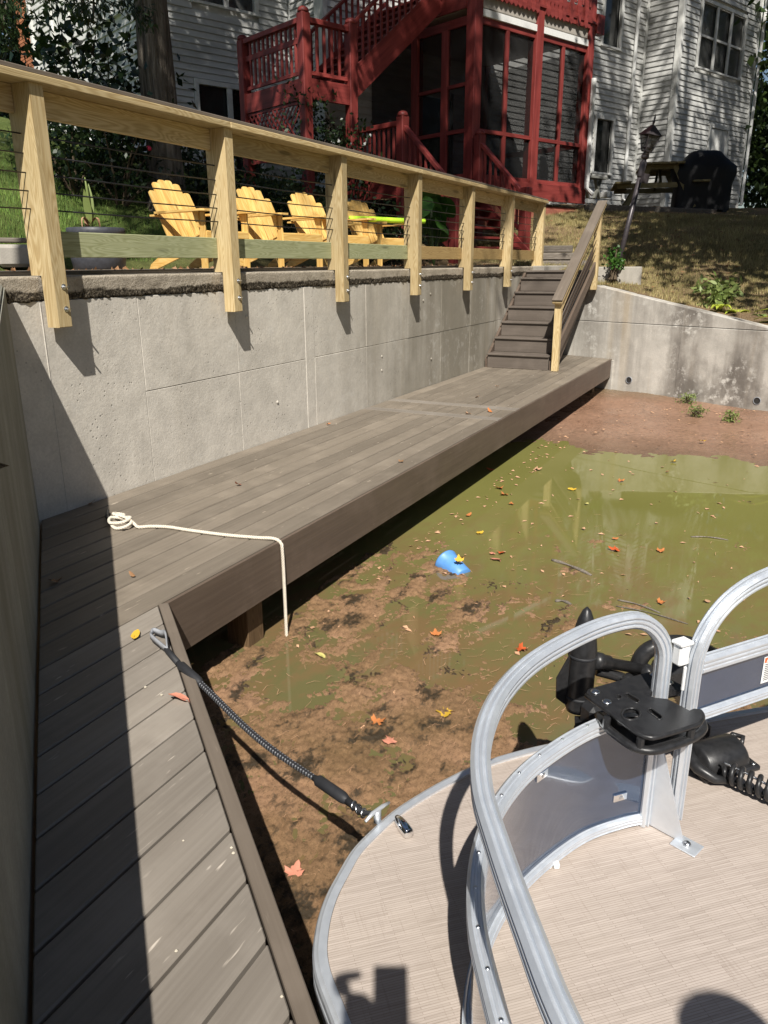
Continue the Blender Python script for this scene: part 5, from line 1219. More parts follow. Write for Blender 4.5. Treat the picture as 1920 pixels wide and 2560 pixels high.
        o_ = obj('leaf', mesh('leaf', V, [(0, 1+q, 1+(q+1) % n) for q in range(n)], 'leaf_big', True), t)
        s = B(); s.tube([(c.x, c.y, gzv), ((c.x+e.x)/2, (c.y+e.y)/2, gzv+h*0.6), e], 0.008, 5); s.build('stem', 'leaf_mid', t)
    # plants along the far wall
    p = on_r(1790, 742, 12.75); shrub('fern_plant', 'pale green leafy weed on the bank above the middle of the far wall', p.x, p.y, 0.26, 0.5, 16, 22, 0.12, 'leaf_light', 61, z=p.z-0.22, spread=0.07, cat='plant', stretch=2.6)
    p = on_r(1535, 655, 13.15); shrub('ivy_plant', 'small green ivy clump at the foot of the lamp post', p.x, p.y, 0.10, 0.36, 12, 18, 0.06, 'leaf_big', 62, z=p.z-0.16, spread=0.04, cat='plant', stretch=1.4)
    for i, (px, py, lab) in enumerate(((1800, 772, 'yellow green broad leaf plant on top of the far wall, left one of the row'), (1842, 785, 'yellow green broad leaf plant drooping over the wall top, middle of the row'), (1893, 795, 'small green leaf plant on the wall top at the right end of the row'))):
        p = on_r(px, py, 12.35+0.05*i); t = thing('hosta_plant', lab, 'plant', p); rr = random.Random(70+i)
        for k in range(7):
            a = rr.uniform(0, 6.28); L = rr.uniform(0.13, 0.22); V = []; F = []; n = 6
            for q in range(n+1):
                f = q/n; u_ = Vector((math.cos(a), math.sin(a), 0)); pos = p+u_*L*f+Vector((0, 0, 0.09*math.sin(f*2.6)-0.05*f)); wv = 0.045*math.sin(math.pi*min(1.0, 0.08+f*0.92))
                sd = Vector((-u_.y, u_.x, 0))*wv; V += [pos-sd, pos+Vector((0, 0, -0.012)), pos+sd]
            for q in range(n): F += [(3*q, 3*q+1, 3*q+4, 3*q+3), (3*q+1, 3*q+2, 3*q+5, 3*q+4)]
            obj('leaf', mesh('leaf', V, F, 'leaf_lime' if i < 2 else 'leaf_light', True), t)
    # strap leaf hanging over the wall at the right edge
    p = on_r(1918, 806, 11.9); t = thing('strap_leaf_plant', 'long yellow green strap leaf reaching in over the wall at the right edge', 'plant', p+Vector((0.05, -0.35, 0)))
    for k, (dx, dz) in enumerate(((0.0, 0.0), (0.08, -0.07), (-0.03, 0.1))):
        V = []; F = []; n = 8
        for q in range(n+1):
            f = q/n; pos = p+Vector((0.02+dx, -0.45+0.62*f, -0.05+dz+0.16*math.sin(f*2.2)-0.05*f)); wv = 0.035*math.sin(math.pi*min(1, 0.15+0.85*f)); V += [pos+Vector((-wv, 0, 0.01)), pos, pos+Vector((wv, 0, 0.01))]
        for q in range(n): F += [(3*q, 3*q+1, 3*q+4, 3*q+3), (3*q+1, 3*q+2, 3*q+5, 3*q+4)]
        obj('leaf', mesh('leaf', V, F, 'leaf_lime', True), t)
    # weeds on the mud under the far wall
    for i, (px, py, lab) in enumerate(((1716, 1000, 'low green weed on the mud at the foot of the far wall, left one'), (1742, 1030, 'small green weed tuft on the mud between the other two'), (1826, 1042, 'spiky green weed on the mud nearest the right drain pipe'))):
        p = on_z(px, py+8, ZW+0.06); shrub('mud_weed', lab, p.x, p.y, 0.10, 0.13, 10, 16, 0.055, 'leaf_light', 80+i, z=ZW+0.05, spread=0.035, cat='weed', stretch=4, group=None)
    # grass on the lawn that shows between the wall and the house
    r = np.random.default_rng(5)
    def blades(n, xr, yr, mat, name, hgt):
        x = r.uniform(*xr, n*2); y = r.uniform(*yr, n*2)
        k = [(not in_pond(a, b, -0.25)) and not (b < 3.1 and a < 13.3 and b > -0.5) for a, b in zip(x, y)]; x, y = x[k][:n], y[k][:n]
        z = ground(x, y)+0.0; n2 = len(x); a = r.uniform(0, 6.28, n2); h = hgt*r.uniform(0.5, 1.4, n2); wv = 0.004+0.004*r.uniform(0, 1, n2)
        b0 = np.c_[x-np.cos(a)*wv, y-np.sin(a)*wv, z-0.03]; b1 = np.c_[x+np.cos(a)*wv, y+np.sin(a)*wv, z-0.03]; tp = np.c_[x+r.normal(0, 0.02, n2), y+r.normal(0, 0.02, n2), z+h]
        V = np.stack([b0, b1, tp], 1).reshape(-1, 3); kind(obj(name, npmesh(name, V, np.arange(3*n2).reshape(-1, 3), mat)), 'stuff')
    blades(90000, (12.4, 19), (-4.6, 1.6), 'grass', 'dry_grass', 0.055)
    b = B(); rr = random.Random(77)
    for k in range(700):
        x, y = rr.uniform(12.7, 22), rr.uniform(-4.5, 1.8)
        if in_pond(x, y, -0.25) or (y > -0.5 and x < 13.4): continue
        sz = rr.uniform(0.015, 0.05); a_ = rr.uniform(0, 6.28); c_, s_ = math.cos(a_)*sz, math.sin(a_)*sz; z = gz(x, y)+0.035
        b.add([(x-c_, y-s_, z), (x+s_*0.5, y-c_*0.5, z+rr.uniform(0.0, 0.03)), (x+c_, y+s_, z+rr.uniform(0, 0.02)), (x-s_*0.5, y+c_*0.5, z+0.01)], [(0, 1, 2, 3)])
    kind(b.build('lawn_litter', 'leaf_brown'), 'stuff')
    blades(36000, (3.5, 11), (3.1, 8.0), 'grass_green', 'green_grass', 0.065)
vegetation()

# ================================================================ POND: weed, leaves, sticks
def algae():
    rects = 0.0125; V = []; idx = {}; F = []
    X = np.arange(1.2, 7.2, rects); Y = np.arange(-3.9, -1.3, rects)
    Wl = np.array([(1.4, -2.6, 1.1), (2.0, -2.2, 1.15), (2.6, -2.2, 1.0), (2.8, -2.6, 0.8), (3.2, -2.0, 0.55), (3.6, -1.75, 0.75), (4.1, -1.75, 0.75), (4.6, -1.75, 0.45), (3.4, -2.6, 0.30), (4.0, -2.4, 0.22), (3.0, -1.7, 0.45), (4.0, -3.0, 0.05), (2.4, -2.8, 1.0), (5.2, -2.2, -0.35), (4.6, -3.2, 0.1), (5.5, -1.6, -0.3), (6.5, -2.4, -0.8), (5.0, -3.7, -0.4), (1.8, -1.7, 0.9), (2.4, -1.6, 0.6)])
    pts = np.array([(x, y) for y in Y for x in X]); d2 = ((pts[:, None, :]-Wl[None, :, :2])**2).sum(2)+0.02; wt = 1/d2**1.6; base = (wt*Wl[:, 2]).sum(1)/wt.sum(1)
    nx = len(X); H = np.empty(len(pts))
    for i, (x, y) in enumerate(pts):
        wx, wy = x+0.12*mnoise.noise(Vector((x*4, y*4, 1))), y+0.12*mnoise.noise(Vector((x*4, y*4, 7)))
        # streaks drawn out along the drift
        h = base[i]*0.60-0.27+0.46*fbm(wx*1.6, wy*2.8, 2.0, 3)+0.42*fbm(wx*5, wy*9, 4.0, 4)
        H[i] = h
    fine = np.array([0.7*fbm(x*34, y*34, 1.0, 2)+0.8*mnoise.noise(Vector((x*75, y*75, 3))) if H[i] > -0.25 else 0 for i, (x, y) in enumerate(pts)])
    Z = ZW+np.clip(H, -0.3, 0.35)*0.040+fine*0.014-0.003
    keep = Z > ZW-0.012
    for j in range(len(Y)-1):
        for i in range(nx-1):
            a = j*nx+i; q = (a, a+1, a+nx+1, a+nx)
            if keep[a] or keep[a+1] or keep[a+nx] or keep[a+nx+1]:
                if (pts[a][0]-LC.x)*LN.x+(pts[a][1]-LC.y)*LN.y < 0.3: continue
                f = []
                for k in q:
                    if k not in idx: idx[k] = len(V); V.append((pts[k][0], pts[k][1], Z[k]))
                    f.append(idx[k])
                F.append(f)
    kind(obj('floating_weed', mesh('floating_weed', V, F, 'algae', True)), 'stuff')
    # loose strands
    r = random.Random(3); b = B()
    for k in range(1300):
        x, y = r.uniform(1.3, 6.2), r.uniform(-3.8, -1.5)
        dx, dy = x-2.6, y+2.2
        if r.random() > math.exp(-(dx*dx)/5): continue
        a = r.gauss(-0.7, 0.7); L = r.uniform(0.02, 0.09); bend = r.uniform(-0.02, 0.02); wv = r.uniform(0.0005, 0.0012); z = ZW+r.uniform(0.002, 0.014)
        u_ = Vector((math.cos(a), math.sin(a), 0)); n_ = Vector((-u_.y, u_.x, 0)); p = Vector((x, y, z)); m_ = p+u_*L*0.5+n_*bend+Vector((0, 0, 0.004)); e = p+u_*L
        b.add([p-n_*wv, p+n_*wv, m_+n_*wv, m_-n_*wv, e], [(0, 1, 2, 3), (3, 2, 4)])
    kind(b.build('weed_strands', 'leaf_tan'), 'stuff')
algae()
LEAFV = {}
def leaf_shape(kind_, seed):
    r = random.Random(seed); pts = []
    if kind_ == 'maple':
        prof = [(-90, 0.22), (-55, 0.62), (-38, 0.40), (-12, 0.78), (-2, 0.70), (14, 0.88), (34, 0.46), (52, 0.72), (66, 0.66), (78, 0.9), (90, 1.05)]
        pts = [(math.cos(math.radians(a))*q, math.sin(math.radians(a))*q) for a, q in prof]; pts += [(-x, y) for x, y in reversed(pts[1:-1])]
    else:
        for k in range(14): a = 2*math.pi*k/14; pts.append((0.42*math.cos(a)*(1-0.25*math.sin(a)), 0.9*math.sin(a)))
    cx, cy = r.uniform(0.2, 0.6), r.uniform(-0.4, 0.5)
    def zz(x, y): return cx*x*x*0.7+cy*y*y*0.35+0.10*math.sin(x*6+seed)+0.05*math.sin(y*7)
    V = [(0, 0.05, zz(0, 0)-0.06)]+[(x, y, zz(x, y)) for x, y in pts]; n = len(pts)
    F = [(0, 1+i, 1+(i+1) % n) for i in range(n)]
    q = len(V); V += [(-0.02, -0.2, 0.0), (0.02, -0.2, 0.0), (0.05, -0.75, 0.12), (0.02, -0.75, 0.12)]; F.append((q, q+1, q+2, q+3))
    return V, F
def fallen_leaf(p, s, mat, label, group, shape='maple', seed=1, tilt=0.0):
    if shape == 'maple' and seed % 4 == 3: shape = 'oval'
    k = (shape, seed % 5, mat)
    if k not in LEAFV: V, F = leaf_shape(shape, seed % 5); LEAFV[k] = mesh('fallen_leaf', V, F, mat, True)
    M = Matrix.Translation(p) @ Matrix.Rotation(seed*1.7, 4, 'Z') @ Matrix.Rotation(tilt, 4, 'X') @ Matrix.Scale(s*0.88, 4)
    return tag(obj('fallen_leaf', LEAFV[k], None, M), label, 'leaf', group)
def leaves():
    g = 'fallen leaves on the dock and walkway'
    for i, (px, py, s, mat, sh, lab) in enumerate((
        (595, 1215, 0.045, 'leaf_pink', 'oval', 'curled pink brown leaf alone on the long dock above the rope'), (820, 1063, 0.036, 'leaf_orange', 'maple', 'small orange leaf against the foot of the concrete wall'),
        (340, 1592, 0.040, 'leaf_yellow', 'maple', 'curled yellow leaf on the walkway beside the wall shadow'), (450, 1752, 0.050, 'leaf_pink', 'oval', 'curled salmon leaf at the walkway edge below the mooring cord'),
        (140, 1457, 0.045, 'leaf_brown', 'maple', 'dark leaf in the wall shadow on the left boards'), (230, 1262, 0.035, 'leaf_brown', 'oval', 'dark curled leaf in the shaded corner above the rope end'),
        (1224, 1030, 0.050, 'leaf_orange', 'oval', 'upright orange brown leaf at the dock edge by the cross boards'), (1172, 1036, 0.050, 'leaf_tan', 'maple', 'pale tan leaf lying between the two cross boards'),
        (1193, 995, 0.040, 'leaf_brown', 'oval', 'dark brown leaf on the dock beyond the cross boards'), (1002, 1157, 0.032, 'leaf_brown', 'maple', 'small brown leaf near the dock edge before the cross boards'),
        (330, 1443, 0.026, 'leaf_brown', 'oval', 'tiny brown leaf scrap beside the wall shadow above the walkway'), (1243, 968, 0.036, 'leaf_tan', 'maple', 'pale leaf on the dock nearest the stairs'))):
        p = on_z(px, py, 0.0)+Vector((0, 0, 0.012 if sh == 'maple' else 0.016)); fallen_leaf(p, s, mat, lab, g, sh, i+1, 0.5 if sh == 'oval' else 0.15)
    g = 'leaves floating on the pond'
    L = [(1340, 1176, 0.07, 'leaf_tan', 'big pale curled leaf on the green water nearest the mud bank'), (1248, 1222, 0.06, 'leaf_orange', 'orange leaf, upper one of the cluster beside the dock'), (1262, 1238, 0.06, 'leaf_orange', 'orange leaf, lower one of the cluster beside the dock'), (1225, 1176, 0.05, 'leaf_red', 'reddish leaf in the dock shadow above the cluster'),
         (1430, 1226, 0.055, 'leaf_yellow', 'bright yellow leaf right of the leaf cluster on the green water'), (1550, 1205, 0.05, 'leaf_orange', 'orange leaf in the middle of the green water near the mud'), (1682, 1156, 0.05, 'leaf_yellow', 'yellow leaf at the water line of the mud bank'), (1668, 1181, 0.035, 'leaf_orange', 'small orange leaf just below the yellow leaf at the water line'),
         (1540, 1377, 0.065, 'leaf_red', 'large vivid orange red leaf on the open green water'), (1538, 1350, 0.035, 'leaf_orange', 'small orange leaf just above the vivid red one'), (1650, 1381, 0.045, 'leaf_orange', 'orange brown leaf right of the vivid red one'), (1240, 1402, 0.055, 'leaf_pink', 'lowest pink leaf of the trio right of the blue cup'), (1253, 1384, 0.045, 'leaf_red', 'red leaf of the trio right of the blue cup'), (1233, 1387, 0.035, 'leaf_pink', 'small pink leaf left in the trio right of the blue cup'),
         (1200, 1335, 0.045, 'leaf_yellow', 'amber leaf on the water between the dock and the red leaf'), (1172, 1290, 0.045, 'leaf_orange', 'orange leaf on the water by the dock edge above the amber one'), (1300, 1627, 0.055, 'leaf_red', 'orange red leaf beside the big boat rail'), (1112, 1785, 0.062, 'leaf_yellow', 'yellow and orange leaf alone on the brown weed near the boat'), (978, 1857, 0.05, 'leaf_pink', 'upright salmon leaf on the weed mat'), (800, 1641, 0.045, 'leaf_olive', 'pale yellow star leaf near where the rope enters the water'), (735, 2190, 0.05, 'leaf_pink', 'salmon leaf on the weed between walkway and boat'),
         (1650, 1510, 0.045, 'leaf_orange', 'orange leaf on the twig raft behind the trolling motor'), (1765, 1506, 0.035, 'leaf_tan', 'tan leaf just left of the right boat arch'), (1466, 1262, 0.035, 'leaf_olive', 'pale green leaf under the bright yellow one'), (1460, 1325, 0.03, 'leaf_tan', 'small tan leaf near the middle of the reflections'), (1090, 1590, 0.045, 'leaf_orange', 'orange leaf on the weed below the blue cup'), (940, 1812, 0.055, 'leaf_orange', 'brown orange leaf half sunk in the weed mat'), (1310, 1080, 0.05, 'leaf_yellow', 'yellow leaf on the mud beside the dock corner'), (1755, 1112, 0.06, 'leaf_yellow', 'yellow leaf lying on the red mud'), (1280, 1262, 0.04, 'leaf_orange', 'rusty leaf floating right below the cluster')]
    for i, (px, py, s, mat, lab) in enumerate(L):
        p = on_z(px, py, ZW)+Vector((0, 0, 0.012)); onmud = p.x > 8.9
        if onmud: p.z += 0.035
        fallen_leaf(p, s, mat, lab, g, 'maple', i*3+2, 0.12)
    g = 'sticks floating on the pond'
    for i, (a, b, r, lab) in enumerate((((1380, 1400), (1478, 1438), 0.012, 'dark thick stick floating right of the blue cup'), ((1727, 1342), (1820, 1350), 0.006, 'thin straight twig on the green water at the right'), ((1545, 1500), (1650, 1532), 0.006, 'twig on the leaf raft right of the trolling motor'), ((1388, 1503), (1428, 1511), 0.010, 'short mossy stick left of the trolling motor'), ((1540, 1515), (1720, 1560), 0.004, 'long thin twig under the boat arch'))):
        p, q = on_z(*a, ZW+0.004), on_z(*b, ZW+0.004); m_ = p.lerp(q, 0.5)+Vector((0.02, 0.01, 0.004)); t = B(); t.tube(crv([p, m_, q], 5), [r*(0.8+0.3*math.sin(k)) for k in range(11)], 7); tag(t.build('stick', 'old_timber', None, None, True), lab, 'stick', g)
    r = random.Random(31); b = B()          # scraps of leaf and twig on mud and water
    for k in range(520):
        if k < 260: x, y, z = r.uniform(8.7, 12.2), r.uniform(-5.0, -1.4), ZW+0.045
        else: x, y, z = r.uniform(2.6, 8.6), r.uniform(-4.6, -1.6), ZW+0.004
        if k % 5 == 0: x, y = r.uniform(3, 9), -1.5-abs(r.gauss(0, 0.12)); z = ZW+0.004
        if x > 11.9 and y < -2.6: continue
        sz = r.uniform(0.006, 0.028); a_ = r.uniform(0, 6.28); el = r.uniform(0.15, 0.8); c_, s_ = math.cos(a_)*sz, math.sin(a_)*sz
        b.add([(x-c_, y-s_, z), (x+s_*el, y-c_*el, z+r.uniform(0.002, 0.012)), (x+c_, y+s_, z+r.uniform(0.0, 0.008)), (x-s_*el, y+c_*el, z+0.004)], [(0, 1, 2, 3)])
    kind(b.build('pond_debris', 'leaf_tan'), 'stuff')
    # blue cup
    p = on_z(1132, 1425, ZW); t = thing('blue_cup', 'tipped blue plastic cup half sunk in the pond, with leaves on it', 'cup', p)
    M = Matrix.Translation(p+Vector((0.03, 0.0, -0.005))) @ Matrix.Rotation(math.radians(150), 4, 'Z') @ Matrix.Rotation(math.radians(74), 4, 'X')
    b = B(); b.lathe([(0.062, -0.10), (0.068, -0.095), (0.074, 0.0), (0.082, 0.09), (0.088, 0.095), (0.088, 0.104), (0.080, 0.104), (0.077, 0.09), (0.069, 0.0), (0.06, -0.088)], 24); b.build('cup_body', 'blue', t, M, True)
    b = B(); b.tube([(0.0, -0.075, 0.07), (0.0, -0.12, 0.06), (0.0, -0.125, 0.0), (0.0, -0.07, -0.03)], 0.010, 8); b.build('handle', 'blue', t, M, True)
    fallen_leaf(on_z(1148, 1400, ZW+0.09), 0.045, 'leaf_yellow', 'golden leaf stuck on top of the blue cup', 'leaves floating on the pond', 'maple', 77, 0.5)
    fallen_leaf(on_z(1158, 1392, ZW+0.08), 0.035, 'leaf_red', 'red leaf stuck behind the golden one on the blue cup', 'leaves floating on the pond', 'maple', 79, 0.6)
    # pale wood chips scattered on the boards
    r = random.Random(9); b = B()
    for k in range(34):
        if k % 3: x, y = r.uniform(3.4, 12), r.uniform(-1.4, -0.1)
        else: s_ = r.uniform(2.0, 4.2); q = LC+LD*s_+LN*r.uniform(0.3, 0.5); x, y = q.x, q.y
        s = r.uniform(0.003, 0.0065); b.lathe([(s*0.6, 0), (s, s*0.4), (s*0.5, s*0.9)], 5, Matrix.Translation((x, y, 0.0005)))
    kind(b.build('wood_chips', 'pebble'), 'stuff')
leaves()
# ================================================================ ROPE AND MOORING CORD
def rope():
    t = thing('rope', 'white twisted rope knotted on the dock and hanging over its edge into the water', 'rope', (3.1, -0.5, 0))
    z = 0.012
    heap = [(3.09, -0.41, z), (3.04, -0.46, z+0.01), (3.00, -0.54, z), (3.02, -0.60, z+0.012), (3.08, -0.585, z+0.02), (3.10, -0.50, z+0.022), (3.06, -0.45, z+0.03), (3.01, -0.49, z+0.022), (3.03, -0.57, z+0.03), (3.10, -0.56, z+0.034), (3.13, -0.48, z+0.018), (3.17, -0.44, z+0.012), (3.19, -0.40, z+0.006), (3.15, -0.385, z+0.02), (3.10, -0.44, z+0.038), (3.09, -0.53, z+0.036)]
    line = [(3.08, -0.60, z+0.014), (3.07, -0.645, z), (3.11, -0.70, z), (3.145, -0.80, z), (3.152, -0.93, z), (3.175, -1.16, z), (3.215, -1.35, z), (3.236, -1.44, z+0.002), (3.242, -1.482, -0.004), (3.243, -1.492, -0.06), (3.238, -1.497, -0.3), (3.232, -1.50, -0.60)]
    P = crv([Vector(p) for p in heap+line], 14); 
    # resample evenly
    Q = [P[0]]; 
    for p in P[1:]:
        while (p-Q[-1]).length > 0.006: Q.append(Q[-1]+(p-Q[-1]).normalized()*0.006)
    ph = 0.0; S = [[], [], []]
    for i, p in enumerate(Q):
        tg = (Q[min(i+1, len(Q)-1)]-Q[max(0, i-1)]).normalized(); a = tg.cross(Vector((0.3, 0.2, 1))).normalized(); b_ = tg.cross(a)
        ph = i*0.006/0.042*2*math.pi
        for k in range(3): an = ph+k*2.094; S[k].append(p+(a*math.cos(an)+b_*math.sin(an))*0.0056)
    for k in range(3): b = B(); b.tube(S[k], 0.0048, 6); b.build('strand', 'rope', t, None, True)
    b = B(); b.tube([(3.09, -0.41, z), (3.13, -0.34, z+0.004), (3.20, -0.28, z+0.01)], [0.011, 0.012, 0.009], 8); b.build('frayed_end', 'frayed', t, None, True)
    # tuft of weed round the rope where it enters
    c = thing('mooring_cord', 'dark braided shock cord with foam sleeves tying the boat to the walkway', 'mooring line', (1.95, -1.9, 0))
    A, Z = Vector((1.945, -1.90, 0.014)), Vector((1.615, -2.855, -0.075))
    def pt(f): p = A.lerp(Z, f); p.z -= 0.035*math.sin(math.pi*f); p += Vector((0.007*math.sin(f*9), 0.005*math.sin(f*7), 0)); return p
    b = B(); V = []; 
    h0, h1 = Vector((2.085, -1.655, 0.03)), Vector((2.0, -1.80, 0.016)); dr = (h1-h0).normalized(); sd = Vector((-dr.y, dr.x, 0))
    loop = [h1, h0+dr*0.07+sd*0.026+Vector((0, 0, 0.012)), h0+dr*0.03+sd*0.018, h0, h0+dr*0.03-sd*0.018, h0+dr*0.07-sd*0.026+Vector((0, 0, 0.012)), h1]
    b.sweep(crv(loop, 6), [(-0.012, -0.003), (0.012, -0.003), (0.012, 0.003), (-0.012, 0.003)], [Vector((0, 0, 1))]*37); b.build('end_loop', 'grey_loop', c, None, True)
    b = B(); b.tube([h1-dr*0.02, h1, pt(0.0)], [0.008, 0.012, 0.012], 10); b.build('cord', 'foam', c, None, True)
    b = B(); b.tube([pt(0.0), pt(0.012), pt(0.02), pt(0.13), pt(0.14), pt(0.15)], [0.011, 0.011, 0.0175, 0.0175, 0.015, 0.011], 14); b.build('foam_sleeve', 'foam', c, None, True)
    P = [pt(0.14+0.64*i/60) for i in range(61)]; b = B(); b.tube(P, [0.0112-0.002*max(0, (i-38)/22) for i in range(61)], 12); me = mesh('braided_cord', b.V, b.F, 'braid', True)
    uv = me.uv_layers.new(name='UVMap'); co = [0.0]
    for i in range(60): co.append(co[-1]+(P[i+1]-P[i]).length)
    for lp in me.loops: vi = lp.vertex_index; uv.data[lp.index].uv = (co[vi//12], (vi % 12)/12.0*2.0)
    obj('braided_cord', me, c)
    b = B(); b.tube([pt(0.77), pt(0.78), pt(0.79), pt(0.90), pt(0.91), pt(0.93)], [0.010, 0.011, 0.018, 0.018, 0.016, 0.010], 14); b.build('foam_sleeve', 'foam', c, None, True)
    b = B(); b.tube([pt(0.92), pt(0.97), pt(1.0), Vector((1.603, -2.90, -0.045))], [0.012, 0.010, 0.008, 0.006], 8); b.build('cord', 'foam', c, None, True)
    for k in range(3):
        f = 0.955+0.022*k; p = pt(f); b = B(); b.tube([p+Vector((0.014*math.cos(q), 0.006*math.sin(q)*(1 if k % 2 else 0.3), 0.012*math.sin(q))) for q in np.linspace(0, 6.283, 11)], 0.003, 6); b.build('shackle_link', 'steel', c, None, True)
rope()

# ================================================================ PONTOON BOAT
BD = Vector((-0.655, -0.756, 0)).normalized()       # bow to stern
BS = Vector((0.70, -0.714, 0)).normalized()         # port to starboard at the bow
def boat():
    t = thing('pontoon_boat', 'pontoon boat bow in the foreground with aluminium rails, blue panels and woven floor', 'boat', (1.6, -3.6, ZW))
    port = Vector((1.03, -3.11, 0))
    out = [port+BD*6.0] + [port+BD*s for s in (4, 2, 1, 0.4)] + [port] + [Vector(p) for p in ((1.125, -3.005, 0), (1.21, -2.955, 0), (1.30, -2.925, 0), (1.39, -2.912, 0), (1.475, -2.905, 0), (1.56, -2.915, 0), (1.66, -2.935, 0), (1.77, -2.975, 0), (1.87, -3.02, 0), (1.97, -3.075, 0), (2.07, -3.15, 0), (2.2, -3.275, 0), (2.45, -3.56, 0), (2.75, -3.9, 0), (2.95, -4.2, 0), (3.0, -4.5, 0), (2.85, -4.8, 0), (2.6, -5.0, 0))]
    out += [Vector((2.6, -5.0, 0))+BD*6.0]
    n = len(out); V = [(p.x, p.y, ZB) for p in out]+[(p.x, p.y, ZB-0.03) for p in out]
    F = [tuple(range(n-1, -1, -1)), tuple(range(n, 2*n))]+[(i, (i+1) % n, n+(i+1) % n, n+i) for i in range(n)]
    obj('floor', mesh('floor', V, F, 'vinyl'), t)
    # extruded edge trim
    path = crv(out[:-1], 5); nr = []
    for i in range(len(path)): tg = path[min(i+1, len(path)-1)]-path[max(0, i-1)]; nr.append(Vector((tg.y, -tg.x, 0)).normalized())
    prof = [(-0.004, 0.006), (0.0, 0.012), (-0.020, 0.012), (-0.024, 0.009), (-0.030, 0.006), (-0.034, -0.002), (-0.034, -0.02), (-0.028, -0.026), (-0.034, -0.032), (-0.034, -0.068), (-0.024, -0.078), (-0.004, -0.078)]
    prof = [(a+0.018, q) for a, q in prof]
    b = B(); b.sweep([Vector((p.x, p.y, ZB)) for p in path], prof, nr); b.build('edge_trim', 'alu', t)
    for off in (0.35, 2.05):       # floats
        P0 = port+BS*off-BD*0.05; P = [Vector((P0.x, P0.y, ZW+0.02))-BD*(0.15) , Vector((P0.x, P0.y, ZW))+BD*0.1, Vector((P0.x, P0.y, ZW))+BD*0.5, Vector((P0.x, P0.y, ZW))+BD*5.8]
        b = B(); b.tube(P, [0.02, 0.2, 0.3, 0.3], 24); b.build('pontoon', 'alu', t, None, True)
    # --- port fence following the bow curve
    plan = [port+BD*4+BS*0.075, port+BD*2+BS*0.075, port+BD*1.35+BS*0.08, (0.36, -3.94, 0), (0.52, -3.775, 0), (0.69, -3.625, 0), (0.81, -3.54, 0), (0.94, -3.455, 0), (1.06, -3.385, 0), (1.20, -3.335, 0), (1.35, -3.315, 0), (1.50, -3.328, 0), (1.64, -3.37, 0), (1.78, -3.435, 0), (1.88, -3.515, 0), (1.935, -3.575, 0)]
    plan = crv(plan, 8); G = plan[-1]
    pn = []
    for i in range(len(plan)): tg = plan[min(i+1, len(plan)-1)]-plan[max(0, i-1)]; pn.append(Vector((tg.y, -tg.x, 0)).normalized())
    # grooved square tube
    def rail_prof(w_, h_, g=0.006):
        a, b_ = w_/2, h_/2; r = 0.007
        return [(-a+r, -b_), (-0.004, -b_), (0, -b_+0.003), (0.004, -b_), (a-r, -b_), (a, -b_+r), (a, -0.009), (a-g, -0.007), (a-g, -0.003), (a, -0.001), (a, 0.003), (a-g, 0.005), (a-g, 0.009), (a, 0.011), (a, b_-r), (a-r, b_), (0.010, b_), (0.008, b_-g), (0.004, b_-g), (0.002, b_), (-0.002, b_), (-0.004, b_-g), (-0.008, b_-g), (-0.010, b_), (-a+r, b_), (-a, b_-r), (-a, 0.011), (-a+g, 0.009), (-a+g, 0.005), (-a, 0.003), (-a, -0.001), (-a+g, -0.003), (-a+g, -0.007), (-a, -0.009), (-a, -b_+r)]
    RP = rail_prof(0.036, 0.040)
    # arc length from the gate end
    al = [0.0]
    for i in range(len(plan)-1, 0, -1): al.insert(0, al[0]+(plan[i]-plan[i-1]).length)
    top = []; tn = []; R = 0.13; zt = 0.566
    for p, s, nn in zip(plan, al, pn):
        if s > R: top.append(Vector((p.x, p.y, zt))); tn.append(nn)
    last = [i for i, s in enumerate(al) if s > R][-1]
    def plan_at(s):
        for i in range(len(al)-1):
            if al[i] >= s >= al[i+1]: f = (al[i]-s)/max(1e-6, al[i]-al[i+1]); return plan[i].lerp(plan[i+1], f), pn[i]
        return G, pn[-1]
    for k in range(1, 11):
        a = math.pi/2*k/10; p, nn = plan_at(R-R*math.sin(a)); top.append(Vector((p.x, p.y, zt-R+R*math.cos(a)))); tn.append(nn)
    for z in (0.3, 0.1, ZB+0.002): top.append(Vector((G.x, G.y, z))); tn.append(pn[-1])
    b = B(); b.sweep(top, RP, tn); b.build('fence_rail', 'alu', t)
    for z, h_ in ((0.275, 0.040), (ZB+0.022, 0.030)):
        pp = [(Vector((p.x, p.y, z)), nn) for p, s, nn in zip(plan, al, pn) if s > 0.018]
        b = B(); b.sweep([q[0] for q in pp], rail_prof(0.034, h_, 0.003), [q[1] for q in pp]); b.build('fence_rail', 'alu', t)
    V = []; F = []
    pl = [(p, nn) for p, s, nn in zip(plan, al, pn) if s > 0.016]
    for p, nn in pl:
        for z in (ZB+0.037, 0.256):
            for k in (-0.0015, 0.0015): q = p+nn*k; V.append((q.x, q.y, z))
    for i in range(len(pl)-1):
        a = i*4; F += [(a, a+2, a+6, a+4), (a+3, a+1, a+5, a+7)]
    obj('fence_panel', mesh('fence_panel', V, F, 'panel', True), t)
    for q_ in range(3, len(pl)-2, 5):       # rivets along the middle rail
        p, nn = pl[q_]
        if p.x < 0.6: continue
        b = B(); b.lathe([(0.0045, 0), (0.004, 0.0015), (0.0015, 0.0026)], 8); b.build('rivet', 'steel', t, Matrix.Translation((p.x, p.y, 0.2945)), True)
    # panel stamp marks and clips
    def at(px, py, z): return on_z(px, py, z)
    # gate post gusset and foot
    up = Vector((0, 0, 1)); gd = Vector((-0.35, -0.94, 0)).normalized()
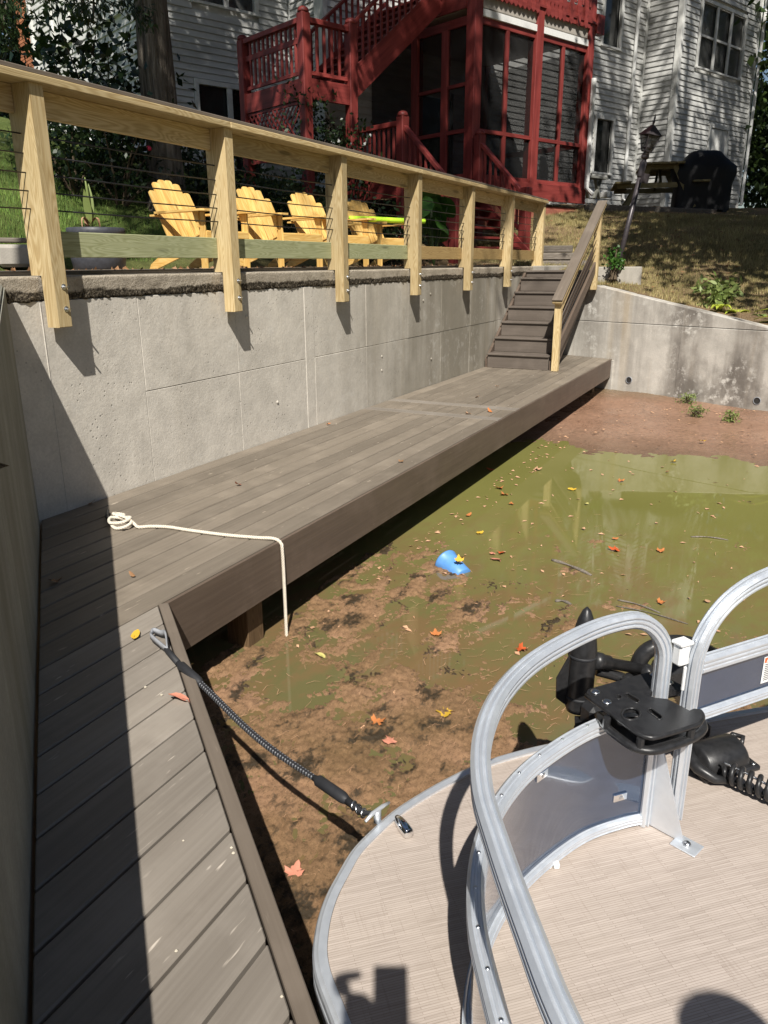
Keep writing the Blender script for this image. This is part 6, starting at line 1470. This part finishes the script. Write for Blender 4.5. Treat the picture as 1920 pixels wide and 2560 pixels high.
    b = B(); b.add([G+up*0.20+Vector((0, 0, 0))-gd*0.0, G+up*(ZB+0.004), G+gd*0.115+up*(ZB+0.004), G+gd*0.02+up*0.20]+[q+Vector((0.004, -0.0015, 0)) for q in (G+up*0.20, G+up*(ZB+0.004), G+gd*0.115+up*(ZB+0.004), G+gd*0.02+up*0.20)], [(0, 1, 2, 3), (7, 6, 5, 4), (0, 4, 5, 1), (1, 5, 6, 2), (2, 6, 7, 3), (3, 7, 4, 0)]); b.build('gusset', 'alu', t)
    q = G+gd*0.125; sx = Vector((gd.y, -gd.x, 0)); fo = block('foot_plate', (-0.035, -0.028, 0.0), (0.035, 0.028, 0.005), 'alu', t, frame((q.x, q.y, ZB+0.0005), gd, -sx, up) if gd.cross(-sx).z > 0 else frame((q.x, q.y, ZB+0.0005), gd, sx, up))
    b = B(); b.lathe([(0.011, 0), (0.011, 0.005), (0.006, 0.009)], 8); b.build('bolt', 'steel', fo, Matrix.Translation((q.x, q.y, ZB+0.0055)), True)
    # small clips on the panel and its lower rail
    for px, py in ((1352, 1935), (1548, 1990)):
        d = ray(px, py); best = None
        for (p, nn) in pl:
            if p.x < 1.3: continue
            k = (p-CAM).dot(nn)/d.dot(nn); h_ = CAM+d*k; e = (Vector((h_.x, h_.y, 0))-Vector((p.x, p.y, 0))).length
            if best is None or e < best[0]: best = (e, h_, nn)
        h_, nn = best[1], best[2]; sgn = -1 if d.dot(nn) > 0 else 1; x = Vector((-nn.y, nn.x, 0)); Fm = frame(h_+nn*sgn*0.003, x, nn*sgn, x.cross(nn*sgn))
        c_ = block('clip', (-0.022, -0.002, -0.012), (0.022, 0.004, 0.012), 'chrome', t, Fm); block('clip_screw', (-0.005, 0.0035, -0.005), (0.005, 0.006, 0.005), 'steel', c_, Fm)
    for px in (1372, 1392):
        q = on_z(px-2, 2168, ZB); block('rail_clip', (-0.010, -0.008, 0), (0.010, 0.008, 0.016), 'white_latch', t, Matrix.Translation((q.x, q.y, ZB+0.001)) @ Matrix.Rotation(0.5, 4, 'Z'))
    # --- front gate section: raised panel, tall arch
    A0 = Vector((1.955, -3.648, 0)); gd2 = Vector((0.795, -0.607, 0)).normalized(); nn2 = Vector((gd2.y, -gd2.x, 0))
    arch = [(0.0, ZB+0.03), (0.0, 0.2), (0.0, 0.40), (0.008, 0.47), (0.035, 0.53), (0.085, 0.58), (0.15, 0.612), (0.23, 0.63), (0.35, 0.638), (0.8, 0.638), (1.12, 0.60), (1.2, 0.5), (1.22, 0.2), (1.22, ZB+0.01)]
    ap = crv([A0+gd2*s+up*z for s, z in arch], 6); b = B(); b.sweep(ap, RP, [nn2]*len(ap)); b.build('fence_rail', 'alu', t)
    for z, h_ in ((0.422, 0.046), (0.268, 0.032)):
        P0, P1 = A0+gd2*0.02+up*z, A0+gd2*1.20+up*z; b = B(); b.sweep([P0, (P0+P1)/2, P1], rail_prof(0.034, h_, 0.003), [nn2]*3); b.build('fence_rail', 'alu', t)
    Fg = frame(A0, gd2, -nn2 if gd2.cross(-nn2).z > 0 else nn2, up)
    block('fence_panel', (0.02, -0.002, 0.285), (1.2, 0.002, 0.398), 'panel', t, Fg, 0)
    cam_side = -1 if (CAM-A0).dot(Fg.to_3x3() @ Vector((0, 1, 0))) < 0 else 1
    # warning label, seen from inside the boat
    d = ray(1905, 1690); nv = Fg.to_3x3() @ Vector((0, 1, 0)); k = (A0-CAM).dot(nv)/d.dot(nv); hp = Fg.inverted() @ (CAM+d*k); x0 = hp.x-0.006; 
    def slab(name, xa, xb, za, zb_, off, mat, par): return block(name, (xa, cam_side*(0.003+off) if cam_side > 0 else cam_side*(0.0036+off), za), (xb, cam_side*(0.0036+off) if cam_side > 0 else cam_side*(0.003+off), zb_), mat, par, Fg, 0)
    st = slab('warning_label', x0, x0+0.075, 0.302, 0.384, 0.0, 'sticker', t)
    slab('label_header', x0+0.003, x0+0.072, 0.366, 0.381, 0.0007, 'orange_ink', st)
    b = B(); pr = cam_side*0.0052
    b.add([Fg @ Vector(v) for v in ((x0+0.008, pr, 0.3685), (x0+0.018, pr, 0.3685), (x0+0.013, pr, 0.378))], [(0, 1, 2)]); b.build('label_symbol', 'sticker', st)
    for k in range(9): slab('label_line', x0+0.007, x0+0.066-0.012*(k % 3 == 2), 0.3585-0.006*k, 0.3605-0.006*k, 0.0007, 'ink', st)
    # latch between the two posts
    q = (G+A0)/2; Fl = frame((q.x, q.y, 0), gd2, -nn2 if gd2.cross(-nn2).z > 0 else nn2, up)
    lt = block('latch', (-0.022, -0.024, 0.43), (0.014, 0.008, 0.49), 'white_latch', t, Fl, 0.006); block('latch_pin', (-0.005, -0.028, 0.36), (0.003, -0.020, 0.43), 'white_latch', lt, Fl); block('latch_cap', (-0.026, -0.028, 0.488), (0.018, 0.010, 0.499), 'white_latch', lt, Fl, 0.004)
    # --- accessory plate screwed on the rail
    cz = 0.335; c0 = on_z(1610, 1765, cz); ex = (on_z(1735, 1715, cz)-on_z(1545, 1800, cz)); ex.z = 0; ex.normalize(); ey = up.cross(ex)
    Fp = frame(c0, ex, ey, up)
    def pc(px, py, z=None): v = on_z(px, py, cz if z is None else z)-c0; return (v.dot(ex), v.dot(ey))
    def cq(pts, z=None): return [pc(1150+x/1.2364, 1400+y/1.2364, z) for x, y in pts]
    outl = cq([(390, 418), (396, 406), (590, 351), (606, 352), (697, 400), (700, 408), (690, 419), (655, 407), (618, 405), (588, 415), (582, 424), (600, 432), (640, 436), (708, 472), (722, 466), (740, 468), (749, 482), (743, 500), (724, 512), (612, 546), (580, 547), (545, 533), (462, 470)])
    def ell(cx, cy, rx, ry, n=14): return cq([(cx+rx*math.cos(2*math.pi*k/n), cy+ry*math.sin(2*math.pi*k/n)) for k in range(n)])
    def slot(x0, y0, x1, y1, w_, n=5):
        dx, dy = x1-x0, y1-y0; a0 = math.atan2(dy, dx); P = []
        for k in range(n+1): a_ = a0+math.pi/2+math.pi*k/n; P.append((x0+w_*math.cos(a_), y0+w_*math.sin(a_)*0.8))
        for k in range(n+1): a_ = a0-math.pi/2+math.pi*k/n; P.append((x1+w_*math.cos(a_), y1+w_*math.sin(a_)*0.8))
        return cq(P)
    holes = [ell(528, 483, 29, 19), slot(516, 424, 546, 442, 8), slot(588, 472, 616, 493, 9), ell(490, 430, 9, 7, 8)]
    def inside(p, poly):
        c_ = False; n = len(poly)
        for i in range(n):
            (xa, ya), (xb, yb_) = poly[i], poly[i-1]
            if (ya > p[1]) != (yb_ > p[1]) and p[0] < (xb-xa)*(p[1]-ya)/(yb_-ya)+xa: c_ = not c_
        return c_
    from mathutils.geometry import delaunay_2d_cdt
    vs = []; es = []
    for loop in [outl]+holes:
        k0 = len(vs); vs += [Vector(p) for p in loop]; es += [(k0+i, k0+(i+1) % len(loop)) for i in range(len(loop))]
    V2, E2_, F2, *_r = delaunay_2d_cdt(vs, es, [], 0, 1e-6)
    keep = []
    for f in F2:
        cc = sum((Vector(V2[i]) for i in f), Vector((0, 0)))/len(f)
        if inside(cc, outl) and not any(inside(cc, h_) for h_ in holes): keep.append(tuple(f))
    n2 = len(V2); tk = 0.0065
    ed = {}
    for f in keep:
        for i in range(len(f)): k_ = (f[i], f[(i+1) % len(f)]); ed[k_] = 1
    rim = [k_ for k_ in ed if (k_[1], k_[0]) not in ed]
    hb_ = B(); hb_.add([(v[0], v[1], tk) for v in V2]+[(v[0], v[1], -tk) for v in V2], keep+[tuple(n2+i for i in reversed(f)) for f in keep]+[(a_, n2+a_, n2+b_, b_) for a_, b_ in rim])
    hold = hb_.build('rod_holder', 'black_plastic', t, Fp)
    # raised rounded lips round the openings
    for loop, r_ in ((holes[0], 0.0035), (holes[1], 0.0025), (holes[2], 0.0025), (holes[3], 0.002)):
        b = B(); P3 = [Vector((x, y, tk-0.0005)) for x, y in loop+[loop[0]]]; b.tube(P3, r_, 6, False); b.build('opening_lip', 'black_plastic', hold, Fp, True)
    b = B(); P3 = crv([Vector((x, y, 0)) for x, y in outl[15:]+outl[:1]], 3); b.tube(P3, tk*1.12, 8); b.build('plate_lip', 'black_plastic', hold, Fp, True)
    # open tray rim hung below the plate
    zt_ = cz-0.036; lo = cq([(428, 478), (452, 516), (500, 556), (545, 583), (600, 590), (660, 574), (715, 553), (748, 530), (752, 508), (738, 486)], zt_)
    b = B(); b.tube(crv([Vector((x, y, -0.036)) for x, y in lo], 4), 0.0105, 10); b.build('tray_rim', 'black_plastic', hold, Fp, True)
    b = B(); lp = lo if sum(lo[i][0]*lo[(i+1) % len(lo)][1]-lo[(i+1) % len(lo)][0]*lo[i][1] for i in range(len(lo))) > 0 else lo[::-1]; b.prism(lp, -0.047, -0.040); b.build('tray_floor', 'black_plastic', hold, Fp)
    for x, y in cq([(455, 482), (560, 545), (715, 515)]):
        b = B(); b.lathe([(0.010, -0.034), (0.010, -0.005)], 8); b.build('holder_spacer', 'black_plastic', hold, Fp @ Matrix.Translation((x, y, 0)))
    for x, y in cq([(418, 415), (453, 446), (600, 361), (644, 386)]):
        b = B(); b.lathe([(0.0125, tk), (0.0125, tk+0.0025), (0.008, tk+0.0045), (0.003, tk+0.0028)], 12); b.build('bolt', 'steel', hold, Fp @ Matrix.Translation((x, y, 0)), True)
    # bow light on the outer deck
    q = on_z(1010, 2078, ZB); q2 = on_z(993, 2054, ZB); dv = (q2-q); dv.z = 0; dv.normalize()
    b = B(); b.lathe([(0.014, -0.035), (0.017, -0.03), (0.0185, 0.0), (0.016, 0.025), (0.010, 0.045), (0.001, 0.056)], 16); o = b.build('bow_light', 'chrome', t, frame((q.x, q.y, ZB+0.014), dv.cross(up), up, dv) if False else Matrix.Translation((q.x, q.y, ZB+0.014)) @ dv.to_track_quat('Z', 'Y').to_matrix().to_4x4() @ Matrix.Scale(0.95, 4), True)
    # cleat on the edge trim
    q = Vector((1.60, -2.905, ZB+0.012)); cl = B(); cl.tube([(q.x-0.05, q.y+0.012, q.z+0.03), (q.x-0.02, q.y+0.006, q.z+0.036), (q.x+0.02, q.y-0.006, q.z+0.036), (q.x+0.05, q.y-0.012, q.z+0.03)], [0.004, 0.006, 0.006, 0.004], 8); cl.box((q.x-0.010, q.y-0.007, q.z-0.004), (q.x+0.010, q.y+0.007, q.z+0.032)); cl.build('cleat', 'alu', t, None, True)
boat()
def trolling_motor():
    a = Vector((2.205, -3.315, 0.06))
    t = thing('trolling_motor', 'black stowed trolling motor with a pointed nose, mounted on the boat bow behind the rail', 'trolling motor', (2.25, -3.4, ZB))
    b = B(); b.lathe([(0.036, 0.0), (0.043, 0.02), (0.043, 0.19), (0.044, 0.20), (0.043, 0.21), (0.040, 0.235), (0.034, 0.27), (0.025, 0.31), (0.013, 0.34), (0.002, 0.352)], 24)
    b.build('motor_pod', 'black_plastic', t, Matrix.Translation(a) @ Matrix.Rotation(0.06, 4, 'Y'), True)
    for z_ in (0.045, 0.185):
        b = B(); b.lathe([(0.0432, z_), (0.0452, z_+0.002), (0.0452, z_+0.008), (0.0432, z_+0.010)], 24); b.build('seam_ring', 'foam', t, Matrix.Translation(a) @ Matrix.Rotation(0.06, 4, 'Y'), True)
    b = B(); b.prism([(0.040, 0.02), (0.075, 0.05), (0.078, 0.12), (0.040, 0.20)], -0.003, 0.003); b.build('skeg_fin', 'black_plastic', t, frame(a, (-0.55, 0.83, 0), (0, 0, 1), (0.83, 0.55, 0)))
    b = B()
    for k in range(2):
        M = Matrix.Translation(a+Vector((0, 0, -0.01))) @ Matrix.Rotation(0.4+k*math.pi, 4, 'Z'); b.add([M @ Vector(v) for v in ((0.02, -0.012, 0), (0.13, -0.03, 0.012), (0.15, 0.0, 0.02), (0.12, 0.03, 0.012), (0.02, 0.012, 0), (0.02, -0.012, -0.006), (0.13, -0.03, 0.006), (0.15, 0.0, 0.014), (0.12, 0.03, 0.006), (0.02, 0.012, -0.006))], [(0, 1, 2, 3, 4), (9, 8, 7, 6, 5), (0, 5, 6, 1), (1, 6, 7, 2), (2, 7, 8, 3), (3, 8, 9, 4)])
    b.build('propeller', 'black_plastic', t)
    s0 = a+Vector((0.03, -0.03, 0.17)); s1 = Vector((2.42, -3.56, 0.14))
    b = B(); b.tube([s0, s0.lerp(s1, 0.1), s0.lerp(s1, 0.11), s0.lerp(s1, 0.2), s0.lerp(s1, 0.21), s1], [0.028, 0.028, 0.024, 0.024, 0.018, 0.018], 16); b.build('shaft', 'black_plastic', t, None, True)
    b = B(); b.tube(crv([s0+Vector((0.03, -0.01, -0.05)), s0.lerp(s1, 0.4)+Vector((0, 0, -0.045)), s0.lerp(s1, 0.55)+Vector((0, 0, -0.07))], 5), 0.017, 10); b.build('lower_arm', 'black_plastic', t, None, True)
    b = B(); b.tube(crv([(2.36, -3.46, 0.08), (2.37, -3.47, 0.20), (2.40, -3.52, 0.245), (2.46, -3.60, 0.24), (2.56, -3.70, 0.16)], 6), 0.026, 12); b.build('mount_arm', 'black_plastic', t, None, True)
    block('mount_base', (-0.22, -0.06, 0), (0.22, 0.06, 0.05), 'black_plastic', t, Matrix.Translation((2.36, -3.50, ZB+0.001)) @ Matrix.Rotation(-0.9, 4, 'Z'), 0.01)
    block('motor_head', (-0.07, -0.05, 0), (0.07, 0.05, 0.12), 'black_plastic', t, Matrix.Translation((2.45, -3.57, 0.06)) @ Matrix.Rotation(-0.8, 4, 'Z'), 0.02)
    block('stow_bracket', (-0.11, -0.035, 0), (0.11, 0.035, 0.09), 'black_plastic', t, Matrix.Translation((2.23, -3.42, 0.03)) @ Matrix.Rotation(-0.7, 4, 'Z'), 0.015)
    for k in range(3): b = B(); b.lathe([(0.022, 0), (0.024, 0.01), (0.024, 0.03), (0.015, 0.036)], 14); b.build('knob', 'black_plastic', t, Matrix.Translation((2.29+0.05*k, -3.44-0.05*k, 0.14+0.02*(k % 2))) @ Matrix.Rotation(0.7, 4, 'X'), True)
    # foot pedal with its coiled lead
    p = on_z(1785, 1905, ZB); t2 = thing('foot_pedal', 'black foot pedal with a coiled cable on the boat floor under the front rail', 'foot pedal', p)
    dx = on_z(1862, 1880, ZB)-on_z(1722, 1915, ZB); M = Matrix.Translation((p.x, p.y, ZB)) @ Matrix.Rotation(math.atan2(dx.y, dx.x), 4, 'Z')
    block('pedal_base', (-0.105, -0.085, 0.0), (0.105, 0.075, 0.020), 'black_plastic', t2, M, 0.008)
    b = B(); V = []; F = []; na = 14; prof = [(-0.082, 0.0), (-0.078, 0.052), (-0.070, 0.058), (0.066, 0.060), (0.074, 0.055), (0.078, 0.0)]
    for x_, r_ in prof:
        for k in range(na+1): an = math.pi*k/na; V.append((x_, r_*1.12*math.cos(an)-0.005, 0.02+r_*math.sin(an)))
    for i in range(len(prof)-1):
        for k in range(na): q_ = i*(na+1)+k; F.append((q_, q_+1, q_+na+2, q_+na+1))
    b.add(V, F); b.build('pedal_housing', 'black_plastic', t2, M, True)
    for sx_, sy_ in ((-0.085, -0.07), (0.085, -0.07), (-0.085, 0.06), (0.085, 0.06)):
        b = B(); b.lathe([(0.007, 0), (0.007, 0.002), (0.003, 0.004)], 10); b.build('screw', 'steel', t2, M @ Matrix.Translation((sx_, sy_, 0.020)), True)
    b = B(); b.tube([M @ Vector(v) for v in ((-0.085, 0.02, 0.05), (-0.112, -0.01, 0.055), (-0.118, -0.06, 0.045), (-0.09, -0.10, 0.03), (-0.04, -0.115, 0.02))], [0.018, 0.02, 0.018, 0.014, 0.010], 10); b.build('cable_boot', 'black_plastic', t2, None, True)
    b = B(); b.tube([M @ Vector(v) for v in ((0.080, 0.035, 0.045), (0.105, 0.045, 0.05), (0.125, 0.02, 0.05), (0.10, 0.0, 0.045))], 0.008, 8); b.build('side_loop', 'black_plastic', t2, None, True)
    A, Z = on_z(1800, 1955, ZB)+Vector((0, 0, 0.045)), on_z(1990, 2040, ZB)+Vector((0, 0, 0.045)); d = (Z-A); L = d.length; d.normalize(); s = up_perp = Vector((-d.y, d.x, 0)); P = []
    n = 260
    for i in range(n+1):
        f = i/n; an = f*8.5*2*math.pi; P.append(A+d*L*f+(s*math.cos(an)+Vector((0, 0, 1))*math.sin(an))*0.027*min(1, f*8)+Vector((0, 0, 0.0)))
    b = B(); b.tube(P, 0.0075, 8); b.build('coiled_cable', 'black_plastic', t2, None, True)
    b = B(); b.tube(crv([A+Vector((0, 0, 0.025)), A.lerp(Z, 0.4)+Vector((0.01, 0.02, 0.02)), Z+Vector((0.02, 0.03, 0.0))], 8), 0.0035, 6); b.build('wire', 'steel', t2, None, True)
trolling_motor()

# ================================================================ PHOTOGRAPHER (outside the frame; casts the shadow on the bow)
def person():
    foot = Vector((-0.06, -4.55, ZB)); t = thing('person', 'person in a grey shirt and tan shorts standing in the boat holding up a phone', 'person', foot)
    f = Vector((0.9, 0.43, 0)); r = Vector((0.43, -0.9, 0)); u = Vector((0, 0, 1))
    def P(a, b, z): return foot+f*a+r*b+u*z
    hips = P(0.0, 0.02, 0.90); hand = CAM-FX*0.045-RX*0.075+DX*0.035
    def skin(name, verts, edges, rad, mat, par, sub=2):
        me = bpy.data.meshes.new(name); me.from_pydata([tuple(v) for v in verts], edges, []); me.materials.append(MT[mat])
        o = obj(name, me, par); sk = o.modifiers.new('skin', 'SKIN'); sk.use_smooth_shade = True
        for i, q in enumerate(rad): me.skin_vertices[0].data[i].radius = (q if isinstance(q, tuple) else (q, q)); 
        me.skin_vertices[0].data[0].use_root = True
        m = o.modifiers.new('sub', 'SUBSURF'); m.levels = sub; m.render_levels = sub; return o
    sl, sr = P(0.02, -0.19, 1.42), P(0.0, 0.19, 1.40)
    elb = sl.lerp(hand, 0.5)+Vector((0, 0, -0.10)); wr = hand-(hand-elb).normalized()*0.09
    hr = CAM-FX*0.05+RX*0.035+DX*0.10; elr = sr.lerp(hr, 0.5)+Vector((0, 0, -0.14)); wrr = hr-(hr-elr).normalized()*0.09
    V = [hips, P(0.01, 0.01, 1.08), P(0.02, 0.0, 1.28), P(0.01, 0.0, 1.42), P(0.03, 0.0, 1.50), P(0.05, 0, 1.56), P(0.06, 0, 1.66), P(0.05, 0, 1.74), sl, elb, wr, hand, sr, elr, wrr, hr,
         P(0.0, -0.09, 0.86), P(0.02, -0.11, 0.48), P(0.0, -0.12, 0.08), P(0.14, -0.13, 0.035), P(0.0, 0.11, 0.86), P(0.02, 0.13, 0.48), P(0.0, 0.14, 0.08), P(0.14, 0.16, 0.035)]
    Ed = [(0, 1), (1, 2), (2, 3), (3, 4), (4, 5), (5, 6), (6, 7), (3, 8), (8, 9), (9, 10), (10, 11), (3, 12), (12, 13), (13, 14), (14, 15), (0, 16), (16, 17), (17, 18), (18, 19), (0, 20), (20, 21), (21, 22), (22, 23)]
    Rd = [0.13, 0.125, 0.14, 0.10, 0.06, 0.075, 0.095, 0.07, 0.065, 0.044, 0.03, 0.035, 0.065, 0.044, 0.03, 0.035, 0.09, 0.058, 0.042, 0.035, 0.09, 0.058, 0.042, 0.035]
    skin('body', V, Ed, Rd, 'skin', t)
    skin('shirt', [P(0.0, 0.01, 0.92), V[1], V[2], V[3], sl, sl.lerp(elb, 0.55), sr, sr.lerp(elr, 0.6)], [(0, 1), (1, 2), (2, 3), (3, 4), (4, 5), (3, 6), (6, 7)], [0.155, 0.15, 0.165, 0.115, 0.085, 0.07, 0.085, 0.07], 'shirt', t)
    skin('shorts', [P(0, 0.01, 0.92), V[16], V[17].lerp(V[16], 0.2), V[20], V[21].lerp(V[20], 0.2)], [(0, 1), (1, 2), (0, 3), (3, 4)], [0.15, 0.11, 0.085, 0.11, 0.085], 'shorts', t)
    # fingers of the holding hand round the phone
    for k in range(4): b0 = hand-RX*0.01+DX*(0.02*k-0.02); skin('finger', [b0-FX*0.01, b0-FX*0.005+RX*0.02-FX*0.02, b0+RX*0.045-FX*0.025], [(0, 1), (1, 2)], [0.009, 0.009, 0.008], 'skin', t, 1)
    skin('thumb', [hand, hand+DX*0.03+RX*0.02-FX*0.03, hand+DX*0.0+RX*0.04-FX*0.035], [(0, 1), (1, 2)], [0.012, 0.010, 0.009], 'skin', t, 1)
    skin('finger', [hand+RX*0.0-DX*0.01, hand-RX*0.03-DX*0.045, hand+RX*0.03-DX*0.06-FX*0.01], [(0, 1), (1, 2)], [0.02, 0.013, 0.009], 'skin', t, 1)
    # head details
    hc = P(0.07, 0, 1.63); b = B(); b.lathe([(0.02, -0.02), (0.098, -0.015), (0.108, 0.03), (0.095, 0.08), (0.05, 0.115), (0.005, 0.125)], 16, Matrix.Translation(hc-f*0.025+u*0.05)); b.build('hair', 'hair', t, None, True)
    for s in (-1, 1):
        b = B(); b.lathe([(0.002, -0.012), (0.011, 0), (0.002, 0.012)], 8, Matrix.Translation(hc+f*0.085+r*s*0.032+u*0.01)); b.build('eye', 'sticker', t, None, True)
        b = B(); b.lathe([(0.004, -0.03), (0.016, -0.01), (0.02, 0.015), (0.004, 0.03)], 8, Matrix.Translation(hc+r*s*0.095-f*0.005)); b.build('ear', 'skin', t, None, True)
        q = P(0.06, s*0.13, 0.0); b = B(); b.prism([(0.13, -0.045), (0.15, 0.0), (0.13, 0.045), (-0.1, 0.04), (-0.12, 0), (-0.1, -0.04)], 0.0, 0.07, frame(q, f, u.cross(f), u)); b.build('shoe', 'shoe', t)
    b = B(); b.lathe([(0.014, -0.02), (0.017, -0.01), (0.006, 0.03)], 8, Matrix.Translation(hc+f*0.10-u*0.02)); b.build('nose', 'skin', t, None, True)
    b = B(); b.box((-0.022, -0.006, -0.005), (0.022, 0.006, 0.005), frame(hc+f*0.092-u*0.055, r, f, u)); b.build('mouth', 'flower', t)
    ph = thing('phone', 'black phone held out at arm length by the person in the boat', 'phone', CAM-FX*0.02)
    block('phone_body', (-0.055, -0.02, 0.012), (0.020, 0.135, 0.020), 'black_plastic', ph, frame(CAM, RX, DX, -FX) if RX.cross(DX).dot(-FX) > 0 else frame(CAM, RX, -DX, -FX) @ Matrix.Rotation(math.pi, 4, 'Z') @ Matrix.Scale(1, 4), 0.003)
person()
